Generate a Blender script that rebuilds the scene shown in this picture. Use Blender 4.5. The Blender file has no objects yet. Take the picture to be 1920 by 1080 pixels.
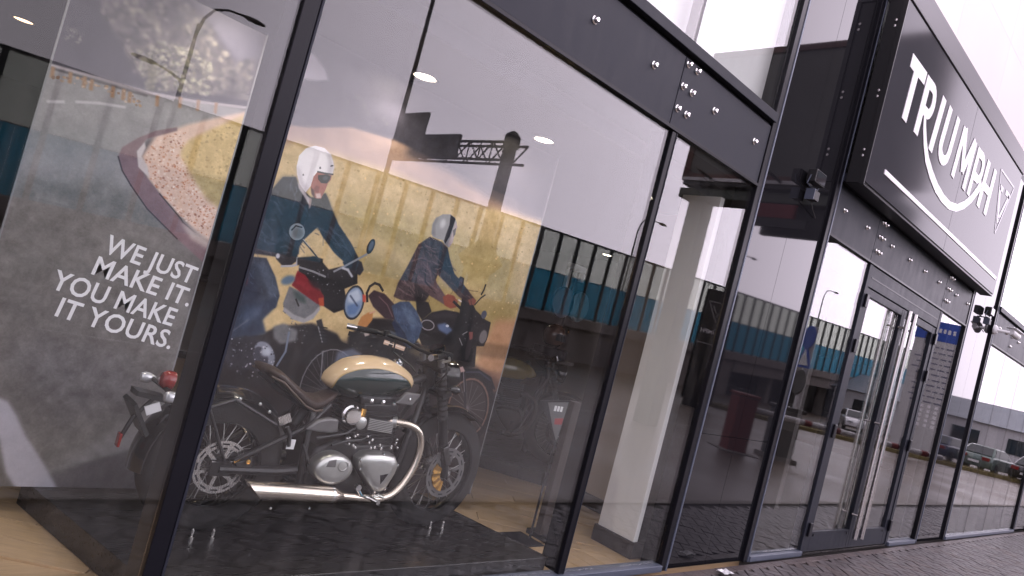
import bpy, bmesh, math, random
import numpy as np
from mathutils import Vector, Matrix

S = bpy.context.scene
C = S.collection
R = math.radians
random.seed(7)

# ------------------------------------------------------------------ camera
cam = bpy.data.cameras.new('camera')
cam.sensor_width = 36.0
cam.lens = 1330.0 / 1920.0 * 36.0
cam.clip_start = 0.05
cam.clip_end = 2000
co = bpy.data.objects.new('camera', cam)
C.objects.link(co)
_b, _p, _r = 0.815762, 0.036827, 0.260052
Fv = Vector((math.cos(_b)*math.cos(_p), math.sin(_b)*math.cos(_p), math.sin(_p)))
R0 = Vector((math.sin(_b), -math.cos(_b), 0)); U0 = R0.cross(Fv)
Rv = math.cos(_r)*R0 + math.sin(_r)*U0
Uv = -math.sin(_r)*R0 + math.cos(_r)*U0
M = Matrix((Rv, Uv, -Fv)).transposed().to_4x4()
M.translation = Vector((0, -2.885315, 1.6))
co.matrix_world = M
S.camera = co

# ------------------------------------------------------------------ sky, sun, exposure
SUN_EL, SUN_AZ = R(38), R(132)      # azimuth clockwise from +y (north)
W = bpy.data.worlds.new('World'); S.world = W; W.use_nodes = True
nt = W.node_tree; bg = nt.nodes['Background']
sky = nt.nodes.new('ShaderNodeTexSky'); sky.sky_type = 'NISHITA'; sky.sun_disc = False
sky.sun_elevation = SUN_EL; sky.sun_rotation = SUN_AZ
sky.air_density = 1.0; sky.dust_density = 4.0; sky.ozone_density = 1.0
# an overcast sky: the clear-sky colour is nearly lost in an even layer of pale cloud
mixc = nt.nodes.new('ShaderNodeMix'); mixc.data_type = 'RGBA'
mixc.inputs[0].default_value = 0.93
tcw = nt.nodes.new('ShaderNodeTexCoord'); nzw = nt.nodes.new('ShaderNodeTexNoise')
nzw.inputs['Scale'].default_value = 1.6; nzw.inputs['Detail'].default_value = 5
rmp = nt.nodes.new('ShaderNodeValToRGB')
rmp.color_ramp.elements[0].position = .3; rmp.color_ramp.elements[0].color = (13.6, 11.85, 14.4, 1)
rmp.color_ramp.elements[1].position = .72; rmp.color_ramp.elements[1].color = (16.2, 14.1, 17.0, 1)
nt.links.new(tcw.outputs['Generated'], nzw.inputs['Vector'])
nt.links.new(nzw.outputs['Fac'], rmp.inputs['Fac'])
# the cloud is thinner and brighter round the hidden sun
GL = Vector((math.sin(SUN_AZ), math.cos(SUN_AZ), .22)).normalized()
dt = nt.nodes.new('ShaderNodeVectorMath'); dt.operation = 'DOT_PRODUCT'; dt.inputs[1].default_value = GL
nrm = nt.nodes.new('ShaderNodeVectorMath'); nrm.operation = 'NORMALIZE'
nt.links.new(tcw.outputs['Generated'], nrm.inputs[0]); nt.links.new(nrm.outputs[0], dt.inputs[0])
gr = nt.nodes.new('ShaderNodeMapRange'); gr.interpolation_type = 'SMOOTHSTEP'
gr.inputs['From Min'].default_value = .775; gr.inputs['From Max'].default_value = .985
gr.inputs['To Min'].default_value = 1.0; gr.inputs['To Max'].default_value = 3.0
nt.links.new(dt.outputs['Value'], gr.inputs['Value'])
glo = nt.nodes.new('ShaderNodeMix'); glo.data_type = 'RGBA'; glo.blend_type = 'MULTIPLY'; glo.inputs[0].default_value = 1
nt.links.new(rmp.outputs[0], glo.inputs[6]); nt.links.new(gr.outputs[0], glo.inputs[7])
nt.links.new(sky.outputs[0], mixc.inputs[6]); nt.links.new(glo.outputs[2], mixc.inputs[7])
nt.links.new(mixc.outputs[2], bg.inputs[0])
bg.inputs[1].default_value = 0.12

sl = bpy.data.lights.new('sun', 'SUN'); sl.energy = 1.5; sl.angle = R(150); sl.color = (1, .96, .92)
so = bpy.data.objects.new('sun', sl); C.objects.link(so)
d = Vector((math.sin(SUN_AZ)*math.cos(SUN_EL), math.cos(SUN_AZ)*math.cos(SUN_EL), math.sin(SUN_EL)))
so.rotation_euler = d.to_track_quat('Z', 'Y').to_euler(); so.location = (0, -10, 20)

S.view_settings.view_transform = 'Standard'; S.view_settings.look = 'None'
S.view_settings.exposure = 0.0; S.view_settings.gamma = 1.0
S.view_settings.use_curve_mapping = False
S.render.engine = 'CYCLES'
S.cycles.max_bounces = 10; S.cycles.diffuse_bounces = 4; S.cycles.glossy_bounces = 6
S.cycles.transparent_max_bounces = 24; S.cycles.transmission_bounces = 6
S.cycles.caustics_reflective = False; S.cycles.caustics_refractive = False
S.cycles.sample_clamp_indirect = 6.0

# ------------------------------------------------------------------ materials
MATS = {}
def mat(name, col=(.5, .5, .5), rough=.5, metal=0.0, spec=.5, nscale=0, namp=0.0, bump=0.0, bscale=None,
        coat=0.0, stretch=(1, 1, 1), emit=None, estr=0.0, rvar=0.0, obj=True):
    if name in MATS: return MATS[name]
    m = bpy.data.materials.new(name); m.use_nodes = True; MATS[name] = m
    t = m.node_tree; b = t.nodes['Principled BSDF']
    b.inputs['Base Color'].default_value = (*col, 1); b.inputs['Roughness'].default_value = rough
    b.inputs['Metallic'].default_value = metal; b.inputs['Specular IOR Level'].default_value = spec
    if coat: b.inputs['Coat Weight'].default_value = coat; b.inputs['Coat Roughness'].default_value = .06
    if emit: b.inputs['Emission Color'].default_value = (*emit, 1); b.inputs['Emission Strength'].default_value = estr
    if namp or bump or rvar:
        tc = t.nodes.new('ShaderNodeTexCoord'); mp = t.nodes.new('ShaderNodeMapping')
        mp.inputs['Scale'].default_value = stretch
        t.links.new(tc.outputs['Object'], mp.inputs['Vector'])
        nz = t.nodes.new('ShaderNodeTexNoise'); nz.inputs['Scale'].default_value = nscale or 8; nz.inputs['Detail'].default_value = 6
        t.links.new(mp.outputs[0], nz.inputs['Vector'])
        if namp:
            oi = t.nodes.new('ShaderNodeObjectInfo')
            rm = t.nodes.new('ShaderNodeMapRange')
            rm.inputs['From Min'].default_value = .25; rm.inputs['From Max'].default_value = .75
            rm.inputs['To Min'].default_value = 1-namp; rm.inputs['To Max'].default_value = 1+namp
            t.links.new(nz.outputs['Fac'], rm.inputs['Value'])
            mx = t.nodes.new('ShaderNodeMix'); mx.data_type = 'RGBA'; mx.blend_type = 'MULTIPLY'; mx.inputs[0].default_value = 1
            mx.inputs[6].default_value = (*col, 1); t.links.new(rm.outputs[0], mx.inputs[7])
            src = mx.outputs[2]
            if obj:
                r2 = t.nodes.new('ShaderNodeMapRange'); r2.inputs['To Min'].default_value = 1-namp*.7; r2.inputs['To Max'].default_value = 1+namp*.7
                t.links.new(oi.outputs['Random'], r2.inputs['Value'])
                m2 = t.nodes.new('ShaderNodeMix'); m2.data_type = 'RGBA'; m2.blend_type = 'MULTIPLY'; m2.inputs[0].default_value = 1
                t.links.new(src, m2.inputs[6]); t.links.new(r2.outputs[0], m2.inputs[7]); src = m2.outputs[2]
            t.links.new(src, b.inputs['Base Color'])
        if rvar:
            rr = t.nodes.new('ShaderNodeMapRange'); rr.inputs['To Min'].default_value = max(.02, rough-rvar); rr.inputs['To Max'].default_value = min(1, rough+rvar)
            rr.inputs['From Min'].default_value = .3; rr.inputs['From Max'].default_value = .7
            t.links.new(nz.outputs['Fac'], rr.inputs['Value']); t.links.new(rr.outputs[0], b.inputs['Roughness'])
        if bump:
            n2 = t.nodes.new('ShaderNodeTexNoise'); n2.inputs['Scale'].default_value = bscale or 60; n2.inputs['Detail'].default_value = 5
            t.links.new(mp.outputs[0], n2.inputs['Vector'])
            bp = t.nodes.new('ShaderNodeBump'); bp.inputs['Strength'].default_value = bump; bp.inputs['Distance'].default_value = .01
            t.links.new(n2.outputs['Fac'], bp.inputs['Height']); t.links.new(bp.outputs[0], b.inputs['Normal'])
    return m

def glass_mat(name, tint=(.97, .985, .975), ior=1.5, wave=0.0):
    """thin architectural pane: clear transmission plus Fresnel mirror reflection"""
    m = bpy.data.materials.new(name); m.use_nodes = True; MATS[name] = m
    t = m.node_tree; t.nodes.clear()
    out = t.nodes.new('ShaderNodeOutputMaterial'); mx = t.nodes.new('ShaderNodeMixShader')
    tr = t.nodes.new('ShaderNodeBsdfTransparent'); gl = t.nodes.new('ShaderNodeBsdfGlossy')
    tr.inputs[0].default_value = (*tint, 1); gl.inputs['Roughness'].default_value = 0.0
    fr = t.nodes.new('ShaderNodeFresnel'); ge = t.nodes.new('ShaderNodeNewGeometry')
    mr = t.nodes.new('ShaderNodeMapRange'); mr.inputs['To Min'].default_value = ior; mr.inputs['To Max'].default_value = 1/ior
    t.links.new(ge.outputs['Backfacing'], mr.inputs['Value']); t.links.new(mr.outputs[0], fr.inputs['IOR'])
    t.links.new(fr.outputs[0], mx.inputs[0]); t.links.new(tr.outputs[0], mx.inputs[1]); t.links.new(gl.outputs[0], mx.inputs[2])
    if wave:
        tc = t.nodes.new('ShaderNodeTexCoord'); nz = t.nodes.new('ShaderNodeTexNoise'); nz.inputs['Scale'].default_value = .9
        nz.inputs['Detail'].default_value = 1
        bp = t.nodes.new('ShaderNodeBump'); bp.inputs['Strength'].default_value = wave; bp.inputs['Distance'].default_value = .01
        t.links.new(tc.outputs['Object'], nz.inputs['Vector']); t.links.new(nz.outputs['Fac'], bp.inputs['Height'])
        t.links.new(bp.outputs[0], gl.inputs['Normal'])
    # a thin film of dust and dried rain runs on the pane
    tc2 = t.nodes.new('ShaderNodeTexCoord'); mp2 = t.nodes.new('ShaderNodeMapping'); mp2.inputs['Scale'].default_value = (3.5, 1, .55)
    n2 = t.nodes.new('ShaderNodeTexNoise'); n2.inputs['Scale'].default_value = 3; n2.inputs['Detail'].default_value = 9; n2.inputs['Roughness'].default_value = .65
    r2 = t.nodes.new('ShaderNodeMapRange'); r2.inputs['From Min'].default_value = .48; r2.inputs['From Max'].default_value = .85; r2.inputs['To Max'].default_value = .026
    df = t.nodes.new('ShaderNodeBsdfDiffuse'); df.inputs[0].default_value = (.55, .52, .48, 1); m2 = t.nodes.new('ShaderNodeMixShader')
    t.links.new(tc2.outputs['Object'], mp2.inputs[0]); t.links.new(mp2.outputs[0], n2.inputs['Vector']); t.links.new(n2.outputs['Fac'], r2.inputs['Value'])
    t.links.new(r2.outputs[0], m2.inputs[0]); t.links.new(mx.outputs[0], m2.inputs[1]); t.links.new(df.outputs[0], m2.inputs[2])
    t.links.new(m2.outputs[0], out.inputs[0])
    return m

glass = glass_mat('window glass', wave=.05)
metal_dk = mat('anthracite powder coat', (.020, .022, .030), .45, 0, .14, 4, .10, .06, 400, obj=True, rvar=.04, stretch=(3, 3, .8))
metal_edge = mat('grey anodised edge', (.085, .10, .135), .38, .2, .5, 4, .1, obj=False)
black_metal = mat('black mullion coat', (.007, .007, .010), .34, 0, .18, 5, .1, obj=False)
black_glass = mat('black enamelled glass', (.010, .010, .012), .03, 0, .28, 2, .1, obj=False)
rubber = mat('black gasket', (.008, .008, .009), .7)
steel = mat('brushed stainless', (.62, .60, .58), .25, 1.0, .5, 30, .06, 0, stretch=(30, 30, 1), rvar=.06)
chrome = mat('polished chrome', (.75, .74, .73), .08, 1.0)
white_paint = mat('white wall paint', (.84, .83, .81), .75, 0, .3, 3, .03, .05, 200, obj=False)
offwhite = mat('plenum white', (.66, .65, .65), .8, 0, .3, 1.5, .03, obj=False)
beige = mat('beige wall paint', (.42, .35, .28), .8, 0, .3, 2, .05, .05, 150, obj=False)
greywall = mat('grey wall paint', (.10, .09, .088), .85, 0, .3, 1.2, .08, obj=False)
skirt = mat('dark skirting', (.035, .030, .030), .5, 0, .4, 5, .1)
ceil_m = mat('ceiling paint', (.05, .045, .052), .85, 0, .3, 2, .05, obj=False)
wood = mat('light oak laminate', (.47, .33, .19), .38, 0, .5, 5, .17, .10, 60, stretch=(1.2, 14, 14), rvar=.08)
darkply = mat('dark plinth laminate', (.020, .018, .018), .32, 0, .5, 4, .2, .08, 30, stretch=(1, 22, 22), rvar=.08, obj=False)
paver_m = mat('concrete paver', (.082, .072, .073), .40, 0, .22, 14, .24, .35, 160, rvar=.12)
paver_m2 = mat('reddish paver', (.090, .072, .068), .40, 0, .22, 14, .24, .35, 160, rvar=.12)
sand = mat('jointing sand', (.055, .050, .048), .95, 0, .2, 30, .2)
asphalt = mat('worn asphalt', (.115, .088, .068), .40, 0, .3, .35, .22, .03, 120, obj=False, rvar=.1)
kerb_m = mat('kerb concrete', (.30, .28, .26), .85, 0, .3, 6, .12, .2, 80)
grass_m = mat('dry verge', (.16, .13, .05), .95, 0, .2, 8, .35, .6, 60)
concrete = mat('stained concrete', (.24, .215, .20), .85, 0, .3, .8, .2, .3, 20, obj=False)
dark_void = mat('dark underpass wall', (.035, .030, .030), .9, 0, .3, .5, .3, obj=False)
def sheet(name, col, thru, clear):
    """cloudy plastic: part of the sky behind comes through"""
    m = mat(name, col, .35, 0, .5, 1.5, .12); t = m.node_tree; b = t.nodes['Principled BSDF']; out = [n for n in t.nodes if n.type == 'OUTPUT_MATERIAL'][0]
    tl = t.nodes.new('ShaderNodeBsdfTranslucent'); tl.inputs[0].default_value = (*thru, 1)
    tp = t.nodes.new('ShaderNodeBsdfTransparent'); tp.inputs[0].default_value = (*thru, 1)
    m1 = t.nodes.new('ShaderNodeMixShader'); m1.inputs[0].default_value = .35; m2 = t.nodes.new('ShaderNodeMixShader'); m2.inputs[0].default_value = clear
    t.links.new(b.outputs[0], m1.inputs[1]); t.links.new(tl.outputs[0], m1.inputs[2])
    t.links.new(m1.outputs[0], m2.inputs[1]); t.links.new(tp.outputs[0], m2.inputs[2]); t.links.new(m2.outputs[0], out.inputs[0])
    return m
panel_clear = sheet('cloudy acrylic barrier panel', (.42, .44, .40), (.84, .88, .82), .62)
panel_blue = sheet('blue barrier panel', (.09, .37, .47), (.20, .60, .74), .30)
post_m = mat('barrier post steel', (.045, .055, .055), .5, .3)
galv = mat('dark galvanised steel', (.10, .10, .10), .55, .4, .5, 6, .15)
ad_grey = mat('faded billboard print', (.155, .16, .15), .7, 0, .3, 1.2, .10, obj=False)
frame_brown = mat('billboard frame paint', (.13, .065, .055), .6, 0, .4, 6, .1)
col_green = mat('grey green column paint', (.15, .17, .145), .6, 0, .4, 3, .12)
sign_dark = mat('dark grey catwalk', (.05, .05, .05), .6)
red_paint = mat('red gate cabinet paint', (.26, .035, .028), .5, 0, .5, 8, .08)
grey_cab = mat('grey cabinet paint', (.12, .12, .12), .5, 0, .5, 8, .1)
white_pl = mat('white plastic', (.75, .75, .76), .4, 0, .5)
blue_sign = mat('blue sign sheeting', (.02, .08, .42), .4)
black_pl = mat('black plastic', (.012, .012, .013), .45, 0, .5, 40, .1)
black_gl = mat('gloss black lacquer', (.009, .009, .010), .12, 0, .5, coat=.5)
tyre_m = mat('tyre rubber', (.013, .012, .012), .75, 0, .35, 60, .15, .3, 200)
leather = mat('brown saddle leather', (.040, .024, .018), .42, 0, .5, 25, .25, .35, 120)
alu = mat('satin engine alloy', (.50, .50, .48), .34, .85, .5, 12, .08, .08, 120)
alu_dk = mat('grey cast alloy', (.16, .155, .155), .5, .5, .5, 20, .1)
eng_black = mat('black engine paint', (.014, .013, .014), .38, .2, .5, 20, .15)
exh = mat('brushed exhaust steel', (.66, .58, .49), .22, 1.0, .5, 10, .08, 0, stretch=(1, 12, 12), rvar=.05)
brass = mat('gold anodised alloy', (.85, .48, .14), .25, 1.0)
red_lens = mat('red lens', (.20, .014, .012), .2, 0, .4, coat=.3)
amber = mat('amber lens', (.75, .20, .02), .2, 0, .6)
lens = mat('clear lamp lens', (.55, .56, .58), .08, .4, .6)
tag_white = mat('printed white tag', (.7, .7, .7), .5)
card_m = mat('grey printed card', (.10, .10, .10), .5)
red_print = mat('red printed band', (.24, .03, .035), .5)
lamp_glow = mat('lit downlight', (1, .9, .75), .3, emit=(1, .86, .68), estr=30)
lamp_warm = mat('lit warm downlight', (1, .8, .6), .3, emit=(1, .62, .36), estr=5)
letter_w = mat('white acrylic letter', (.88, .87, .89), .35)
sign_face = mat('dark grey sign sheet', (.040, .040, .047), .12, .0, .06, 2, .08, obj=False)
sign_black = mat('black sign casing', (.007, .007, .008), .35)
rim_grey = mat('dark grey sign rim', (.075, .072, .080), .45)
car_blue = mat('dark blue car paint', (.02, .03, .08), .2, .2, .5, coat=1)
car_white = mat('white car paint', (.7, .7, .72), .25, 0, .5, coat=1)
car_teal = mat('grey green car paint', (.13, .18, .16), .25, .3, .5, coat=1)
car_dark = mat('dark grey car paint', (.03, .03, .035), .25, .3, .5, coat=1)
car_glass = mat('dark car glass', (.02, .025, .03), .05, 0, .8)

# ------------------------------------------------------------------ mesh builder
class MB:
    def __init__(s): s.v = []; s.f = []; s.mi = []; s.cur = 0
    def add(s, vs, fs):
        k = len(s.v); s.v += [tuple(x) for x in vs]
        for f in fs: s.f.append(tuple(i+k for i in f)); s.mi.append(s.cur)
        return s
    def box(s, x0, x1, y0, y1, z0, z1):
        return s.add([(x0, y0, z0), (x1, y0, z0), (x1, y1, z0), (x0, y1, z0), (x0, y0, z1), (x1, y0, z1), (x1, y1, z1), (x0, y1, z1)],
                     [(3, 2, 1, 0), (4, 5, 6, 7), (0, 1, 5, 4), (1, 2, 6, 5), (2, 3, 7, 6), (3, 0, 4, 7)])
    def obox(s, c, ax, ay, az):
        c = Vector(c); ax = Vector(ax); ay = Vector(ay); az = Vector(az)
        vs = [c+ax*i+ay*j+az*k for k in (-1, 1) for i, j in ((-1, -1), (1, -1), (1, 1), (-1, 1))]
        return s.add(vs, [(3, 2, 1, 0), (4, 5, 6, 7), (0, 1, 5, 4), (1, 2, 6, 5), (2, 3, 7, 6), (3, 0, 4, 7)])
    def tube(s, pts, r, n=10, caps=True, closed=False):
        pts = [Vector(p) for p in pts]; N = len(pts)
        rs = r if isinstance(r, (list, tuple)) else [r]*N
        prev = None; vs = []
        for i, p in enumerate(pts):
            if closed: t = pts[(i+1) % N]-pts[i-1]
            else: t = (pts[min(i+1, N-1)]-pts[max(i-1, 0)])
            t = t.normalized() if t.length > 1e-9 else Vector((0, 0, 1))
            if prev is None:
                a = Vector((0, 0, 1)) if abs(t.z) < .9 else Vector((1, 0, 0))
                u = t.cross(a).normalized()
            else:
                u = (prev-t*prev.dot(t)); u = u.normalized() if u.length > 1e-6 else t.orthogonal().normalized()
            prev = u; w = t.cross(u)
            for k in range(n):
                an = 2*math.pi*k/n; vs.append(p+(u*math.cos(an)+w*math.sin(an))*rs[i])
        fs = []
        L = N if closed else N-1
        for i in range(L):
            j = (i+1) % N
            for k in range(n): fs.append((i*n+k, i*n+(k+1) % n, j*n+(k+1) % n, j*n+k))
        if caps and not closed:
            fs.append(tuple(range(n-1, -1, -1))); fs.append(tuple((N-1)*n+k for k in range(n)))
        return s.add(vs, fs)
    def lathe(s, prof, c, axis, n=24, closed=False):
        """prof: (radius, height along axis)"""
        c = Vector(c); a = Vector(axis).normalized(); u = a.orthogonal().normalized(); w = a.cross(u)
        vs = []
        for r, h in prof:
            for k in range(n):
                an = 2*math.pi*k/n; vs.append(c+a*h+(u*math.cos(an)+w*math.sin(an))*r)
        N = len(prof); fs = []
        for i in range(N if closed else N-1):
            j = (i+1) % N
            for k in range(n): fs.append((i*n+k, i*n+(k+1) % n, j*n+(k+1) % n, j*n+k))
        if not closed:
            if prof[0][0] > 1e-6: fs.append(tuple(range(n-1, -1, -1)))
            if prof[-1][0] > 1e-6: fs.append(tuple((N-1)*n+k for k in range(n)))
        return s.add(vs, fs)
    def loft(s, rings, cap=True):
        n = len(rings[0]); vs = [p for r in rings for p in r]; fs = []
        for i in range(len(rings)-1):
            for k in range(n): fs.append((i*n+k, i*n+(k+1) % n, (i+1)*n+(k+1) % n, (i+1)*n+k))
        if cap:
            fs.append(tuple(range(n-1, -1, -1))); fs.append(tuple((len(rings)-1)*n+k for k in range(n)))
        return s.add(vs, fs)
    def prism_y(s, poly, y0, y1, inset=0.0):
        """polygon in x,z extruded along y"""
        n = len(poly)
        cx = sum(p[0] for p in poly)/n; cz = sum(p[1] for p in poly)/n
        rings = []
        def ring(y, k): return [(cx+(x-cx)*k, y, cz+(z-cz)*k) for x, z in poly]
        if inset:
            rings = [ring(y0, 1-inset), ring(y0+(y1-y0)*.3, 1), ring(y1, 1)]
        else: rings = [ring(y0, 1), ring(y1, 1)]
        return s.loft(rings)
    def prism_x(s, poly, x0, x1):
        return s.loft([[(x0, y, z) for y, z in poly], [(x1, y, z) for y, z in poly]])
    def prism_z(s, poly, z0, z1):
        return s.loft([[(x, y, z0) for x, y in poly], [(x, y, z1) for x, y in poly]])
    def build(s, name, m, parent=None, smooth=35, bevel=0, loc=None, link=True, world=False):
        me = bpy.data.meshes.new(name)
        me.from_pydata(s.v, [], s.f)
        ms = m if isinstance(m, (list, tuple)) else [m]
        for x in ms: me.materials.append(x)
        if len(ms) > 1:
            for p, i in zip(me.polygons, s.mi): p.material_index = i
        bm = bmesh.new(); bm.from_mesh(me)
        bmesh.ops.recalc_face_normals(bm, faces=bm.faces); bm.to_mesh(me); bm.free()
        if smooth:
            me.polygons.foreach_set('use_smooth', [True]*len(me.polygons))
            try: me.set_sharp_from_angle(angle=R(smooth))
            except Exception: pass
        o = bpy.data.objects.new(name, me)
        C.objects.link(o)
        if parent is not None:
            o.parent = parent
            if world: o.matrix_parent_inverse = Matrix.Translation(-Vector(parent.location))
        if loc: o.location = loc
        if bevel:
            b = o.modifiers.new('bevel', 'BEVEL'); b.width = bevel; b.segments = 2; b.limit_method = 'ANGLE'; b.angle_limit = R(40)
        return o

def box(name, m, parent, x0, x1, y0, y1, z0, z1, bevel=0, smooth=0):
    """box in parent-relative coordinates"""
    return MB().box(x0, x1, y0, y1, z0, z1).build(name, m, parent, smooth=smooth, bevel=bevel)
def tag(o, label=None, cat=None, group=None, kind=None):
    if label: o['label'] = label
    if cat: o['category'] = cat
    if group: o['group'] = group
    if kind: o['kind'] = kind
    return o
def thing(name, label, cat, loc=(0, 0, 0), rz=0, group=None):
    o = bpy.data.objects.new(name, None); o.empty_display_size = .2
    C.objects.link(o); o.location = loc; o.rotation_euler = (0, 0, rz)
    return tag(o, label, cat, group)
def copy_tree(o, parent=None, shallow=False):
    c = o.copy(); C.objects.link(c)
    if parent is not None: c.parent = parent; c.matrix_parent_inverse = o.matrix_parent_inverse.copy()
    for ch in list(o.children): copy_tree(ch, c)
    return c
def text_mesh(name, body, size, m, parent, extrude=.0006, bold=0.0, shear=0, align='LEFT', space=1.0):
    cu = bpy.data.curves.new(name, 'FONT'); cu.body = body; cu.size = size; cu.extrude = extrude; cu.offset = bold
    cu.align_x = align; cu.shear = shear; cu.space_character = space; cu.resolution_u = 3
    t = bpy.data.objects.new('tmp', cu); C.objects.link(t)
    bpy.context.view_layer.update()
    me = bpy.data.meshes.new_from_object(t.evaluated_get(bpy.context.evaluated_depsgraph_get()))
    bpy.data.objects.remove(t)
    me.materials.clear(); me.materials.append(m)
    o = bpy.data.objects.new(name, me); C.objects.link(o); o.parent = parent
    return o

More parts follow.
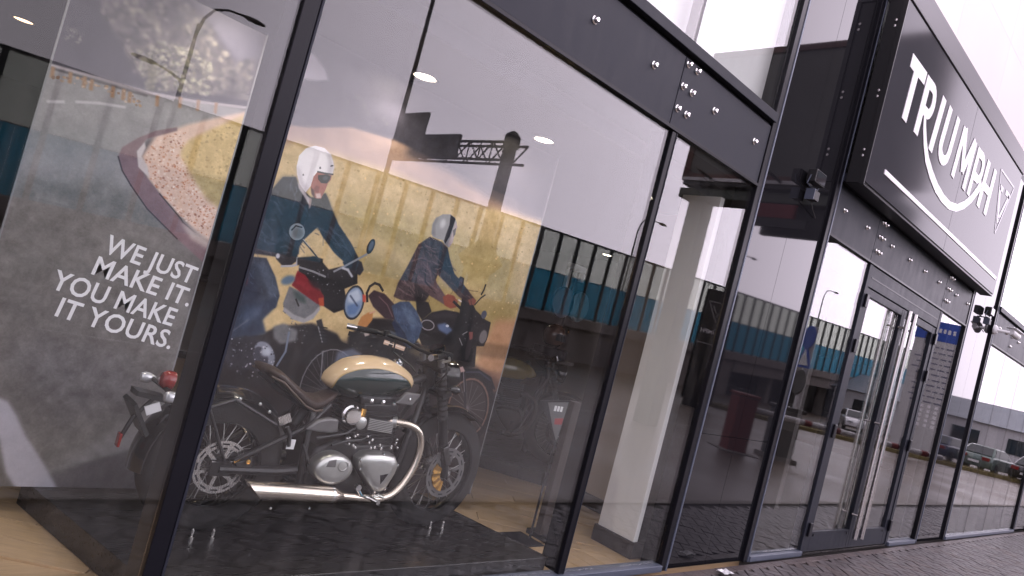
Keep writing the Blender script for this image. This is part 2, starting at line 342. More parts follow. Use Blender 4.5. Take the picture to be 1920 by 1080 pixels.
POSTER_OPS = [
('p',[(0.555,2.8),(1.5,2.8),(1.5,0.12),(0.555,0.12)],(118,114,118),10,0,1.0),
('p',[(0.413,2.525),(1.807,3.269),(1.442,2.905),(1.507,2.341),(1.045,2.244),(0.56,2.192)],(74,70,82),10,6,1.0),
('p',[(1.037,2.818),(1.457,2.891),(1.468,2.779),(1.477,2.635),(1.37,2.566),(1.268,2.643),(1.171,2.708),(1.08,2.762)],(118,114,128),6,5,1.0),
('p',[(0.664,2.604),(0.91,2.752),(0.856,2.628),(0.74,2.56),(0.675,2.563)],(140,128,140),6,6,1.0),
('p',[(0.677,2.555),(0.998,2.759),(1.158,2.721),(1.264,2.62),(1.373,2.557),(1.467,2.631),(1.491,2.398),(1.079,2.287),(0.905,2.309),(0.829,2.407),(0.726,2.488)],(122,114,112),26,5,0.75),
('s',[(0.677,2.555),(0.998,2.759),(1.158,2.721),(1.264,2.62),(1.373,2.557),(1.467,2.631),(1.491,2.398),(1.079,2.287),(0.905,2.309),(0.829,2.407),(0.726,2.488)],[(170,160,150),(206,194,172),(50,50,54),(96,92,94),(222,208,188),(70,72,66)],1500,0.03,1,0.12,0.4,1.6),
('s',[(0.868,2.387),(1.017,2.553),(1.257,2.505),(1.284,2.333),(0.974,2.243)],[(214,208,176),(186,182,150),(236,230,206),(84,88,76)],700,0.022,2,0.15,0.45,1.2),
('s',[(0.55,2.384),(0.644,2.402),(0.684,2.339),(0.599,2.308)],[(130,126,120),(110,106,106)],50,0.016,3),
('p',[(0.969,2.734),(1.008,2.754),(1.053,2.521),(1.015,2.494)],(92,86,88),8,4,0.6),
('p',[(0.951,2.397),(0.983,2.411),(1.019,2.243),(0.991,2.231)],(120,116,84),6,4,0.7),
('p',[(0.555,2.181),(0.987,2.229),(1.505,2.351),(1.472,2.243),(1.224,2.127),(1.071,2.01),(0.96,1.902),(0.974,1.812),(1.093,1.725),(1.342,1.479),(1.807,0.513),(0.714,0.074),(0.397,1.151)],(166,164,165),9,3,1.0),
('p',[(0.489,1.621),(0.949,1.746),(1.062,1.706),(1.49,1.476),(1.514,0.695),(0.879,-0.015),(0.586,0.33)],(140,137,134),14,14,1.0),
('p',[(0.547,1.083),(1.128,1.249),(1.55,1.073),(1.479,0.609),(0.63,0.436)],(124,120,118),16,18,0.8),
('p',[(0.394,1.878),(0.939,1.98),(0.943,1.868),(0.459,1.748)],(150,152,152),6,12,0.6),
('l',[(0.588,2.017),(0.65,2.041)],0.0134,(205,200,205),1,1.0),
('l',[(0.699,2.061),(0.794,2.093),(0.908,2.118)],0.0126,(205,200,205),1,1.0),
('l',[(0.557,2.187),(0.764,2.21),(0.987,2.229),(1.222,2.277),(1.494,2.352)],0.0151,(190,182,186),1,1.0),
('l',[(0.571,2.175),(0.769,2.193),(0.991,2.212)],0.0092,(110,104,108),1,1.0),
('l',[(0.571,2.179),(0.577,2.136)],0.0168,(176,142,112),1,1.0),
('l',[(0.645,2.185),(0.651,2.141)],0.0168,(176,142,112),1,1.0),
('l',[(0.706,2.189),(0.712,2.144)],0.0168,(176,142,112),1,1.0),
('l',[(0.738,2.189),(0.744,2.144)],0.0168,(176,142,112),1,1.0),
('l',[(0.834,2.193),(0.841,2.147)],0.0168,(176,142,112),1,1.0),
('l',[(0.883,2.2),(0.889,2.153)],0.0168,(176,142,112),1,1.0),
('l',[(0.913,2.198),(0.92,2.152)],0.0168,(176,142,112),1,1.0),
('l',[(1.039,2.232),(1.047,2.184)],0.0168,(176,142,112),1,1.0),
('l',[(1.149,2.267),(1.156,2.219)],0.0168,(176,142,112),1,1.0),
('l',[(1.238,2.289),(1.246,2.24)],0.0168,(176,142,112),1,1.0),
('l',[(1.33,2.311),(1.338,2.261)],0.0168,(176,142,112),1,1.0),
('s',[(0.566,2.168),(0.968,2.202),(0.973,2.147),(0.781,2.143),(0.582,2.131)],[(190,158,128),(150,120,100),(214,190,170)],60,0.014,4),
('p',[(1.219,2.146),(1.083,2.034),(1.046,1.904),(1.098,1.805),(1.178,1.743),(1.292,1.667),(1.442,1.577),(1.565,1.537),(1.599,2.4)],(232,204,186),10,2,1.0),
('s',[(1.224,2.127),(1.09,2.007),(1.059,1.889),(1.133,1.777),(1.314,1.654),(1.495,1.571),(1.479,1.848),(1.279,1.926),(1.234,2.091)],[(206,140,104),(238,214,198),(176,128,108),(214,164,136),(246,232,222)],1300,0.01,5),
('p',[(1.226,1.971),(1.224,2.019),(1.248,2.07),(1.337,2.161),(1.495,2.31),(1.619,1.988),(1.54,1.747),(1.42,1.795),(1.291,1.91)],(222,196,138),14,3,1.0),
('s',[(1.24,1.982),(1.339,2.153),(1.485,2.29),(1.534,1.77),(1.344,1.866)],[(204,176,116),(236,210,150),(190,166,112)],260,0.014,6),
('p',[(1.279,1.911),(1.418,1.921),(1.514,1.906),(1.534,1.745),(1.42,1.795)],(176,160,108),12,6,0.6),
('p',[(1.038,1.983),(1.015,1.922),(1.04,1.844),(1.111,1.809),(1.082,1.868),(1.046,1.904),(1.054,1.955)],(214,206,206),4,1.5,1.0),
('p',[(1.172,2.112),(1.077,2.056),(1.006,1.991),(0.947,1.917),(0.941,1.867),(0.977,1.803),(1.036,1.741),(1.091,1.696),(1.14,1.647),(1.328,1.531),(1.501,1.437),(1.5,1.551),(1.398,1.596),(1.308,1.642),(1.178,1.743),(1.098,1.805),(1.044,1.845),(1.015,1.922),(1.047,2.001),(1.177,2.094)],(148,122,128),8,1.5,1.0),
('l',[(0.941,1.867),(0.977,1.803),(1.036,1.741),(1.14,1.647),(1.328,1.531)],0.0067,(86,72,76),0.5,1.0),
('l',[(1.178,1.743),(1.317,1.644),(1.331,1.628),(1.41,1.589)],0.0067,(92,76,78),0.5,1.0),
('p',[(1.31,1.632),(1.507,1.564),(1.498,1.52),(1.402,1.546)],(200,186,180),5,3,1.0),
('p',[(1.204,1.473),(1.337,1.498),(1.485,1.532),(1.482,1.505),(1.298,1.468)],(168,164,166),4,8,0.6),
('l',[(1.263,0.281),(1.332,0.197)],0.0171,(94,92,92),4,0.22),
('l',[(0.899,1.281),(0.933,1.241)],0.0073,(115,113,113),4,0.22),
('l',[(0.906,1.266),(0.984,1.177)],0.0116,(120,118,118),4,0.22),
('l',[(1.346,0.471),(1.384,0.425)],0.0247,(145,143,143),4,0.22),
('l',[(1.059,0.506),(1.124,0.425)],0.0093,(101,99,99),4,0.22),
('l',[(1.285,0.169),(1.356,0.081)],0.0232,(124,122,122),4,0.22),
('l',[(1.164,1.342),(1.214,1.289)],0.0234,(94,92,92),4,0.22),
('l',[(1.439,0.824),(1.487,0.77)],0.0212,(101,99,99),4,0.22),
('l',[(1.16,1.337),(1.23,1.263)],0.0204,(104,102,102),4,0.22),
('l',[(1.127,1.05),(1.234,0.929)],0.0174,(126,124,124),4,0.22),
('l',[(0.853,0.888),(0.929,0.796)],0.0207,(131,129,129),4,0.22),
('l',[(0.855,0.07),(0.954,-0.065)],0.0131,(96,94,94),4,0.22),
('l',[(1.443,0.227),(1.566,0.079)],0.0134,(142,140,140),4,0.22),
('l',[(1.238,0.856),(1.339,0.74)],0.0162,(123,121,121),4,0.22),
('l',[(0.741,0.835),(0.848,0.7)],0.0067,(105,103,103),4,0.22),
('l',[(0.942,1.28),(1.026,1.185)],0.0102,(113,111,111),4,0.22),
('l',[(1.484,0.995),(1.544,0.931)],0.0082,(144,142,142),4,0.22),
('l',[(0.813,0.483),(0.861,0.421)],0.0192,(111,109,109),4,0.22),
('l',[(1.253,0.282),(1.318,0.202)],0.0222,(122,120,120),4,0.22),
('l',[(1.354,0.648),(1.492,0.488)],0.0209,(118,116,116),4,0.22),
('l',[(1.672,0.17),(1.75,0.079)],0.0167,(99,97,97),4,0.22),
('l',[(0.749,0.994),(0.849,0.873)],0.0244,(107,105,105),4,0.22),
('l',[(1.278,1.102),(1.368,1.003)],0.0096,(120,118,118),4,0.22),
('l',[(0.863,0.903),(0.984,0.757)],0.0171,(116,114,114),4,0.22),
('l',[(1.024,0.417),(1.068,0.361)],0.009,(115,113,113),4,0.22),
('l',[(0.889,1.233),(0.941,1.174)],0.0111,(111,109,109),4,0.22),
('l',[(1.696,0.087),(1.755,0.017)],0.0244,(135,133,133),4,0.22),
('l',[(0.915,1.208),(0.952,1.166)],0.0226,(136,134,134),4,0.22),
('l',[(0.987,0.096),(1.124,-0.086)],0.0112,(140,138,138),4,0.22),
('l',[(1.488,-0.012),(1.568,-0.111)],0.0195,(128,126,126),4,0.22),
('l',[(1.517,0.115),(1.663,-0.062)],0.0194,(94,92,92),4,0.22),
('l',[(1.583,0.264),(1.668,0.164)],0.0089,(140,138,138),4,0.22),
('l',[(0.929,0.691),(1.052,0.54)],0.0157,(133,131,131),4,0.22),
('l',[(1.411,0.335),(1.524,0.199)],0.0102,(135,133,133),4,0.22),
('l',[(1.008,0.091),(1.143,-0.087)],0.0117,(120,118,118),4,0.22),
('l',[(1.244,1.016),(1.36,0.887)],0.008,(129,127,127),4,0.22),
('l',[(0.987,0.085),(1.108,-0.076)],0.0177,(94,92,92),4,0.22),
('l',[(0.865,0.648),(0.96,0.528)],0.0221,(97,95,95),4,0.22),
('l',[(1.273,0.177),(1.335,0.1)],0.0146,(112,110,110),4,0.22),
('l',[(1.705,-0.138),(1.842,-0.305)],0.0222,(133,131,131),4,0.22),
('l',[(0.582,1.152),(0.677,1.035)],0.0211,(98,96,96),4,0.22),
('l',[(1.075,0.622),(1.164,0.514)],0.022,(94,92,92),4,0.22),
('l',[(0.742,0.582),(0.776,0.538)],0.023,(143,141,141),4,0.22),
('l',[(0.875,0.884),(0.927,0.821)],0.0077,(101,99,99),4,0.22),
('l',[(0.821,0.653),(0.9,0.553)],0.0248,(131,129,129),4,0.22),
('l',[(0.923,0.639),(0.995,0.549)],0.0115,(100,98,98),4,0.22),
('l',[(1.297,1.162),(1.359,1.095)],0.0154,(110,108,108),4,0.22),
('l',[(0.539,1.177),(0.607,1.093)],0.0191,(115,113,113),4,0.22),
('l',[(1.468,0.501),(1.592,0.357)],0.0179,(119,117,117),4,0.22),
('l',[(0.924,0.213),(0.992,0.123)],0.0088,(140,138,138),4,0.22),
('l',[(0.992,0.11),(1.051,0.032)],0.024,(128,126,126),4,0.22),
('l',[(0.801,1.072),(0.9,0.954)],0.0068,(95,93,93),4,0.22),
('l',[(0.685,0.792),(0.768,0.685)],0.011,(97,95,95),4,0.22),
('l',[(1.168,1.279),(1.235,1.206)],0.0193,(100,98,98),4,0.22),
('l',[(0.802,0.51),(0.915,0.364)],0.0151,(130,128,128),4,0.22),
('l',[(1.366,1.145),(1.504,0.997)],0.0225,(139,137,137),4,0.22),
('l',[(1.276,1.233),(1.396,1.104)],0.015,(121,119,119),4,0.22),
('l',[(1.262,1.218),(1.357,1.116)],0.0068,(118,116,116),4,0.22),
('l',[(0.837,0.106),(0.949,-0.047)],0.0128,(135,133,133),4,0.22),
('l',[(0.806,0.25),(0.876,0.156)],0.0212,(132,130,130),4,0.22),
('l',[(0.738,0.65),(0.856,0.498)],0.0233,(105,103,103),4,0.22),
('l',[(1.419,0.159),(1.566,-0.022)],0.0142,(129,127,127),4,0.22),
('l',[(1.852,-0.148),(1.902,-0.207)],0.0085,(114,112,112),4,0.22),
('l',[(1.268,1.124),(1.365,1.017)],0.0222,(129,127,127),4,0.22),
('l',[(1.382,0.154),(1.423,0.103)],0.0212,(107,105,105),4,0.22),
('l',[(1.465,1.31),(1.583,1.19)],0.0171,(143,141,141),4,0.22),
('l',[(1.273,0.89),(1.357,0.795)],0.0148,(114,112,112),4,0.22),
('l',[(1.241,0.307),(1.285,0.252)],0.0246,(118,116,116),4,0.22),
('l',[(0.806,0.24),(0.897,0.117)],0.0104,(112,110,110),4,0.22),
('l',[(1.175,0.489),(1.303,0.334)],0.0244,(134,132,132),4,0.22),
('l',[(1.585,0.432),(1.712,0.287)],0.0181,(106,104,104),4,0.22),
('l',[(1.076,-0.073),(1.192,-0.228)],0.0065,(100,98,98),4,0.22),
('l',[(0.758,0.547),(0.835,0.447)],0.007,(119,117,117),4,0.22),
('l',[(1.413,0.504),(1.54,0.356)],0.0241,(140,138,138),4,0.22),
('l',[(1.015,0.469),(1.052,0.423)],0.0142,(115,113,113),4,0.22),
('l',[(1.849,-0.101),(1.911,-0.173)],0.0225,(113,111,111),4,0.22),
('l',[(0.826,1.164),(0.89,1.089)],0.0164,(109,107,107),4,0.22),
('l',[(0.919,1.304),(0.991,1.223)],0.0218,(101,99,99),4,0.22),
('l',[(1.089,1.053),(1.224,0.899)],0.018,(94,92,92),4,0.22),
('l',[(0.801,0.807),(0.864,0.728)],0.012,(144,142,142),4,0.22),
('l',[(0.886,-0.157),(0.98,-0.289)],0.0195,(103,101,101),4,0.22),
('l',[(0.865,0.87),(0.972,0.739)],0.0092,(126,124,124),4,0.22),
('l',[(1.352,1.4),(1.497,1.25)],0.015,(124,122,122),4,0.22),
('l',[(1.059,0.407),(1.189,0.245)],0.0071,(121,119,119),4,0.22),
('l',[(0.692,1.084),(0.789,0.966)],0.0132,(127,125,125),4,0.22),
('l',[(1.043,0.911),(1.133,0.806)],0.0071,(119,117,117),4,0.22),
('l',[(1.208,0.343),(1.252,0.289)],0.0201,(96,94,94),4,0.22),
('l',[(1.044,0.651),(1.171,0.496)],0.0198,(114,112,112),4,0.22),
('l',[(1.323,0.905),(1.367,0.856)],0.0088,(127,125,125),4,0.22),
('l',[(0.656,0.998),(0.74,0.894)],0.0078,(117,115,115),4,0.22),
('l',[(0.814,1.076),(0.91,0.961)],0.0093,(122,120,120),4,0.22),
('l',[(0.791,0.212),(0.854,0.126)],0.0081,(100,98,98),4,0.22),
('l',[(1.507,1.013),(1.585,0.93)],0.0224,(96,94,94),4,0.22),
('l',[(1.561,0.871),(1.68,0.742)],0.009,(127,125,125),4,0.22),
('l',[(1.267,0.535),(1.36,0.424)],0.009,(126,124,124),4,0.22),
('l',[(1.524,-0.127),(1.677,-0.317)],0.0117,(111,109,109),4,0.22),
('l',[(1.465,0.712),(1.612,0.547)],0.0144,(129,127,127),4,0.22),
('l',[(1.11,0.219),(1.154,0.162)],0.0213,(139,137,137),4,0.22),
('l',[(0.837,0.372),(0.935,0.243)],0.0083,(105,103,103),4,0.22),
('l',[(0.959,0.044),(1.007,-0.021)],0.0215,(108,106,106),4,0.22),
('l',[(0.738,0.644),(0.843,0.509)],0.0074,(94,92,92),4,0.22),
('l',[(1.215,0.677),(1.337,0.533)],0.0114,(107,105,105),4,0.22),
('l',[(1.759,0.133),(1.834,0.046)],0.0175,(105,103,103),4,0.22),
('l',[(0.798,0.543),(0.856,0.468)],0.0185,(125,123,123),4,0.22),
('l',[(0.846,0.25),(0.921,0.15)],0.0094,(137,135,135),4,0.22),
('l',[(0.676,0.65),(0.784,0.51)],0.0116,(94,92,92),4,0.22),
('l',[(1.486,0.643),(1.557,0.562)],0.0167,(132,130,130),4,0.22),
('l',[(1.119,1.24),(1.246,1.099)],0.0221,(101,99,99),4,0.22),
('l',[(1.326,-0.002),(1.454,-0.164)],0.02,(104,102,102),4,0.22),
('l',[(1.603,0.449),(1.649,0.397)],0.0144,(129,127,127),4,0.22),
('l',[(1.286,0.707),(1.358,0.623)],0.0201,(143,141,141),4,0.22),
('l',[(0.709,1.001),(0.805,0.882)],0.0093,(141,139,139),4,0.22),
('l',[(0.716,0.847),(0.817,0.721)],0.0188,(128,126,126),4,0.22),
('l',[(1.128,0.236),(1.215,0.125)],0.0168,(113,111,111),4,0.22),
('l',[(0.702,0.56),(0.811,0.417)],0.0186,(98,96,96),4,0.22),
('l',[(0.787,0.931),(0.876,0.822)],0.0247,(116,114,114),4,0.22),
('l',[(1.59,-0.164),(1.728,-0.336)],0.0145,(107,105,105),4,0.22),
('l',[(1.444,0.287),(1.566,0.142)],0.0192,(120,118,118),4,0.22),
('l',[(0.917,-0.042),(0.988,-0.14)],0.0087,(119,117,117),4,0.22),
('l',[(1.588,0.848),(1.734,0.69)],0.0088,(120,118,118),4,0.22),
('l',[(0.836,1.091),(0.933,0.976)],0.015,(122,120,120),4,0.22),
('l',[(1.54,-0.148),(1.589,-0.209)],0.0064,(106,104,104),4,0.22),
('l',[(0.865,1.061),(0.978,0.928)],0.0109,(142,140,140),4,0.22),
('l',[(1.477,0.677),(1.532,0.615)],0.0219,(110,108,108),4,0.22),
('l',[(1.472,0.423),(1.567,0.312)],0.0139,(119,117,117),4,0.22),
('l',[(0.723,0.883),(0.751,0.848)],0.0142,(143,141,141),4,0.22),
('l',[(0.856,0.626),(0.982,0.467)],0.0177,(103,101,101),4,0.22),
('l',[(1.42,0.168),(1.553,0.005)],0.0102,(129,127,127),4,0.22),
('l',[(1.183,1.351),(1.288,1.239)],0.017,(139,137,137),4,0.22),
('l',[(0.724,1.143),(0.836,1.009)],0.0114,(124,122,122),4,0.22),
('l',[(1.082,-0.125),(1.201,-0.285)],0.011,(109,107,107),4,0.22),
('l',[(1.28,-0.029),(1.368,-0.143)],0.0098,(131,129,129),4,0.22),
('l',[(1.268,0.988),(1.401,0.84)],0.019,(127,125,125),4,0.22),
('l',[(0.823,0.219),(0.934,0.069)],0.0163,(145,143,143),4,0.22),
('l',[(0.809,0.813),(0.907,0.691)],0.008,(132,130,130),4,0.22),
('l',[(1.323,-0.008),(1.376,-0.075)],0.0192,(134,132,132),4,0.22),
('l',[(1.02,0.484),(1.065,0.428)],0.0143,(127,125,125),4,0.22),
('l',[(1.153,1.188),(1.274,1.054)],0.0132,(108,106,106),4,0.22),
('l',[(1.459,0.155),(1.524,0.076)],0.0125,(120,118,118),4,0.22),
('l',[(0.764,0.674),(0.868,0.542)],0.0083,(117,115,115),4,0.22),
('l',[(1.114,1.058),(1.218,0.941)],0.0146,(108,106,106),4,0.22),
('l',[(0.979,0.553),(1.115,0.382)],0.0166,(94,92,92),4,0.22),
('l',[(0.978,0.717),(1.11,0.555)],0.0133,(94,92,92),4,0.22),
('l',[(1.435,1.434),(1.554,1.314)],0.0105,(108,106,106),4,0.22),
('l',[(1.085,0.074),(1.122,0.026)],0.0078,(122,120,120),4,0.22),
('l',[(1.372,0.866),(1.512,0.709)],0.0078,(103,101,101),4,0.22),
('l',[(1.407,0.52),(1.499,0.413)],0.0147,(143,141,141),4,0.22),
('l',[(0.856,-0.033),(0.914,-0.113)],0.0065,(142,140,140),4,0.22),
('l',[(0.794,0.732),(0.868,0.64)],0.0217,(108,106,106),4,0.22),
('l',[(0.931,0.743),(0.991,0.668)],0.0143,(99,97,97),4,0.22),
('p',[(0.716,0.576),(0.776,0.556),(0.823,0.498),(0.895,0.385),(0.989,0.271),(1.103,0.116),(0.915,0.113),(0.849,0.202),(0.789,0.36),(0.746,0.42)],(196,194,204),5,2.5,1.0),
('p',[(0.757,0.376),(0.842,0.201),(0.908,0.112),(0.824,0.093)],(120,116,112),6,4,1.0),
('p',[(0.682,0.811),(0.849,0.892),(1.225,0.877),(1.433,0.605),(0.992,0.467)],(112,110,116),14,22,0.5),
('p',[(1.66,2.96),(4.02,2.96),(4.02,0.12),(1.66,0.12)],(84,79,90),6,0,1.0),
('p',[(1.66,2.883),(2.207,2.824),(3.157,2.785),(4.094,2.859),(4.321,2.281),(2.593,2.425),(1.782,2.474)],(74,70,80),8,20,1.0),
('p',[(1.69,2.782),(1.788,2.81),(1.886,2.753),(1.924,2.701),(1.867,2.67),(1.785,2.642),(1.727,2.6)],(206,200,212),4,2,1.0),
('p',[(1.884,2.854),(2.375,2.823),(2.516,2.659),(2.267,2.634),(2.007,2.703)],(132,124,140),5,10,0.7),
('s',[(1.692,2.601),(1.785,2.642),(1.89,2.653),(1.994,2.559),(2.083,2.456),(1.826,2.324),(1.723,2.318)],[(104,98,104),(128,120,116),(86,82,92)],160,0.02,8),
('s',[(2.007,2.703),(2.227,2.761),(2.422,2.677),(2.449,2.596),(2.073,2.487)],[(140,136,128),(116,110,118),(100,96,106)],120,0.02,9),
('p',[(1.701,2.336),(1.88,2.385),(2.151,2.489),(2.472,2.523),(2.844,2.513),(3.267,2.476),(3.608,2.471),(4.272,2.407),(4.355,2.197),(3.393,2.121),(2.579,2.196),(2.071,2.243),(1.675,2.137)],(188,158,138),12,2.5,1.0),
('p',[(2.582,2.459),(2.953,2.48),(3.402,2.407),(4.014,2.38),(4.255,2.449),(4.11,2.818),(3.144,2.821),(2.678,2.722)],(80,76,86),6,8,0.8),
('p',[(1.67,2.152),(1.837,2.288),(2.131,2.299),(2.626,2.324),(3.32,2.327),(4.264,2.428),(4.559,1.677),(4.015,0.866),(3.033,0.224),(1.711,0.633),(1.612,1.443)],(222,196,146),14,6,1.0),
('p',[(2.2,2.076),(2.705,2.084),(3.294,2.094),(3.75,2.088),(3.883,1.726),(3.111,1.724),(2.507,1.879),(2.27,1.849)],(190,170,108),12,16,0.8),
('p',[(2.29,1.784),(2.82,1.734),(3.557,1.658),(3.998,1.75),(4.005,1.395),(3.238,1.349),(2.515,1.587)],(172,152,92),12,14,0.8),
('s',[(1.675,2.137),(2.632,2.307),(3.956,2.364),(4.001,1.572),(3.213,1.425),(2.215,1.518)],[(244,212,150),(200,172,112),(226,196,136),(176,154,98)],700,0.014,11),
('l',[(2.333,1.213),(2.567,1.228)],0.0092,(210,182,124),3,0.3),
('l',[(2.428,1.729),(2.543,1.732)],0.0135,(206,178,120),3,0.3),
('l',[(2.464,2.171),(2.6,2.167)],0.0079,(224,196,138),3,0.3),
('l',[(3.014,1.746),(3.169,1.74)],0.0074,(195,167,109),3,0.3),
('l',[(2.254,2.122),(2.483,2.162)],0.0045,(221,193,135),3,0.3),
('l',[(2.24,1.412),(2.421,1.396)],0.0088,(201,173,115),3,0.3),
('l',[(3.26,1.459),(3.383,1.41)],0.0126,(197,169,111),3,0.3),
('l',[(2.231,1.414),(2.396,1.371)],0.0092,(208,180,122),3,0.3),
('l',[(3.422,1.892),(3.576,1.896)],0.016,(218,190,132),3,0.3),
('l',[(2.345,1.724),(2.473,1.722)],0.0161,(224,196,138),3,0.3),
('l',[(2.432,1.865),(2.65,1.846)],0.0128,(224,196,138),3,0.3),
('l',[(2.591,1.664),(2.813,1.691)],0.0066,(218,190,132),3,0.3),
('l',[(2.358,2.025),(2.473,2.019)],0.0162,(202,174,116),3,0.3),
('l',[(2.348,1.19),(2.456,1.141)],0.0167,(213,185,127),3,0.3),
('l',[(2.425,1.732),(2.606,1.699)],0.0089,(214,186,128),3,0.3),
('l',[(1.977,1.162),(2.109,1.128)],0.0142,(208,180,122),3,0.3),
('l',[(2.798,1.16),(2.905,1.119)],0.0094,(206,178,120),3,0.3),
('l',[(4.0,1.623),(4.337,1.587)],0.0116,(199,171,113),3,0.3),
('l',[(2.611,2.138),(2.874,2.136)],0.0093,(195,167,109),3,0.3),
('l',[(3.524,2.246),(3.825,2.24)],0.0132,(194,166,108),3,0.3),
('l',[(1.916,2.04),(2.136,2.04)],0.0075,(211,183,125),3,0.3),
('l',[(2.84,2.046),(2.954,2.04)],0.007,(224,196,138),3,0.3),
('l',[(2.571,1.336),(2.747,1.298)],0.0075,(228,200,142),3,0.3),
('l',[(1.854,1.876),(1.939,1.876)],0.0085,(213,185,127),3,0.3),
('l',[(3.626,1.363),(3.959,1.333)],0.0063,(194,166,108),3,0.3),
('l',[(2.822,2.018),(3.078,2.024)],0.0166,(213,185,127),3,0.3),
('l',[(2.036,1.514),(2.224,1.485)],0.0135,(196,168,110),3,0.3),
('l',[(2.642,1.243),(2.874,1.255)],0.0058,(195,167,109),3,0.3),
('l',[(3.056,2.288),(3.319,2.312)],0.0069,(203,175,117),3,0.3),
('l',[(3.035,1.512),(3.169,1.47)],0.0141,(215,187,129),3,0.3),
('l',[(3.612,1.7),(3.819,1.685)],0.011,(217,189,131),3,0.3),
('l',[(2.143,2.099),(2.244,2.104)],0.0102,(204,176,118),3,0.3),
('l',[(2.452,1.46),(2.635,1.444)],0.0123,(210,182,124),3,0.3),
('l',[(3.25,1.749),(3.443,1.738)],0.0056,(213,185,127),3,0.3),
('l',[(2.15,1.548),(2.243,1.53)],0.0044,(224,196,138),3,0.3),
('l',[(1.955,2.128),(2.084,2.118)],0.014,(204,176,118),3,0.3),
('l',[(2.825,2.284),(3.059,2.282)],0.012,(214,186,128),3,0.3),
('l',[(3.67,1.823),(3.869,1.839)],0.0159,(206,178,120),3,0.3),
('l',[(2.99,1.359),(3.26,1.356)],0.0165,(217,189,131),3,0.3),
('l',[(2.911,2.226),(3.082,2.254)],0.0149,(224,196,138),3,0.3),
('l',[(2.18,1.35),(2.316,1.324)],0.0125,(227,199,141),3,0.3),
('l',[(2.734,1.692),(2.898,1.662)],0.008,(218,190,132),3,0.3),
('l',[(3.169,2.501),(3.282,2.498)],0.0046,(215,187,129),3,0.3),
('l',[(2.231,1.249),(2.442,1.266)],0.0079,(199,171,113),3,0.3),
('l',[(3.309,1.953),(3.544,1.94)],0.0144,(212,184,126),3,0.3),
('l',[(2.193,1.484),(2.348,1.447)],0.014,(194,166,108),3,0.3),
('l',[(2.108,2.02),(2.283,2.002)],0.0125,(207,179,121),3,0.3),
('l',[(2.581,2.01),(2.696,2.008)],0.0126,(229,201,143),3,0.3),
('l',[(2.355,2.073),(2.457,2.057)],0.0144,(207,179,121),3,0.3),
('l',[(2.585,1.822),(2.686,1.823)],0.0151,(227,199,141),3,0.3),
('l',[(3.322,1.45),(3.45,1.404)],0.013,(219,191,133),3,0.3),
('l',[(1.876,1.848),(1.954,1.827)],0.0115,(211,183,125),3,0.3),
('l',[(2.377,1.86),(2.496,1.869)],0.0134,(203,175,117),3,0.3),
('l',[(3.628,2.728),(3.931,2.792)],0.0108,(200,172,114),3,0.3),
('l',[(1.861,1.535),(1.975,1.528)],0.0164,(224,196,138),3,0.3),
('l',[(2.567,2.034),(2.67,2.036)],0.0143,(200,172,114),3,0.3),
('l',[(3.426,1.253),(3.687,1.208)],0.0108,(216,188,130),3,0.3),
('l',[(2.299,1.799),(2.534,1.81)],0.0157,(203,175,117),3,0.3),
('l',[(2.845,1.282),(3.088,1.288)],0.0138,(215,187,129),3,0.3),
('l',[(3.257,1.227),(3.435,1.22)],0.0131,(212,184,126),3,0.3),
('l',[(3.539,1.947),(3.728,1.908)],0.0079,(218,190,132),3,0.3),
('l',[(3.198,2.167),(3.44,2.157)],0.0122,(198,170,112),3,0.3),
('l',[(3.97,1.704),(4.124,1.671)],0.0099,(221,193,135),3,0.3),
('l',[(2.215,2.073),(2.391,2.095)],0.0149,(196,168,110),3,0.3),
('l',[(2.719,2.25),(2.901,2.228)],0.0116,(194,166,108),3,0.3),
('l',[(3.668,2.607),(3.874,2.583)],0.0061,(201,173,115),3,0.3),
('l',[(2.721,1.367),(2.879,1.351)],0.0117,(204,176,118),3,0.3),
('l',[(2.01,1.223),(2.095,1.217)],0.0064,(194,166,108),3,0.3),
('l',[(2.656,1.297),(2.852,1.275)],0.0124,(211,183,125),3,0.3),
('l',[(2.345,1.101),(2.44,1.078)],0.0064,(223,195,137),3,0.3),
('l',[(1.861,1.758),(2.055,1.751)],0.0066,(218,190,132),3,0.3),
('l',[(2.732,2.002),(2.971,2.036)],0.0072,(223,195,137),3,0.3),
('l',[(2.627,1.234),(2.787,1.19)],0.0065,(220,192,134),3,0.3),
('l',[(2.232,1.435),(2.409,1.445)],0.0101,(206,178,120),3,0.3),
('l',[(2.468,1.651),(2.704,1.68)],0.0084,(224,196,138),3,0.3),
('l',[(2.944,2.313),(3.063,2.299)],0.0154,(213,185,127),3,0.3),
('l',[(2.653,1.457),(2.925,1.439)],0.0099,(209,181,123),3,0.3),
('l',[(2.196,2.269),(2.294,2.237)],0.0152,(201,173,115),3,0.3),
('l',[(2.797,1.275),(2.921,1.226)],0.0048,(218,190,132),3,0.3),
('l',[(2.355,2.295),(2.594,2.342)],0.0047,(221,193,135),3,0.3),
('l',[(2.029,1.705),(2.174,1.718)],0.0087,(206,178,120),3,0.3),
('l',[(3.081,2.41),(3.247,2.388)],0.0105,(197,169,111),3,0.3),
('l',[(3.732,1.654),(4.001,1.634)],0.0057,(221,193,135),3,0.3),
('l',[(1.801,1.783),(1.892,1.745)],0.0107,(198,170,112),3,0.3),
('l',[(3.456,1.612),(3.709,1.613)],0.0162,(202,174,116),3,0.3),
('l',[(2.147,1.338),(2.38,1.309)],0.0107,(223,195,137),3,0.3),
('l',[(3.377,1.682),(3.621,1.654)],0.0109,(210,182,124),3,0.3),
('l',[(1.967,1.674),(2.155,1.665)],0.0042,(216,188,130),3,0.3),
('l',[(3.317,1.23),(3.521,1.176)],0.0062,(216,188,130),3,0.3),
('l',[(3.717,2.309),(4.035,2.351)],0.0153,(194,166,108),3,0.3),
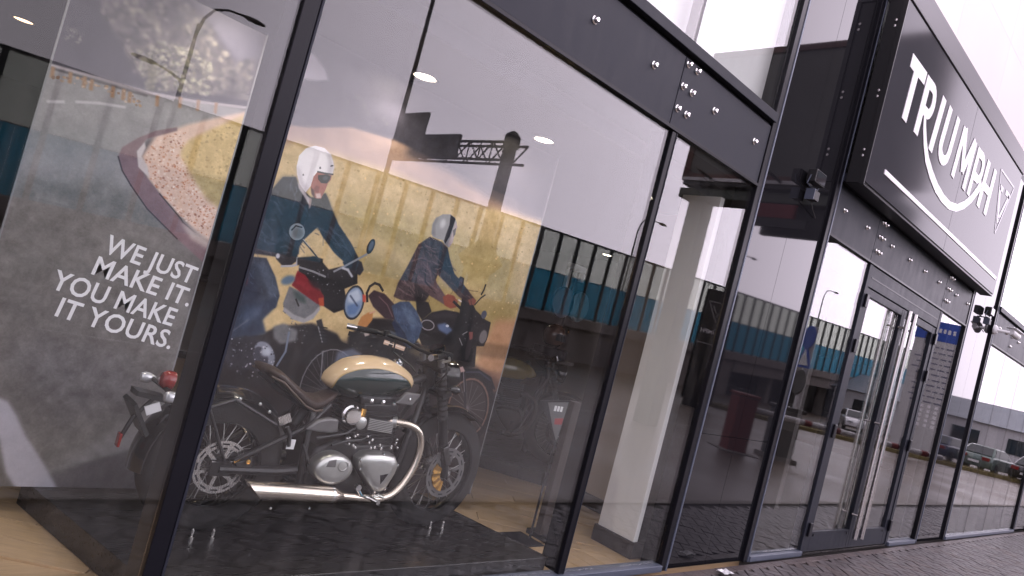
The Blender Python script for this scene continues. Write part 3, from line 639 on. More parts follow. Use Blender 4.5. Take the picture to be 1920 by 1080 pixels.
('l',[(1.973,1.288),(2.056,1.249)],0.0089,(208,180,122),3,0.3),
('l',[(2.122,2.132),(2.261,2.134)],0.0147,(207,179,121),3,0.3),
('l',[(2.42,1.252),(2.591,1.256)],0.0054,(217,189,131),3,0.3),
('l',[(2.616,1.636),(2.867,1.61)],0.0162,(221,193,135),3,0.3),
('l',[(3.601,2.073),(3.821,2.097)],0.0053,(213,185,127),3,0.3),
('l',[(3.007,1.213),(3.222,1.183)],0.0103,(223,195,137),3,0.3),
('l',[(3.053,2.129),(3.246,2.149)],0.0124,(229,201,143),3,0.3),
('l',[(2.415,2.248),(2.663,2.261)],0.014,(200,172,114),3,0.3),
('l',[(1.925,1.353),(2.106,1.348)],0.0053,(224,196,138),3,0.3),
('l',[(3.531,2.469),(3.679,2.474)],0.0043,(197,169,111),3,0.3),
('l',[(2.143,1.146),(2.318,1.138)],0.0146,(221,193,135),3,0.3),
('l',[(2.061,1.864),(2.227,1.848)],0.0085,(227,199,141),3,0.3),
('l',[(2.538,2.249),(2.71,2.227)],0.008,(220,192,134),3,0.3),
('l',[(2.706,2.075),(2.858,2.054)],0.0087,(218,190,132),3,0.3),
('l',[(3.153,1.721),(3.388,1.72)],0.0099,(205,177,119),3,0.3),
('l',[(1.959,2.06),(2.113,2.038)],0.0091,(224,196,138),3,0.3),
('l',[(2.002,1.079),(2.085,1.044)],0.0165,(200,172,114),3,0.3),
('l',[(3.15,2.519),(3.421,2.537)],0.0102,(205,177,119),3,0.3),
('l',[(2.074,1.995),(2.214,1.996)],0.0116,(204,176,118),3,0.3),
('l',[(2.131,1.025),(2.229,0.969)],0.0088,(194,166,108),3,0.3),
('l',[(1.768,1.84),(1.942,1.837)],0.0146,(194,166,108),3,0.3),
('l',[(2.831,1.236),(3.084,1.222)],0.0072,(220,192,134),3,0.3),
('l',[(2.533,1.262),(2.687,1.231)],0.0061,(207,179,121),3,0.3),
('l',[(3.167,2.095),(3.471,2.097)],0.0048,(224,196,138),3,0.3),
('l',[(2.297,2.309),(2.408,2.317)],0.0075,(203,175,117),3,0.3),
('l',[(2.782,1.194),(2.925,1.147)],0.0136,(206,178,120),3,0.3),
('l',[(3.363,2.094),(3.619,2.096)],0.0051,(212,184,126),3,0.3),
('l',[(2.802,1.667),(2.918,1.647)],0.0116,(221,193,135),3,0.3),
('l',[(3.427,2.095),(3.749,2.1)],0.0167,(204,176,118),3,0.3),
('l',[(2.232,2.261),(2.322,2.241)],0.0068,(221,193,135),3,0.3),
('p',[(3.775,1.53),(4.179,1.606),(4.193,0.884),(3.524,0.816),(3.688,1.13)],(206,160,120),10,8,1.0),
('p',[(3.67,1.34),(4.207,1.361),(4.186,1.244),(3.6,1.223)],(150,118,88),8,4,0.7),
('p',[(1.652,0.848),(2.191,1.096),(2.571,1.14),(3.101,1.167),(3.621,1.163),(4.073,1.041),(3.987,0.119),(1.616,0.093),(1.602,0.81)],(58,47,48),8,6,1.0),
('p',[(2.1,0.91),(2.346,1.086),(2.565,1.157),(2.613,0.871),(2.46,0.709)],(92,84,84),8,8,0.7),
('p',[(3.688,1.13),(4.01,1.13),(4.006,0.975),(3.713,0.899)],(150,112,92),6,4,0.7),
('p',[(2.532,1.181),(2.608,1.276),(2.671,1.334),(2.829,1.364),(2.951,1.301),(3.143,1.222),(3.35,1.269),(3.474,1.393),(3.582,1.28),(3.635,1.128),(3.472,1.106),(3.199,1.055),(2.863,1.081),(2.573,1.05)],(40,33,34),14,2,1.0),
('s',[(2.55,1.207),(2.84,1.33),(3.147,1.21),(3.502,1.215),(3.528,1.14),(3.009,1.078),(2.591,1.075)],[(94,82,76),(22,20,22),(134,124,118),(58,48,46),(196,184,172)],330,0.008,21),
('l',[(2.537,1.205),(2.632,1.198),(2.769,1.198),(2.915,1.186)],0.0294,(30,26,28),0,1.0),
('l',[(2.827,1.193),(2.996,1.172)],0.0315,(228,198,172),0,1.0),
('l',[(2.875,1.185),(2.888,1.181)],0.0336,(60,50,46),0,1.0),
('l',[(2.826,1.196),(2.995,1.176)],0.0084,(250,235,220),0,1.0),
('p',[(3.01,1.164),(3.147,1.21),(3.336,1.215),(3.392,1.146),(3.179,1.115)],(96,84,66),16,3,1.0),
('s',[(3.143,1.222),(3.327,1.239),(3.379,1.183),(3.2,1.143)],[(150,60,56),(110,96,70),(60,54,46)],50,0.012,22),
('p',[(3.112,1.13),(3.451,1.168),(3.532,1.127),(3.193,1.073)],(58,52,54),6,3,1.0),
('p',[(3.389,1.638),(3.446,1.669),(3.551,1.566),(3.678,1.51),(3.736,1.501),(3.744,1.4),(3.731,1.31),(3.655,1.298),(3.694,1.137),(3.569,1.119),(3.475,1.341),(3.412,1.473)],(26,23,27),10,1.5,1.0),
('s',[(3.393,1.626),(3.501,1.609),(3.687,1.485),(3.678,1.309),(3.627,1.154),(3.491,1.344)],[(90,88,98),(20,19,22),(150,146,150),(206,206,212)],120,0.007,23),
('p',[(3.737,1.378),(3.736,1.366),(3.733,1.355),(3.728,1.345),(3.722,1.336),(3.715,1.33),(3.706,1.326),(3.698,1.325),(3.689,1.327),(3.681,1.331),(3.673,1.338),(3.667,1.347),(3.663,1.357),(3.66,1.368),(3.659,1.38),(3.66,1.392),(3.663,1.403),(3.667,1.413),(3.673,1.422),(3.681,1.428),(3.689,1.432),(3.698,1.433),(3.706,1.431),(3.715,1.427),(3.722,1.42),(3.728,1.412),(3.733,1.401),(3.736,1.39)],(128,122,122),0,1,1.0),
('l',[(3.742,1.378),(3.741,1.365),(3.738,1.353),(3.733,1.342),(3.725,1.333),(3.717,1.326),(3.707,1.322),(3.698,1.321),(3.688,1.323),(3.678,1.328),(3.67,1.335),(3.663,1.344),(3.658,1.355),(3.654,1.367),(3.653,1.38),(3.654,1.393),(3.658,1.405),(3.663,1.416),(3.67,1.425),(3.678,1.432),(3.688,1.436),(3.698,1.437),(3.708,1.435),(3.717,1.431),(3.726,1.424),(3.733,1.414),(3.738,1.403),(3.741,1.391),(3.742,1.378)],0.0067,(60,56,58),0.5,1),
('p',[(3.674,1.547),(3.674,1.54),(3.671,1.533),(3.668,1.526),(3.664,1.521),(3.659,1.517),(3.653,1.515),(3.647,1.514),(3.64,1.515),(3.635,1.518),(3.629,1.522),(3.625,1.527),(3.622,1.533),(3.62,1.54),(3.619,1.547),(3.62,1.555),(3.622,1.562),(3.625,1.568),(3.629,1.573),(3.635,1.577),(3.64,1.579),(3.647,1.58),(3.653,1.579),(3.659,1.577),(3.664,1.573),(3.668,1.568),(3.672,1.561),(3.674,1.554)],(92,96,112),0,0.6,1.0),
('p',[(3.609,1.28),(3.61,1.256),(3.61,1.234),(3.608,1.214),(3.605,1.197),(3.601,1.184),(3.595,1.177),(3.59,1.174),(3.583,1.177),(3.577,1.185),(3.571,1.197),(3.566,1.214),(3.561,1.234),(3.558,1.256),(3.555,1.28),(3.554,1.303),(3.555,1.326),(3.557,1.346),(3.56,1.362),(3.564,1.375),(3.569,1.383),(3.575,1.386),(3.581,1.383),(3.587,1.375),(3.593,1.363),(3.599,1.346),(3.604,1.326),(3.607,1.303)],(64,56,58),0,1,1.0),
('p',[(3.543,1.392),(3.584,1.4),(3.597,1.349),(3.573,1.331)],(150,90,84),4,1,1.0),
('l',[(3.513,1.282),(3.459,1.339),(3.527,1.39)],0.0084,(150,148,150),0,1.0),
('p',[(3.084,1.399),(3.154,1.469),(3.267,1.51),(3.397,1.516),(3.461,1.47),(3.487,1.356),(3.417,1.266),(3.266,1.229),(3.143,1.222),(3.094,1.277)],(30,25,28),6,1.5,1.0),
('p',[(3.101,1.44),(3.271,1.5),(3.403,1.5),(3.35,1.462),(3.197,1.433)],(66,60,68),4,4,0.8),
('l',[(3.205,1.371),(3.204,1.364),(3.199,1.357),(3.192,1.35),(3.183,1.345),(3.172,1.341),(3.16,1.339),(3.147,1.339),(3.134,1.34),(3.122,1.343),(3.111,1.348),(3.102,1.353),(3.095,1.36),(3.091,1.367),(3.089,1.375),(3.09,1.383),(3.095,1.39),(3.101,1.396),(3.111,1.401),(3.121,1.405),(3.134,1.407),(3.147,1.408),(3.16,1.407),(3.172,1.404),(3.183,1.399),(3.192,1.394),(3.199,1.387),(3.204,1.379),(3.205,1.371)],0.0092,(158,152,156),0.4,1),
('p',[(3.19,1.372),(3.189,1.366),(3.186,1.361),(3.181,1.357),(3.174,1.353),(3.166,1.35),(3.156,1.349),(3.147,1.348),(3.137,1.349),(3.128,1.351),(3.12,1.355),(3.113,1.359),(3.108,1.364),(3.104,1.369),(3.103,1.375),(3.104,1.38),(3.108,1.385),(3.113,1.39),(3.12,1.394),(3.128,1.396),(3.137,1.398),(3.147,1.398),(3.156,1.397),(3.166,1.395),(3.174,1.392),(3.181,1.388),(3.186,1.383),(3.189,1.378)],(34,30,34),0,0,1.0),
('p',[(3.226,1.394),(3.298,1.42),(3.387,1.378),(3.344,1.334),(3.256,1.355)],(104,122,156),6,2,1.0),
('p',[(3.34,1.402),(3.34,1.4),(3.34,1.397),(3.338,1.395),(3.337,1.393),(3.334,1.392),(3.331,1.39),(3.328,1.39),(3.325,1.389),(3.321,1.389),(3.318,1.39),(3.315,1.391),(3.313,1.393),(3.311,1.395),(3.31,1.397),(3.31,1.399),(3.31,1.401),(3.311,1.403),(3.313,1.405),(3.316,1.407),(3.318,1.408),(3.322,1.409),(3.325,1.409),(3.328,1.409),(3.331,1.408),(3.334,1.407),(3.337,1.406),(3.339,1.404)],(210,214,224),0,0.5,1.0),
('p',[(2.598,1.477),(2.631,1.523),(2.723,1.516),(2.818,1.464),(2.862,1.358),(2.775,1.354),(2.659,1.414)],(70,46,53),8,1.2,1.0),
('l',[(2.683,1.489),(2.766,1.447),(2.832,1.376)],0.0084,(120,88,94),0.8,1.0),
('l',[(2.604,1.438),(2.583,1.492),(2.592,1.54),(2.623,1.57),(2.662,1.567),(2.7,1.534)],0.0168,(30,26,30),0,1.0),
('p',[(2.578,1.276),(2.591,1.33),(2.633,1.368),(2.671,1.375),(2.681,1.324),(2.656,1.273),(2.617,1.248)],(206,146,82),6,1.2,1.0),
('l',[(2.647,1.365),(2.682,1.383)],0.0105,(220,170,140),0,1.0),
('p',[(2.631,1.245),(2.666,1.263),(2.693,1.22),(2.658,1.203)],(200,186,178),8,1,1.0),
('p',[(2.841,1.282),(2.948,1.264),(2.959,1.229),(2.869,1.238)],(96,104,112),8,1.5,1.0),
('p',[(2.799,1.448),(2.86,1.49),(2.935,1.506),(3.024,1.45),(3.105,1.359),(3.098,1.265),(3.049,1.183),(2.969,1.28),(2.853,1.368)],(76,94,122),16,1.2,1.0),
('p',[(2.884,1.459),(2.961,1.45),(3.056,1.369),(3.035,1.316),(2.952,1.387)],(104,124,150),14,3,0.7),
('p',[(2.853,1.368),(2.969,1.28),(3.049,1.183),(3.017,1.19),(2.907,1.257),(2.84,1.33)],(44,60,92),6,1.5,0.9),
('p',[(2.987,1.529),(3.101,1.533),(3.149,1.474),(3.084,1.399),(3.021,1.449)],(38,32,34),4,1,1.0),
('p',[(2.963,1.988),(3.075,1.978),(3.14,1.953),(3.179,1.885),(3.256,1.789),(3.314,1.757),(3.449,1.683),(3.515,1.645),(3.461,1.601),(3.357,1.631),(3.2,1.706),(3.116,1.744),(3.096,1.595),(3.059,1.529),(2.983,1.518),(2.87,1.502),(2.797,1.513),(2.803,1.611),(2.849,1.766),(2.884,1.909)],(80,60,62),24,1,1.0),
('p',[(3.074,1.959),(3.136,1.95),(3.179,1.885),(3.256,1.789),(3.246,1.761),(3.148,1.789),(3.123,1.745),(3.08,1.848)],(42,42,56),6,1.5,1.0),
('p',[(3.238,1.785),(3.314,1.757),(3.449,1.683),(3.44,1.636),(3.341,1.679),(3.235,1.746)],(66,58,68),8,1.5,1.0),
('p',[(2.907,1.817),(2.991,1.813),(3.079,1.735),(3.128,1.684),(3.233,1.611),(3.323,1.585),(3.256,1.544),(3.1,1.582),(2.974,1.637),(2.917,1.71)],(106,82,84),24,1.5,1.0),
('p',[(2.946,1.63),(3.084,1.584),(3.07,1.533),(2.991,1.517)],(34,28,32),5,2,1.0),
('l',[(2.891,1.886),(2.957,1.916),(3.043,1.888)],0.0092,(150,122,122),1.2,0.6),
('l',[(2.866,1.783),(2.941,1.826),(3.02,1.82)],0.0092,(150,122,122),1.2,0.6),
('l',[(2.829,1.629),(2.908,1.61),(2.965,1.573)],0.0092,(150,122,122),1.2,0.6),
('l',[(2.817,1.578),(2.898,1.553),(2.959,1.547)],0.0092,(150,122,122),1.2,0.6),
('l',[(2.967,1.795),(3.043,1.751),(3.081,1.685)],0.0092,(150,122,122),1.2,0.6),
('l',[(2.955,1.694),(3.056,1.667),(3.163,1.628)],0.0092,(150,122,122),1.2,0.6),
('l',[(2.871,1.723),(2.937,1.702),(2.95,1.619)],0.0101,(44,32,36),1.2,0.8),
('l',[(2.911,1.916),(3.0,1.878),(3.076,1.884)],0.0101,(44,32,36),1.2,0.8),
('l',[(2.845,1.668),(2.911,1.647)],0.0101,(44,32,36),1.2,0.8),
('l',[(2.996,1.753),(3.023,1.672),(3.137,1.61)],0.0101,(44,32,36),1.2,0.8),
('p',[(3.213,1.598),(3.251,1.628),(3.312,1.627),(3.364,1.594),(3.361,1.548),(3.31,1.529),(3.248,1.542)],(158,84,62),10,1,1.0),
('p',[(3.453,1.625),(3.496,1.65),(3.534,1.639),(3.53,1.601),(3.482,1.589)],(150,92,76),8,1,1.0),
('l',[(3.323,1.585),(3.423,1.541)],0.021,(26,23,27),0,1.0),
('l',[(3.366,1.607),(3.393,1.6)],0.0105,(230,220,220),0,1.0),
('p',[(3.301,1.735),(3.323,1.779),(3.361,1.775),(3.372,1.725),(3.339,1.685),(3.309,1.698)],(46,48,62),4,1,1.0),
('p',[(3.356,1.738),(3.355,1.731),(3.354,1.724),(3.353,1.718),(3.35,1.713),(3.347,1.709),(3.344,1.707),(3.341,1.706),(3.337,1.707),(3.334,1.709),(3.331,1.713),(3.329,1.718),(3.327,1.724),(3.326,1.73),(3.325,1.737),(3.326,1.744),(3.327,1.751),(3.329,1.757),(3.331,1.762),(3.334,1.766),(3.337,1.768),(3.34,1.769),(3.344,1.769),(3.347,1.766),(3.35,1.763),(3.352,1.758),(3.354,1.752),(3.355,1.745)],(92,96,116),0,1,1.0),
('l',[(3.53,1.601),(3.57,1.663),(3.607,1.697)],0.0101,(40,38,44),0,1.0),
('l',[(3.584,1.772),(3.581,1.731),(3.568,1.692)],0.0143,(34,32,38),0,1.0),
('p',[(2.968,2.011),(2.955,2.076),(2.97,2.127),(3.018,2.169),(3.083,2.188),(3.132,2.177),(3.159,2.146),(3.166,2.097),(3.167,2.047),(3.165,1.996),(3.15,1.956),(3.105,1.967),(3.079,1.992),(3.024,1.99),(2.984,1.994)],(150,149,155),4,0.8,1.0),
('p',[(2.968,2.011),(2.955,2.076),(2.97,2.127),(2.989,2.14),(2.981,2.071),(3.006,1.997)],(112,110,118),4,2.5,0.9),
('p',[(3.063,2.108),(3.063,2.1),(3.061,2.092),(3.058,2.086),(3.055,2.08),(3.05,2.076),(3.045,2.073),(3.04,2.072),(3.035,2.072),(3.03,2.074),(3.025,2.078),(3.021,2.083),(3.019,2.09),(3.017,2.097),(3.016,2.104),(3.017,2.112),(3.018,2.12),(3.021,2.126),(3.025,2.132),(3.029,2.136),(3.034,2.139),(3.04,2.141),(3.045,2.14),(3.05,2.138),(3.054,2.134),(3.058,2.129),(3.061,2.122),(3.063,2.115)],(206,206,212),0,3,0.9),
('p',[(3.087,2.186),(3.141,2.169),(3.136,2.108),(3.128,2.03),(3.108,1.974),(3.09,1.991),(3.092,2.045),(3.1,2.111)],(40,43,58),4,0.8,1.0),
('p',[(3.146,2.155),(3.175,2.119),(3.167,2.066),(3.171,2.0),(3.152,1.959),(3.132,1.974),(3.142,2.046),(3.145,2.111)],(176,158,160),6,1,1.0),
('p',[(3.144,2.085),(3.165,2.11),(3.175,2.062),(3.163,2.04)],(92,84,92),4,0.8,1.0),
('p',[(4.017,0.804),(4.014,0.742),(3.998,0.684),(3.969,0.633),(3.93,0.592),(3.881,0.563),(3.826,0.548),(3.769,0.546),(3.711,0.559),(3.656,0.583),(3.606,0.62),(3.564,0.665),(3.531,0.718),(3.51,0.776),(3.499,0.835),(3.501,0.894),(3.516,0.949),(3.541,0.998),(3.577,1.039),(3.622,1.07),(3.674,1.089),(3.731,1.094),(3.789,1.086),(3.846,1.064),(3.899,1.029),(3.945,0.983),(3.981,0.928),(4.006,0.868)],(34,29,31),0,1.5,1.0),
('p',[(3.926,0.8),(3.925,0.751),(3.913,0.706),(3.893,0.666),(3.864,0.634),(3.829,0.611),(3.789,0.598),(3.747,0.596),(3.704,0.606),(3.663,0.625),(3.626,0.653),(3.595,0.689),(3.57,0.73),(3.554,0.776),(3.546,0.823),(3.547,0.87),(3.558,0.913),(3.577,0.952),(3.603,0.985),(3.637,1.009),(3.675,1.023),(3.717,1.027),(3.76,1.02),(3.801,1.003),(3.84,0.975),(3.874,0.939),(3.9,0.897),(3.918,0.849)],(72,62,60),0,1.5,1.0),
('l',[(3.95,0.802),(3.948,0.751),(3.936,0.702),(3.913,0.66),(3.881,0.626),(3.843,0.602),(3.799,0.589),(3.753,0.587),(3.707,0.597),(3.663,0.617),(3.622,0.647),(3.588,0.685),(3.562,0.729),(3.544,0.777),(3.535,0.827),(3.537,0.876),(3.548,0.923),(3.569,0.964),(3.598,0.998),(3.635,1.023),(3.676,1.038),(3.722,1.043),(3.768,1.036),(3.814,1.017),(3.856,0.988),(3.893,0.95),(3.922,0.905),(3.941,0.855),(3.95,0.802)],0.0168,(140,112,98),1,1),
('l',[(3.732,0.812),(3.927,0.808)],0.005,(128,122,124),0.5,0.8),
('l',[(3.732,0.812),(3.935,0.733)],0.005,(128,122,124),0.5,0.8),
('l',[(3.732,0.812),(3.918,0.668)],0.005,(128,122,124),0.5,0.8),
('l',[(3.732,0.812),(3.878,0.621)],0.005,(128,122,124),0.5,0.8),
('l',[(3.732,0.812),(3.821,0.598)],0.005,(128,122,124),0.5,0.8),
('l',[(3.732,0.812),(3.754,0.6)],0.005,(128,122,124),0.5,0.8),
('l',[(3.732,0.812),(3.685,0.629)],0.005,(128,122,124),0.5,0.8),
('l',[(3.732,0.812),(3.623,0.678)],0.005,(128,122,124),0.5,0.8),
('l',[(3.732,0.812),(3.575,0.743)],0.005,(128,122,124),0.5,0.8),
('l',[(3.732,0.812),(3.545,0.815)],0.005,(128,122,124),0.5,0.8),
('l',[(3.732,0.812),(3.538,0.887)],0.005,(128,122,124),0.5,0.8),
('l',[(3.732,0.812),(3.553,0.95)],0.005,(128,122,124),0.5,0.8),
('l',[(3.732,0.812),(3.59,0.996)],0.005,(128,122,124),0.5,0.8),
('l',[(3.732,0.812),(3.644,1.022)],0.005,(128,122,124),0.5,0.8),
('l',[(3.732,0.812),(3.709,1.022)],0.005,(128,122,124),0.5,0.8),
('l',[(3.732,0.812),(3.779,0.997)],0.005,(128,122,124),0.5,0.8),
('l',[(3.732,0.812),(3.843,0.949)],0.005,(128,122,124),0.5,0.8),
('l',[(3.732,0.812),(3.895,0.883)],0.005,(128,122,124),0.5,0.8),
('p',[(3.502,1.037),(3.58,1.107),(3.73,1.128),(3.893,1.081),(3.974,0.988),(3.906,0.994),(3.773,1.059),(3.635,1.048),(3.556,0.978)],(30,27,33),6,1,1.0),
('l',[(3.622,1.086),(3.757,1.104),(3.894,1.054)],0.0105,(78,80,100),1,1.0),
('l',[(3.6,1.09),(3.665,0.938),(3.723,0.757)],0.0252,(58,54,58),0,1.0),
('l',[(3.593,1.089),(3.656,0.937)],0.0076,(140,136,140),0.5,1.0),
('l',[(3.443,0.965),(3.525,1.067)],0.0126,(150,146,146),0,1.0),
('p',[(3.515,1.098),(3.573,1.126),(3.611,1.091),(3.558,1.071)],(196,166,160),8,1,1.0),
('p',[(1.705,1.036),(1.754,1.088),(1.951,1.1),(2.027,1.159),(2.253,1.223),(2.447,1.186),(2.561,1.083),(2.554,0.839),(1.785,0.748)],(44,38,42),14,2,1.0),
('p',[(2.062,1.564),(2.188,1.628),(2.265,1.579),(2.354,1.623),(2.466,1.626),(2.494,1.538),(2.41,1.484),(2.473,1.368),(2.384,1.316),(2.299,1.345),(2.242,1.448),(2.078,1.467)],(28,26,31),10,1.2,1.0),
('s',[(2.054,1.55),(2.207,1.565),(2.426,1.605),(2.395,1.493),(2.34,1.377),(2.266,1.453)],[(108,108,118),(22,20,26),(226,226,232),(18,17,20),(150,150,158)],150,0.008,31),
('p',[(1.651,1.526),(1.743,1.537),(1.847,1.552),(1.931,1.456),(1.992,1.349),(1.985,1.271),(1.873,1.196),(1.795,1.128),(1.716,1.072),(1.706,1.331)],(66,76,94),16,1.2,1.0),
('p',[(1.794,1.509),(1.849,1.528),(1.94,1.425),(1.98,1.358),(1.938,1.316),(1.864,1.419)],(96,110,130),14,3,0.7),
('p',[(1.716,1.48),(1.772,1.472),(1.885,1.305),(1.839,1.2),(1.776,1.156),(1.745,1.339)],(52,62,86),14,4,0.8),
('p',[(1.776,1.243),(1.978,1.329),(1.99,1.286),(1.927,1.185),(1.973,1.104),(1.8,1.042),(1.738,0.956),(1.728,1.105)],(52,66,92),10,2,1.0),
('p',[(1.808,1.206),(1.902,1.269),(1.907,1.214),(1.814,1.109)],(96,112,138),8,4,0.7),
('l',[(1.722,0.975),(1.75,1.066),(1.841,1.169)],0.0084,(150,146,150),1,0.5),
('p',[(1.738,1.031),(1.846,1.071),(2.007,1.065),(2.09,0.943),(1.993,0.873),(1.818,0.86),(1.733,0.934)],(58,56,66),14,2,1.0),
('p',[(2.053,1.004),(2.064,0.986),(2.071,0.968),(2.075,0.949),(2.075,0.932),(2.072,0.917),(2.064,0.905),(2.053,0.897),(2.04,0.892),(2.025,0.892),(2.008,0.895),(1.991,0.903),(1.974,0.914),(1.959,0.928),(1.946,0.945),(1.935,0.962),(1.928,0.981),(1.924,0.999),(1.924,1.015),(1.927,1.03),(1.935,1.042),(1.945,1.051),(1.958,1.055),(1.973,1.056),(1.99,1.053),(2.007,1.046),(2.023,1.035),(2.039,1.021)],(150,154,166),0,1,1.0),
('p',[(2.016,0.981),(2.024,0.967),(2.03,0.954),(2.033,0.94),(2.034,0.928),(2.032,0.917),(2.027,0.909),(2.02,0.903),(2.011,0.9),(2.0,0.9),(1.988,0.903),(1.976,0.909),(1.964,0.917),(1.953,0.928),(1.944,0.94),(1.936,0.953),(1.93,0.967),(1.927,0.98),(1.926,0.992),(1.928,1.002),(1.933,1.011),(1.94,1.017),(1.949,1.02),(1.96,1.02),(1.971,1.017),(1.983,1.012),(1.995,1.003),(2.006,0.993)],(78,78,92),0,1.5,1.0),
('p',[(2.032,1.013),(2.035,1.007),(2.037,1.001),(2.037,0.994),(2.036,0.987),(2.032,0.981),(2.028,0.976),(2.022,0.972),(2.015,0.969),(2.008,0.967),(2.0,0.967),(1.993,0.969),(1.986,0.972),(1.98,0.976),(1.976,0.982),(1.972,0.988),(1.971,0.994),(1.971,1.001),(1.972,1.007),(1.975,1.013),(1.98,1.019),(1.986,1.023),(1.992,1.026),(2.0,1.027),(2.007,1.027),(2.014,1.026),(2.021,1.023),(2.027,1.019)],(206,210,220),0,2,0.9),
('s',[(1.728,1.03),(1.957,1.079),(2.071,1.008),(2.093,0.852),(1.921,0.808),(1.765,0.896)],[(190,190,200),(40,38,46),(110,108,120),(216,214,220),(64,60,70)],170,0.01,32),
('p',[(2.005,1.155),(2.066,1.188),(2.171,1.161),(2.179,1.094),(2.081,1.055),(2.024,1.09)],(128,128,130),12,2,1.0),
('s',[(2.035,1.295),(2.26,1.2),(2.221,1.077),(2.098,1.08)],[(120,120,126),(40,38,42),(80,78,84),(170,170,176)],80,0.01,33),
('l',[(2.116,1.14),(2.128,1.017),(2.096,0.921)],0.0143,(130,140,158),0.8,1.0),
('l',[(2.298,1.243),(2.38,1.103),(2.43,0.872)],0.0378,(58,56,62),1,1.0),
('l',[(2.302,1.208),(2.373,1.09),(2.421,0.871)],0.0092,(150,148,152),0.8,1.0),
('l',[(2.308,1.209),(2.366,1.212)],0.0063,(30,28,32),0,1.0),
('l',[(2.315,1.189),(2.372,1.192)],0.0063,(30,28,32),0,1.0),
('l',[(2.321,1.169),(2.378,1.172)],0.0063,(30,28,32),0,1.0),
('l',[(2.327,1.149),(2.385,1.151)],0.0063,(30,28,32),0,1.0),
('l',[(2.333,1.128),(2.391,1.131)],0.0063,(30,28,32),0,1.0),
('l',[(2.339,1.108),(2.397,1.111)],0.0063,(30,28,32),0,1.0),
('l',[(2.758,0.778),(2.756,0.704),(2.741,0.635),(2.714,0.575),(2.675,0.527),(2.629,0.493),(2.576,0.476),(2.521,0.474),(2.465,0.489),(2.412,0.518),(2.364,0.561),(2.323,0.615),(2.291,0.677),(2.27,0.745),(2.259,0.814),(2.261,0.883),(2.273,0.948),(2.297,1.006),(2.331,1.054),(2.374,1.09),(2.424,1.112),(2.478,1.119),(2.534,1.109),(2.589,1.084),(2.641,1.043),(2.686,0.989),(2.721,0.924),(2.746,0.853),(2.758,0.778)],0.0462,(38,33,35),1.5,1),
('l',[(2.723,0.78),(2.722,0.715),(2.709,0.654),(2.685,0.6),(2.653,0.557),(2.612,0.527),(2.567,0.511),(2.519,0.509),(2.47,0.522),(2.424,0.548),(2.382,0.586),(2.346,0.634),(2.318,0.689),(2.299,0.75),(2.289,0.812),(2.29,0.874),(2.302,0.932),(2.322,0.984),(2.352,1.027),(2.39,1.059),(2.433,1.078),(2.48,1.084),(2.529,1.075),(2.577,1.052),(2.622,1.016),(2.661,0.968),(2.692,0.91),(2.713,0.847),(2.723,0.78)],0.0084,(150,148,152),0.8,0.9),
('l',[(2.499,0.797),(2.304,0.774)],0.005,(120,116,118),0.5,0.7),
('l',[(2.499,0.797),(2.291,0.834)],0.005,(120,116,118),0.5,0.7),
('l',[(2.499,0.797),(2.287,0.892)],0.005,(120,116,118),0.5,0.7),
('l',[(2.499,0.797),(2.294,0.945)],0.005,(120,116,118),0.5,0.7),
('l',[(2.499,0.797),(2.311,0.992)],0.005,(120,116,118),0.5,0.7),
('l',[(2.499,0.797),(2.336,1.03)],0.005,(120,116,118),0.5,0.7),
('l',[(2.499,0.797),(2.369,1.057)],0.005,(120,116,118),0.5,0.7),
('l',[(2.499,0.797),(2.409,1.072)],0.005,(120,116,118),0.5,0.7),
('l',[(2.499,0.797),(2.454,1.074)],0.005,(120,116,118),0.5,0.7),
('l',[(2.499,0.797),(2.502,1.062)],0.005,(120,116,118),0.5,0.7),
('l',[(2.499,0.797),(2.55,1.038)],0.005,(120,116,118),0.5,0.7),
('l',[(2.499,0.797),(2.596,1.001)],0.005,(120,116,118),0.5,0.7),
('l',[(2.499,0.797),(2.638,0.954)],0.005,(120,116,118),0.5,0.7),
('l',[(2.499,0.797),(2.674,0.899)],0.005,(120,116,118),0.5,0.7),
('p',[(2.482,1.071),(2.593,1.113),(2.706,1.069),(2.636,1.021),(2.485,0.975)],(140,150,172),8,3,0.8),
('p',[(2.036,1.419),(2.128,1.4),(2.24,1.373),(2.275,1.341),(2.246,1.272),(2.197,1.229),(2.122,1.241),(2.041,1.277),(2.026,1.307)],(132,132,135),12,1,1.0),
('p',[(2.062,1.403),(2.153,1.378),(2.179,1.332),(2.101,1.35)],(74,94,90),4,2,0.8),
('p',[(2.038,1.287),(2.118,1.253),(2.193,1.243),(2.241,1.288),(2.269,1.339),(2.281,1.319),(2.252,1.251),(2.196,1.214),(2.116,1.222),(2.039,1.262)],(176,174,176),6,1,1.0),
('l',[(2.101,1.35),(2.131,1.312)],0.0105,(60,58,60),0.8,1.0),
('p',[(2.061,1.525),(2.119,1.51),(2.159,1.48),(2.246,1.437),(2.281,1.41),(2.301,1.346),(2.246,1.352),(2.122,1.399),(2.049,1.428),(2.054,1.451)],(150,30,42),16,1,1.0),
('p',[(2.14,1.482),(2.206,1.485),(2.272,1.431),(2.193,1.448)],(58,20,30),8,2,0.9),
('p',[(2.246,1.386),(2.282,1.399),(2.301,1.346),(2.269,1.342)],(200,92,54),6,1,1.0),
('p',[(2.058,1.479),(2.06,1.474),(2.061,1.467),(2.059,1.46),(2.056,1.452),(2.05,1.445),(2.043,1.438),(2.034,1.432),(2.025,1.427),(2.015,1.423),(2.006,1.421),(1.997,1.421),(1.989,1.422),(1.983,1.424),(1.978,1.429),(1.976,1.434),(1.975,1.441),(1.977,1.448),(1.981,1.455),(1.986,1.462),(1.993,1.469),(2.002,1.476),(2.011,1.481),(2.02,1.484),(2.03,1.487),(2.039,1.487),(2.047,1.486),(2.053,1.483)],(92,122,152),0,2,0.9),
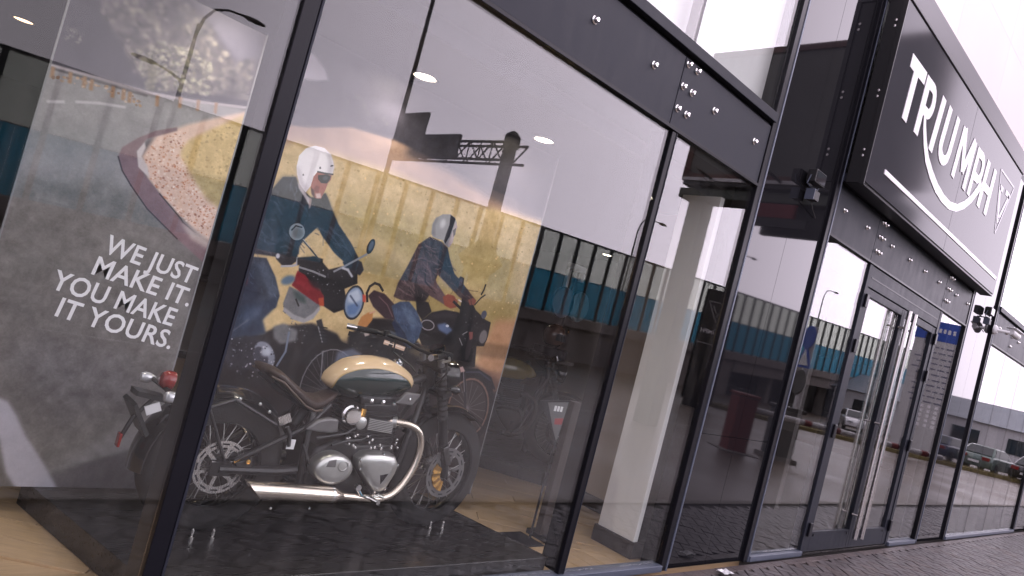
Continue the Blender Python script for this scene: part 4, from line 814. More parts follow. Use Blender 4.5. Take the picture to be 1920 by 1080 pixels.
('p',[(2.584,1.412),(2.584,1.386),(2.58,1.361),(2.572,1.339),(2.561,1.32),(2.547,1.306),(2.531,1.297),(2.514,1.294),(2.497,1.297),(2.48,1.306),(2.465,1.32),(2.452,1.338),(2.441,1.36),(2.434,1.384),(2.431,1.409),(2.431,1.435),(2.435,1.459),(2.442,1.481),(2.453,1.5),(2.466,1.514),(2.482,1.523),(2.499,1.527),(2.516,1.524),(2.533,1.516),(2.548,1.503),(2.562,1.485),(2.573,1.463),(2.58,1.438)],(54,58,68),0,0.8,1.0),
('p',[(2.572,1.412),(2.572,1.389),(2.568,1.367),(2.562,1.347),(2.552,1.331),(2.541,1.319),(2.528,1.311),(2.513,1.309),(2.499,1.311),(2.485,1.319),(2.472,1.331),(2.46,1.347),(2.452,1.366),(2.445,1.387),(2.442,1.41),(2.442,1.432),(2.446,1.454),(2.452,1.473),(2.461,1.489),(2.472,1.502),(2.485,1.51),(2.5,1.513),(2.514,1.511),(2.528,1.503),(2.542,1.492),(2.553,1.476),(2.562,1.456),(2.569,1.435)],(150,168,192),0,1,1.0),
('p',[(2.445,1.457),(2.51,1.506),(2.557,1.445),(2.515,1.406),(2.461,1.407)],(206,214,226),6,2,0.8),
('p',[(2.463,1.378),(2.515,1.406),(2.564,1.399),(2.537,1.334),(2.487,1.324)],(104,134,178),6,2,0.8),
('l',[(2.467,1.45),(2.539,1.394)],0.0105,(58,70,96),1,0.8),
('p',[(2.553,1.48),(2.582,1.474),(2.592,1.428),(2.57,1.43)],(216,92,72),4,1,1.0),
('p',[(1.745,1.867),(1.762,1.942),(1.81,2.045),(1.888,2.071),(1.912,2.036),(1.979,2.0),(2.018,1.982),(2.075,2.0),(2.101,2.038),(2.13,2.008),(2.181,1.944),(2.244,1.877),(2.374,1.779),(2.451,1.703),(2.432,1.671),(2.358,1.653),(2.268,1.694),(2.164,1.769),(2.111,1.82),(2.049,1.725),(2.03,1.672),(2.039,1.624),(1.93,1.575),(1.842,1.569),(1.737,1.558),(1.696,1.59),(1.738,1.78)],(44,48,60),20,1,1.0),
('p',[(1.762,1.942),(1.81,2.045),(1.888,2.071),(1.919,2.03),(1.892,1.978),(1.822,1.945)],(66,68,82),8,4,0.9),
('p',[(1.89,1.868),(1.948,1.908),(2.022,1.897),(2.07,1.855),(2.046,1.737),(2.01,1.738),(1.924,1.791)],(32,46,60),8,4,0.9),
('p',[(1.743,1.782),(1.83,1.764),(1.916,1.702),(1.907,1.656),(1.89,1.597),(1.842,1.569),(1.737,1.558),(1.731,1.652)],(64,64,76),20,3,0.9),
('p',[(2.012,1.971),(2.102,2.033),(2.181,1.944),(2.231,1.879),(2.18,1.819),(2.111,1.822),(2.061,1.886)],(26,32,44),6,4,0.9),
('l',[(1.76,1.893),(1.806,1.886),(1.867,1.829)],0.0092,(92,96,114),1.4,0.6),
('l',[(1.763,1.767),(1.831,1.722),(1.865,1.645)],0.0092,(92,96,114),1.4,0.6),
('l',[(1.761,1.66),(1.834,1.637),(1.875,1.648)],0.0092,(92,96,114),1.4,0.6),
('l',[(2.18,1.819),(2.257,1.771),(2.306,1.738)],0.0092,(92,96,114),1.4,0.6),
('l',[(2.196,1.846),(2.305,1.784),(2.376,1.721)],0.0092,(92,96,114),1.4,0.6),
('l',[(1.87,2.014),(1.925,1.944),(1.919,1.888)],0.0092,(92,96,114),1.4,0.6),
('l',[(1.953,1.931),(2.008,1.904),(2.042,1.869)],0.0092,(92,96,114),1.4,0.6),
('l',[(1.826,1.817),(1.894,1.739),(1.885,1.693)],0.0109,(22,24,34),1.2,0.8),
('l',[(1.819,1.955),(1.874,1.885)],0.0109,(22,24,34),1.2,0.8),
('l',[(2.192,1.777),(2.258,1.726),(2.35,1.68)],0.0109,(22,24,34),1.2,0.8),
('l',[(1.99,1.964),(2.027,1.898),(2.027,1.798)],0.0109,(22,24,34),1.2,0.8),
('l',[(1.766,1.714),(1.775,1.697),(1.774,1.678)],0.0077,(72,76,94),0.8,0.2475960331368227),
('l',[(1.993,1.727),(2.024,1.694),(2.065,1.671)],0.0057,(24,26,36),0.8,0.36650929453304204),
('l',[(1.94,1.761),(1.972,1.736),(2.007,1.716)],0.0067,(72,76,94),0.8,0.35644161111365624),
('l',[(1.776,1.667),(1.799,1.627),(1.831,1.593)],0.0059,(72,76,94),0.8,0.34501473142186234),
('l',[(1.924,1.695),(1.944,1.678),(1.968,1.667)],0.007,(96,100,116),0.8,0.2215456782550965),
('l',[(1.955,1.747),(1.974,1.735),(1.988,1.718)],0.0064,(72,76,94),0.8,0.24282028785191026),
('l',[(2.316,1.747),(2.366,1.749),(2.415,1.765)],0.0069,(72,76,94),0.8,0.33101056881727914),
('l',[(2.246,1.754),(2.266,1.751),(2.286,1.748)],0.0095,(120,124,140),0.8,0.25277630606671775),
('l',[(1.932,1.708),(1.949,1.672),(1.981,1.647)],0.0065,(72,76,94),0.8,0.39015477239812285),
('l',[(1.893,1.999),(1.926,1.998),(1.958,2.007)],0.0076,(72,76,94),0.8,0.39587497631015617),
('l',[(1.906,1.731),(1.928,1.717),(1.953,1.708)],0.0064,(120,124,140),0.8,0.2937390200662089),
('l',[(1.806,1.952),(1.808,1.932),(1.819,1.915)],0.0099,(96,100,116),0.8,0.34628777646497894),
('l',[(1.872,2.02),(1.903,2.008),(1.939,2.006)],0.0065,(72,76,94),0.8,0.4086702817667837),
('l',[(1.965,1.99),(2.013,1.978),(2.05,1.946)],0.0078,(72,76,94),0.8,0.3698558189082951),
('l',[(1.803,1.89),(1.816,1.882),(1.829,1.876)],0.0067,(120,124,140),0.8,0.3647926763852102),
('l',[(1.953,1.716),(1.969,1.678),(1.986,1.639)],0.0105,(120,124,140),0.8,0.24868534209718035),
('l',[(1.78,1.568),(1.797,1.541),(1.807,1.512)],0.0094,(96,100,116),0.8,0.32284736927816576),
('l',[(1.935,1.675),(1.957,1.658),(1.972,1.636)],0.0095,(24,26,36),0.8,0.22845955471088578),
('l',[(1.935,1.782),(1.976,1.755),(2.013,1.723)],0.006,(72,76,94),0.8,0.4075457232672945),
('l',[(1.892,1.719),(1.905,1.7),(1.919,1.682)],0.0059,(24,26,36),0.8,0.40940535259570204),
('l',[(1.842,1.645),(1.845,1.624),(1.85,1.603)],0.0106,(72,76,94),0.8,0.393089282107262),
('l',[(2.373,1.773),(2.378,1.741),(2.384,1.709)],0.0106,(96,100,116),0.8,0.21487757217163392),
('l',[(2.356,1.741),(2.371,1.713),(2.4,1.693)],0.0083,(24,26,36),0.8,0.41627725243327546),
('l',[(2.048,1.99),(2.089,1.975),(2.129,1.957)],0.0087,(96,100,116),0.8,0.25470244212588977),
('l',[(1.846,1.681),(1.848,1.663),(1.849,1.646)],0.0106,(96,100,116),0.8,0.265687879368612),
('l',[(1.806,1.665),(1.812,1.629),(1.813,1.591)],0.0094,(72,76,94),0.8,0.27150397225430495),
('l',[(2.147,1.818),(2.166,1.804),(2.192,1.803)],0.0064,(96,100,116),0.8,0.23251348049688728),
('l',[(2.044,1.702),(2.088,1.686),(2.129,1.661)],0.0084,(96,100,116),0.8,0.31458636631368864),
('l',[(1.845,1.601),(1.859,1.589),(1.873,1.577)],0.0076,(120,124,140),0.8,0.3000326108143362),
('l',[(2.029,1.939),(2.069,1.922),(2.109,1.903)],0.007,(120,124,140),0.8,0.3355164931409281),
('l',[(1.943,1.915),(1.981,1.888),(2.023,1.863)],0.0074,(96,100,116),0.8,0.2510354391081765),
('l',[(2.045,1.828),(2.089,1.823),(2.126,1.801)],0.007,(24,26,36),0.8,0.27369617522977074),
('l',[(2.106,1.777),(2.121,1.777),(2.136,1.774)],0.0071,(24,26,36),0.8,0.31396687564476816),
('l',[(1.935,1.735),(1.948,1.705),(1.95,1.672)],0.0058,(24,26,36),0.8,0.3610792375581604),
('l',[(1.743,1.709),(1.78,1.693),(1.813,1.67)],0.0103,(120,124,140),0.8,0.31292320242657634),
('l',[(1.931,1.821),(1.964,1.81),(1.996,1.798)],0.0068,(72,76,94),0.8,0.24723118413307682),
('l',[(1.961,1.979),(1.994,1.965),(2.032,1.963)],0.0103,(24,26,36),0.8,0.3187755314629749),
('l',[(2.031,1.751),(2.038,1.738),(2.037,1.724)],0.007,(24,26,36),0.8,0.2813882949809467),
('l',[(1.952,2.021),(1.963,1.991),(1.982,1.965)],0.009,(120,124,140),0.8,0.33350250387303876),
('l',[(2.173,1.816),(2.168,1.766),(2.181,1.718)],0.0066,(96,100,116),0.8,0.3928935291954427),
('l',[(1.802,1.668),(1.806,1.654),(1.812,1.642)],0.0099,(120,124,140),0.8,0.3659038881571101),
('l',[(1.997,1.625),(2.011,1.597),(2.033,1.576)],0.009,(24,26,36),0.8,0.34296665218370975),
('l',[(2.258,1.834),(2.285,1.825),(2.313,1.829)],0.0074,(24,26,36),0.8,0.3445091339508317),
('l',[(2.043,1.996),(2.086,1.99),(2.13,1.981)],0.0079,(24,26,36),0.8,0.24871723258413916),
('l',[(1.746,1.778),(1.793,1.771),(1.839,1.787)],0.0087,(96,100,116),0.8,0.25619481538612876),
('l',[(1.961,1.651),(1.993,1.618),(2.015,1.578)],0.0089,(24,26,36),0.8,0.2907026318782875),
('l',[(1.956,1.795),(1.957,1.763),(1.95,1.731)],0.0086,(72,76,94),0.8,0.22922006527178815),
('l',[(1.8,1.926),(1.828,1.893),(1.866,1.87)],0.008,(120,124,140),0.8,0.24815258134571672),
('l',[(2.084,1.82),(2.135,1.815),(2.185,1.806)],0.0074,(96,100,116),0.8,0.4054233503460716),
('l',[(2.025,1.836),(2.025,1.802),(2.012,1.771)],0.0055,(120,124,140),0.8,0.3700099684509153),
('l',[(1.878,1.727),(1.902,1.7),(1.931,1.679)],0.0079,(24,26,36),0.8,0.27342102315200134),
('l',[(1.823,1.663),(1.855,1.655),(1.889,1.653)],0.0083,(24,26,36),0.8,0.31652848601748707),
('l',[(2.349,1.725),(2.349,1.695),(2.339,1.667)],0.0092,(72,76,94),0.8,0.41407048321567475),
('l',[(1.897,1.751),(1.926,1.724),(1.963,1.706)],0.0074,(120,124,140),0.8,0.25334853781348216),
('l',[(1.744,1.687),(1.757,1.679),(1.77,1.672)],0.0055,(96,100,116),0.8,0.27293023251646237),
('l',[(1.916,1.675),(1.93,1.67),(1.942,1.663)],0.007,(24,26,36),0.8,0.340952316305365),
('l',[(1.744,1.561),(1.744,1.533),(1.759,1.509)],0.0056,(24,26,36),0.8,0.25089027585034396),
('l',[(2.094,2.017),(2.13,1.998),(2.149,1.964)],0.0093,(24,26,36),0.8,0.21817850389580679),
('l',[(2.079,2.021),(2.095,2.012),(2.107,1.998)],0.0071,(120,124,140),0.8,0.325078981846583),
('l',[(2.12,1.959),(2.114,1.921),(2.093,1.887)],0.006,(24,26,36),0.8,0.41012440783769727),
('l',[(1.907,2.015),(1.917,1.99),(1.909,1.963)],0.0106,(120,124,140),0.8,0.40302014096982136),
('l',[(2.15,1.81),(2.168,1.808),(2.185,1.816)],0.0092,(72,76,94),0.8,0.2239085059616572),
('l',[(1.91,1.669),(1.925,1.665),(1.936,1.655)],0.0059,(72,76,94),0.8,0.28029196250963473),
('l',[(2.019,1.706),(2.037,1.668),(2.073,1.642)],0.0072,(72,76,94),0.8,0.39007562783107447),
('l',[(1.873,2.057),(1.867,2.018),(1.877,1.98)],0.0095,(120,124,140),0.8,0.3081459507087368),
('l',[(2.311,1.752),(2.34,1.743),(2.368,1.731)],0.0082,(120,124,140),0.8,0.3572284663539116),
('l',[(1.814,1.957),(1.815,1.937),(1.823,1.918)],0.0097,(24,26,36),0.8,0.3670031934973959),
('l',[(1.799,1.782),(1.819,1.782),(1.838,1.782)],0.0077,(120,124,140),0.8,0.28778307040817364),
('l',[(2.085,1.933),(2.093,1.913),(2.094,1.891)],0.006,(24,26,36),0.8,0.41561638146092766),
('l',[(2.191,1.841),(2.236,1.813),(2.292,1.808)],0.0062,(120,124,140),0.8,0.3821773773196466),
('l',[(2.926,1.932),(2.954,1.915),(2.991,1.914)],0.0068,(150,120,118),0.8,0.491436381165962),
('l',[(2.933,1.742),(2.966,1.74),(2.998,1.738)],0.0057,(40,30,34),0.8,0.34301206279465324),
('l',[(2.944,1.686),(2.971,1.674),(3.002,1.677)],0.0061,(176,150,146),0.8,0.33853362589170316),
('l',[(3.06,1.536),(3.085,1.534),(3.111,1.539)],0.0056,(118,92,92),0.8,0.3717821644471787),
('l',[(3.082,1.926),(3.098,1.918),(3.114,1.911)],0.0064,(118,92,92),0.8,0.4289393853642463),
('l',[(2.826,1.583),(2.862,1.575),(2.888,1.552)],0.0045,(40,30,34),0.8,0.3033572138064291),
('l',[(3.131,1.76),(3.14,1.747),(3.145,1.733)],0.0047,(150,120,118),0.8,0.3731407331993744),
('l',[(2.919,1.644),(2.937,1.617),(2.937,1.586)],0.0072,(118,92,92),0.8,0.37778545759958876),
('l',[(2.961,1.883),(2.988,1.875),(3.007,1.859)],0.0082,(150,120,118),0.8,0.3832479765306833),
('l',[(3.005,1.885),(3.015,1.869),(3.016,1.85)],0.0054,(176,150,146),0.8,0.4324107185718826),
('l',[(3.088,1.956),(3.109,1.929),(3.115,1.898)],0.0077,(118,92,92),0.8,0.38592872056274447),
('l',[(2.953,1.534),(2.984,1.536),(3.009,1.551)],0.0063,(40,30,34),0.8,0.29628438529075385),
('l',[(3.25,1.706),(3.286,1.687),(3.328,1.675)],0.006,(40,30,34),0.8,0.29383382101734384),
('l',[(2.991,1.684),(3.016,1.661),(3.047,1.643)],0.0048,(150,120,118),0.8,0.34015338404722356),
('l',[(2.853,1.72),(2.895,1.724),(2.928,1.746)],0.0067,(150,120,118),0.8,0.33827138364071796),
('l',[(2.93,1.625),(2.943,1.614),(2.95,1.6)],0.0074,(150,120,118),0.8,0.40864366221755133),
('l',[(3.075,1.89),(3.079,1.867),(3.088,1.845)],0.006,(118,92,92),0.8,0.49458056139960793),
('l',[(2.933,1.892),(2.946,1.861),(2.967,1.832)],0.0083,(118,92,92),0.8,0.44994252189295547),
('l',[(3.08,1.633),(3.091,1.613),(3.093,1.591)],0.0063,(118,92,92),0.8,0.31813628566181335),
('l',[(2.97,1.74),(3.002,1.735),(3.033,1.727)],0.0065,(176,150,146),0.8,0.4110524616065233),
('l',[(2.966,1.615),(2.979,1.588),(2.997,1.563)],0.0056,(150,120,118),0.8,0.38554795008342524),
('l',[(2.953,1.926),(2.955,1.913),(2.955,1.9)],0.0073,(118,92,92),0.8,0.2861716253236892),
('l',[(2.994,1.82),(3.003,1.797),(3.011,1.774)],0.0078,(150,120,118),0.8,0.4249530791399394),
('l',[(3.299,1.718),(3.318,1.688),(3.329,1.654)],0.0081,(40,30,34),0.8,0.40887421586548844),
('l',[(3.023,1.579),(3.069,1.57),(3.107,1.547)],0.0065,(118,92,92),0.8,0.46192660282016684),
('l',[(2.944,1.551),(2.975,1.545),(2.999,1.528)],0.0074,(40,30,34),0.8,0.4388298683063519),
('l',[(3.011,1.701),(3.039,1.695),(3.067,1.692)],0.0082,(118,92,92),0.8,0.40610750363700754),
('l',[(3.079,1.779),(3.106,1.782),(3.127,1.796)],0.0075,(176,150,146),0.8,0.4668730295783941),
('l',[(2.874,1.85),(2.886,1.822),(2.883,1.792)],0.0062,(150,120,118),0.8,0.47904215636376),
('l',[(2.989,1.921),(3.003,1.913),(3.016,1.904)],0.007,(40,30,34),0.8,0.3755266927083437),
('l',[(2.932,1.9),(2.936,1.889),(2.934,1.878)],0.0078,(40,30,34),0.8,0.2586301257451725),
('l',[(3.026,1.894),(3.055,1.9),(3.083,1.908)],0.0082,(118,92,92),0.8,0.39709900771204887),
('l',[(3.029,1.582),(3.034,1.567),(3.032,1.551)],0.0052,(176,150,146),0.8,0.46275291608849595),
('l',[(3.082,1.627),(3.133,1.62),(3.18,1.6)],0.0043,(150,120,118),0.8,0.42137870849664383),
('l',[(3.474,1.652),(3.487,1.616),(3.51,1.581)],0.0078,(40,30,34),0.8,0.3826902175526363),
('l',[(2.918,1.916),(2.951,1.908),(2.987,1.908)],0.0064,(40,30,34),0.8,0.33207006495492786),
('l',[(2.804,1.517),(2.851,1.516),(2.893,1.497)],0.0042,(118,92,92),0.8,0.4447190146681621),
('l',[(3.039,1.639),(3.079,1.629),(3.121,1.626)],0.0051,(118,92,92),0.8,0.4221461707718286),
('l',[(3.099,1.841),(3.129,1.834),(3.153,1.817)],0.0068,(118,92,92),0.8,0.4266856585749976),
('l',[(3.213,1.824),(3.24,1.821),(3.262,1.808)],0.007,(40,30,34),0.8,0.399662185237667),
('l',[(2.979,1.919),(3.011,1.912),(3.044,1.919)],0.0047,(176,150,146),0.8,0.418475682187576),
('l',[(3.04,1.874),(3.072,1.854),(3.111,1.842)],0.0083,(150,120,118),0.8,0.39678796575076336),
('l',[(2.902,1.609),(2.914,1.589),(2.924,1.567)],0.0066,(40,30,34),0.8,0.4894883263173244),
('l',[(2.92,1.727),(2.929,1.71),(2.936,1.692)],0.0074,(150,120,118),0.8,0.43903108741396923),
('l',[(3.34,1.721),(3.357,1.696),(3.389,1.682)],0.0056,(40,30,34),0.8,0.30003556331784287),
('l',[(2.95,1.589),(2.967,1.582),(2.984,1.574)],0.0079,(40,30,34),0.8,0.3377332858375208),
('l',[(3.143,1.738),(3.178,1.708),(3.216,1.682)],0.0065,(176,150,146),0.8,0.39788324480614345),
('l',[(2.929,1.916),(2.974,1.899),(3.001,1.865)],0.0077,(150,120,118),0.8,0.31846034928742006),
('l',[(2.847,1.642),(2.855,1.631),(2.869,1.624)],0.005,(176,150,146),0.8,0.4877171131456884),
('l',[(2.892,1.853),(2.937,1.84),(2.985,1.831)],0.0062,(118,92,92),0.8,0.3343881675988606),
('l',[(2.967,1.772),(2.994,1.763),(3.023,1.758)],0.0056,(150,120,118),0.8,0.34159863992296896),
('l',[(2.899,1.7),(2.906,1.679),(2.897,1.658)],0.0065,(150,120,118),0.8,0.37908492883071265),
('l',[(2.964,1.817),(2.985,1.811),(3.008,1.809)],0.0045,(40,30,34),0.8,0.27068339858077095),
('l',[(2.991,1.655),(3.022,1.647),(3.047,1.629)],0.0056,(118,92,92),0.8,0.49569694422944405),
('l',[(3.201,1.814),(3.218,1.778),(3.248,1.747)],0.006,(40,30,34),0.8,0.28992550843821346),
('l',[(3.038,1.899),(3.046,1.885),(3.047,1.87)],0.0051,(118,92,92),0.8,0.400135745969707),
('l',[(2.891,1.794),(2.913,1.771),(2.916,1.741)],0.0054,(176,150,146),0.8,0.2844718695552613),
('l',[(3.224,1.77),(3.234,1.755),(3.238,1.737)],0.0063,(150,120,118),0.8,0.40192918380149056),
('l',[(3.237,1.695),(3.245,1.68),(3.25,1.664)],0.0061,(118,92,92),0.8,0.2538654363677926),
('l',[(3.246,1.715),(3.296,1.707),(3.335,1.68)],0.0061,(118,92,92),0.8,0.4592522090604971),
('l',[(2.881,1.547),(2.904,1.526),(2.909,1.499)],0.0081,(40,30,34),0.8,0.31924351900787584),
('l',[(2.808,1.516),(2.809,1.486),(2.795,1.458)],0.0046,(118,92,92),0.8,0.40892955068454706),
('l',[(3.039,1.826),(3.074,1.815),(3.112,1.814)],0.0072,(176,150,146),0.8,0.42209361667078227),
('l',[(3.288,1.687),(3.336,1.678),(3.38,1.659)],0.0066,(118,92,92),0.8,0.30565487618164766),
('l',[(3.191,1.864),(3.227,1.833),(3.271,1.809)],0.0068,(150,120,118),0.8,0.48336645512580123),
('l',[(3.323,1.749),(3.341,1.732),(3.366,1.721)],0.0075,(40,30,34),0.8,0.2854999560622812),
('l',[(3.159,1.862),(3.168,1.845),(3.184,1.832)],0.0071,(118,92,92),0.8,0.43568533854285274),
('l',[(3.307,1.747),(3.347,1.737),(3.384,1.72)],0.0064,(118,92,92),0.8,0.48312393410795273),
('l',[(2.896,1.885),(2.926,1.866),(2.95,1.841)],0.0059,(150,120,118),0.8,0.2517596177508209),
('l',[(2.968,1.953),(2.981,1.928),(2.991,1.902)],0.0079,(118,92,92),0.8,0.374193746528267),
('l',[(2.986,1.75),(3.005,1.732),(3.028,1.719)],0.0048,(150,120,118),0.8,0.47391505275468615),
('l',[(3.416,1.698),(3.471,1.699),(3.526,1.707)],0.0063,(40,30,34),0.8,0.36464006436423885),
('l',[(3.372,1.654),(3.376,1.641),(3.377,1.628)],0.0042,(118,92,92),0.8,0.371995060853283),
('l',[(3.1,1.777),(3.116,1.763),(3.127,1.746)],0.0057,(150,120,118),0.8,0.3662048678657818),
('l',[(2.991,1.877),(3.007,1.869),(3.022,1.861)],0.0065,(118,92,92),0.8,0.4400470669789488),
('l',[(3.184,1.822),(3.202,1.825),(3.219,1.83)],0.0079,(150,120,118),0.8,0.36750302773765686),
('l',[(3.067,1.755),(3.092,1.746),(3.12,1.747)],0.0082,(150,120,118),0.8,0.40356352566281495),
('l',[(2.924,1.809),(2.968,1.816),(3.012,1.827)],0.0062,(40,30,34),0.8,0.3263033694498495),
('l',[(3.284,1.667),(3.287,1.648),(3.277,1.631)],0.0043,(40,30,34),0.8,0.3689444263659608),
('l',[(3.028,1.84),(3.064,1.829),(3.094,1.809)],0.0054,(150,120,118),0.8,0.3117370487357465),
('l',[(2.844,1.652),(2.858,1.644),(2.874,1.64)],0.0054,(40,30,34),0.8,0.25407952012764234),
('l',[(3.372,1.657),(3.4,1.646),(3.43,1.641)],0.008,(118,92,92),0.8,0.4873541049067307),
('l',[(2.925,1.621),(2.926,1.603),(2.927,1.585)],0.0044,(40,30,34),0.8,0.3519470514246492),
('l',[(2.966,1.556),(2.979,1.547),(2.995,1.543)],0.0079,(40,30,34),0.8,0.48290841413116936),
('l',[(2.844,1.701),(2.866,1.68),(2.873,1.654)],0.0069,(118,92,92),0.8,0.3878468254966031),
('l',[(2.972,1.891),(2.989,1.891),(3.005,1.888)],0.0043,(176,150,146),0.8,0.3770566593416891),
('l',[(3.151,1.905),(3.155,1.891),(3.167,1.881)],0.0071,(118,92,92),0.8,0.3151700389254788),
('l',[(3.424,1.655),(3.456,1.651),(3.482,1.636)],0.0062,(150,120,118),0.8,0.44439208852379863),
('l',[(2.897,1.583),(2.926,1.576),(2.946,1.556)],0.0069,(150,120,118),0.8,0.38830888938542024),
('l',[(3.187,1.73),(3.237,1.736),(3.286,1.73)],0.0065,(40,30,34),0.8,0.26003535749534457),
('l',[(1.832,1.228),(1.838,1.202),(1.852,1.179)],0.0043,(44,56,80),0.8,0.24018794948835112),
('l',[(1.809,1.514),(1.832,1.5),(1.858,1.49)],0.0039,(44,56,80),0.8,0.27275604492854655),
('l',[(1.698,1.509),(1.707,1.494),(1.722,1.484)],0.0034,(44,56,80),0.8,0.27537290391181396),
('l',[(1.892,1.474),(1.917,1.459),(1.945,1.451)],0.0047,(130,148,172),0.8,0.2825971635845312),
('l',[(1.924,1.267),(1.922,1.252),(1.917,1.238)],0.0044,(130,148,172),0.8,0.21887901240208124),
('l',[(1.707,1.533),(1.717,1.514),(1.735,1.502)],0.0041,(100,118,146),0.8,0.23560454544121587),
('l',[(1.722,1.44),(1.741,1.424),(1.753,1.401)],0.0049,(44,56,80),0.8,0.24184490277090803),
('l',[(1.708,1.352),(1.719,1.333),(1.725,1.313)],0.0036,(44,56,80),0.8,0.22400189435671314),
('l',[(1.773,1.443),(1.786,1.427),(1.805,1.416)],0.0044,(130,148,172),0.8,0.3838719641331655),
('l',[(1.775,1.418),(1.78,1.4),(1.782,1.382)],0.0045,(130,148,172),0.8,0.2235048777149948),
('l',[(1.783,1.276),(1.785,1.253),(1.777,1.233)],0.0027,(44,56,80),0.8,0.27429082480507294),
('l',[(1.92,1.449),(1.921,1.421),(1.931,1.394)],0.005,(130,148,172),0.8,0.20807931185336814),
('l',[(1.696,1.446),(1.7,1.438),(1.704,1.429)],0.0048,(100,118,146),0.8,0.2674071663338564),
('l',[(1.745,1.406),(1.764,1.391),(1.787,1.383)],0.0042,(44,56,80),0.8,0.32580189632310946),
('l',[(1.789,1.393),(1.798,1.386),(1.81,1.384)],0.0045,(130,148,172),0.8,0.37521905346799334),
('l',[(1.726,1.516),(1.727,1.504),(1.724,1.492)],0.0047,(44,56,80),0.8,0.21531421025633712),
('l',[(1.854,1.245),(1.876,1.227),(1.897,1.209)],0.0037,(130,148,172),0.8,0.2096827599598582),
('l',[(1.947,1.356),(1.961,1.345),(1.976,1.334)],0.0048,(130,148,172),0.8,0.3576771225363819),
('l',[(1.694,1.503),(1.705,1.489),(1.715,1.473)],0.0042,(44,56,80),0.8,0.34109887586320825),
('l',[(1.792,1.495),(1.792,1.483),(1.791,1.472)],0.0026,(44,56,80),0.8,0.2972501118107439),
('l',[(1.926,1.434),(1.935,1.411),(1.953,1.394)],0.0034,(44,56,80),0.8,0.2943831916308313),
('l',[(1.7,1.364),(1.709,1.359),(1.716,1.351)],0.0029,(130,148,172),0.8,0.2938540986212757),
('l',[(1.93,1.404),(1.949,1.397),(1.96,1.381)],0.0043,(130,148,172),0.8,0.2980994374528695),
('l',[(1.736,1.329),(1.745,1.31),(1.749,1.29)],0.0047,(130,148,172),0.8,0.3085065299161784),
('l',[(1.985,1.291),(1.987,1.282),(1.987,1.273)],0.0046,(100,118,146),0.8,0.3387757724742139),
('l',[(1.731,1.342),(1.746,1.328),(1.754,1.309)],0.005,(44,56,80),0.8,0.38498767975193177),
('l',[(1.737,1.272),(1.753,1.257),(1.764,1.24)],0.0031,(100,118,146),0.8,0.37729108072223333),
('l',[(1.914,1.356),(1.93,1.348),(1.947,1.344)],0.0043,(130,148,172),0.8,0.27342563142204956),
('l',[(1.867,1.369),(1.874,1.355),(1.879,1.339)],0.0039,(130,148,172),0.8,0.3017229581085726),
('l',[(1.712,1.414),(1.717,1.402),(1.727,1.392)],0.0042,(44,56,80),0.8,0.3052371372899472),
('l',[(1.841,1.525),(1.843,1.498),(1.845,1.47)],0.0027,(130,148,172),0.8,0.3588933434732986),
('l',[(1.794,1.139),(1.815,1.124),(1.833,1.106)],0.0029,(100,118,146),0.8,0.2579248770982629),
('l',[(1.806,1.318),(1.829,1.306),(1.854,1.304)],0.0027,(44,56,80),0.8,0.2938451774224761),
('l',[(1.794,1.475),(1.79,1.452),(1.797,1.428)],0.0032,(130,148,172),0.8,0.3750895743252418),
('l',[(1.959,1.351),(1.973,1.331),(1.985,1.31)],0.0026,(130,148,172),0.8,0.38798356421625474),
('l',[(1.679,1.443),(1.683,1.432),(1.691,1.424)],0.003,(44,56,80),0.8,0.25488231313652965),
('l',[(1.731,1.342),(1.743,1.337),(1.753,1.328)],0.0042,(130,148,172),0.8,0.3553219400364742),
('l',[(1.927,1.291),(1.938,1.275),(1.946,1.257)],0.0039,(130,148,172),0.8,0.2957892427886202),
('l',[(1.816,1.493),(1.82,1.481),(1.823,1.469)],0.0041,(100,118,146),0.8,0.2650188751924546),
('l',[(1.815,1.24),(1.825,1.235),(1.836,1.231)],0.0026,(100,118,146),0.8,0.36792533809789907),
('l',[(1.79,1.195),(1.793,1.181),(1.791,1.166)],0.005,(100,118,146),0.8,0.387104162673823),
('l',[(1.775,1.524),(1.782,1.514),(1.784,1.501)],0.005,(100,118,146),0.8,0.2640397074357942),
('l',[(1.958,1.35),(1.962,1.341),(1.97,1.335)],0.0045,(100,118,146),0.8,0.2208821733326306),
('l',[(1.83,1.353),(1.843,1.338),(1.861,1.329)],0.0038,(44,56,80),0.8,0.2014160794185269),
('l',[(1.792,1.467),(1.797,1.44),(1.793,1.413)],0.005,(44,56,80),0.8,0.35100087738695634),
('l',[(1.883,1.406),(1.904,1.385),(1.932,1.374)],0.0026,(100,118,146),0.8,0.3684287477507412),
('l',[(2.967,1.347),(2.971,1.322),(2.965,1.298)],0.0045,(140,164,196),0.8,0.26480030698951584),
('l',[(2.976,1.383),(2.976,1.365),(2.987,1.349)],0.003,(110,134,166),0.8,0.38995688998390377),
('l',[(2.897,1.45),(2.909,1.446),(2.922,1.447)],0.0044,(140,164,196),0.8,0.31448785786629807),
('l',[(3.007,1.353),(3.019,1.326),(3.017,1.298)],0.0028,(140,164,196),0.8,0.20154683644933438),
('l',[(2.867,1.422),(2.87,1.403),(2.875,1.385)],0.0026,(110,134,166),0.8,0.23632223046229264),
('l',[(3.061,1.234),(3.091,1.226),(3.12,1.232)],0.004,(140,164,196),0.8,0.38347576395079064),
('l',[(2.88,1.354),(2.892,1.351),(2.902,1.345)],0.0025,(140,164,196),0.8,0.3161901653227652),
('l',[(2.91,1.401),(2.921,1.392),(2.933,1.383)],0.0026,(110,134,166),0.8,0.28080007887895747),
('l',[(3.047,1.295),(3.047,1.283),(3.04,1.273)],0.0031,(52,70,102),0.8,0.26465040654083544),
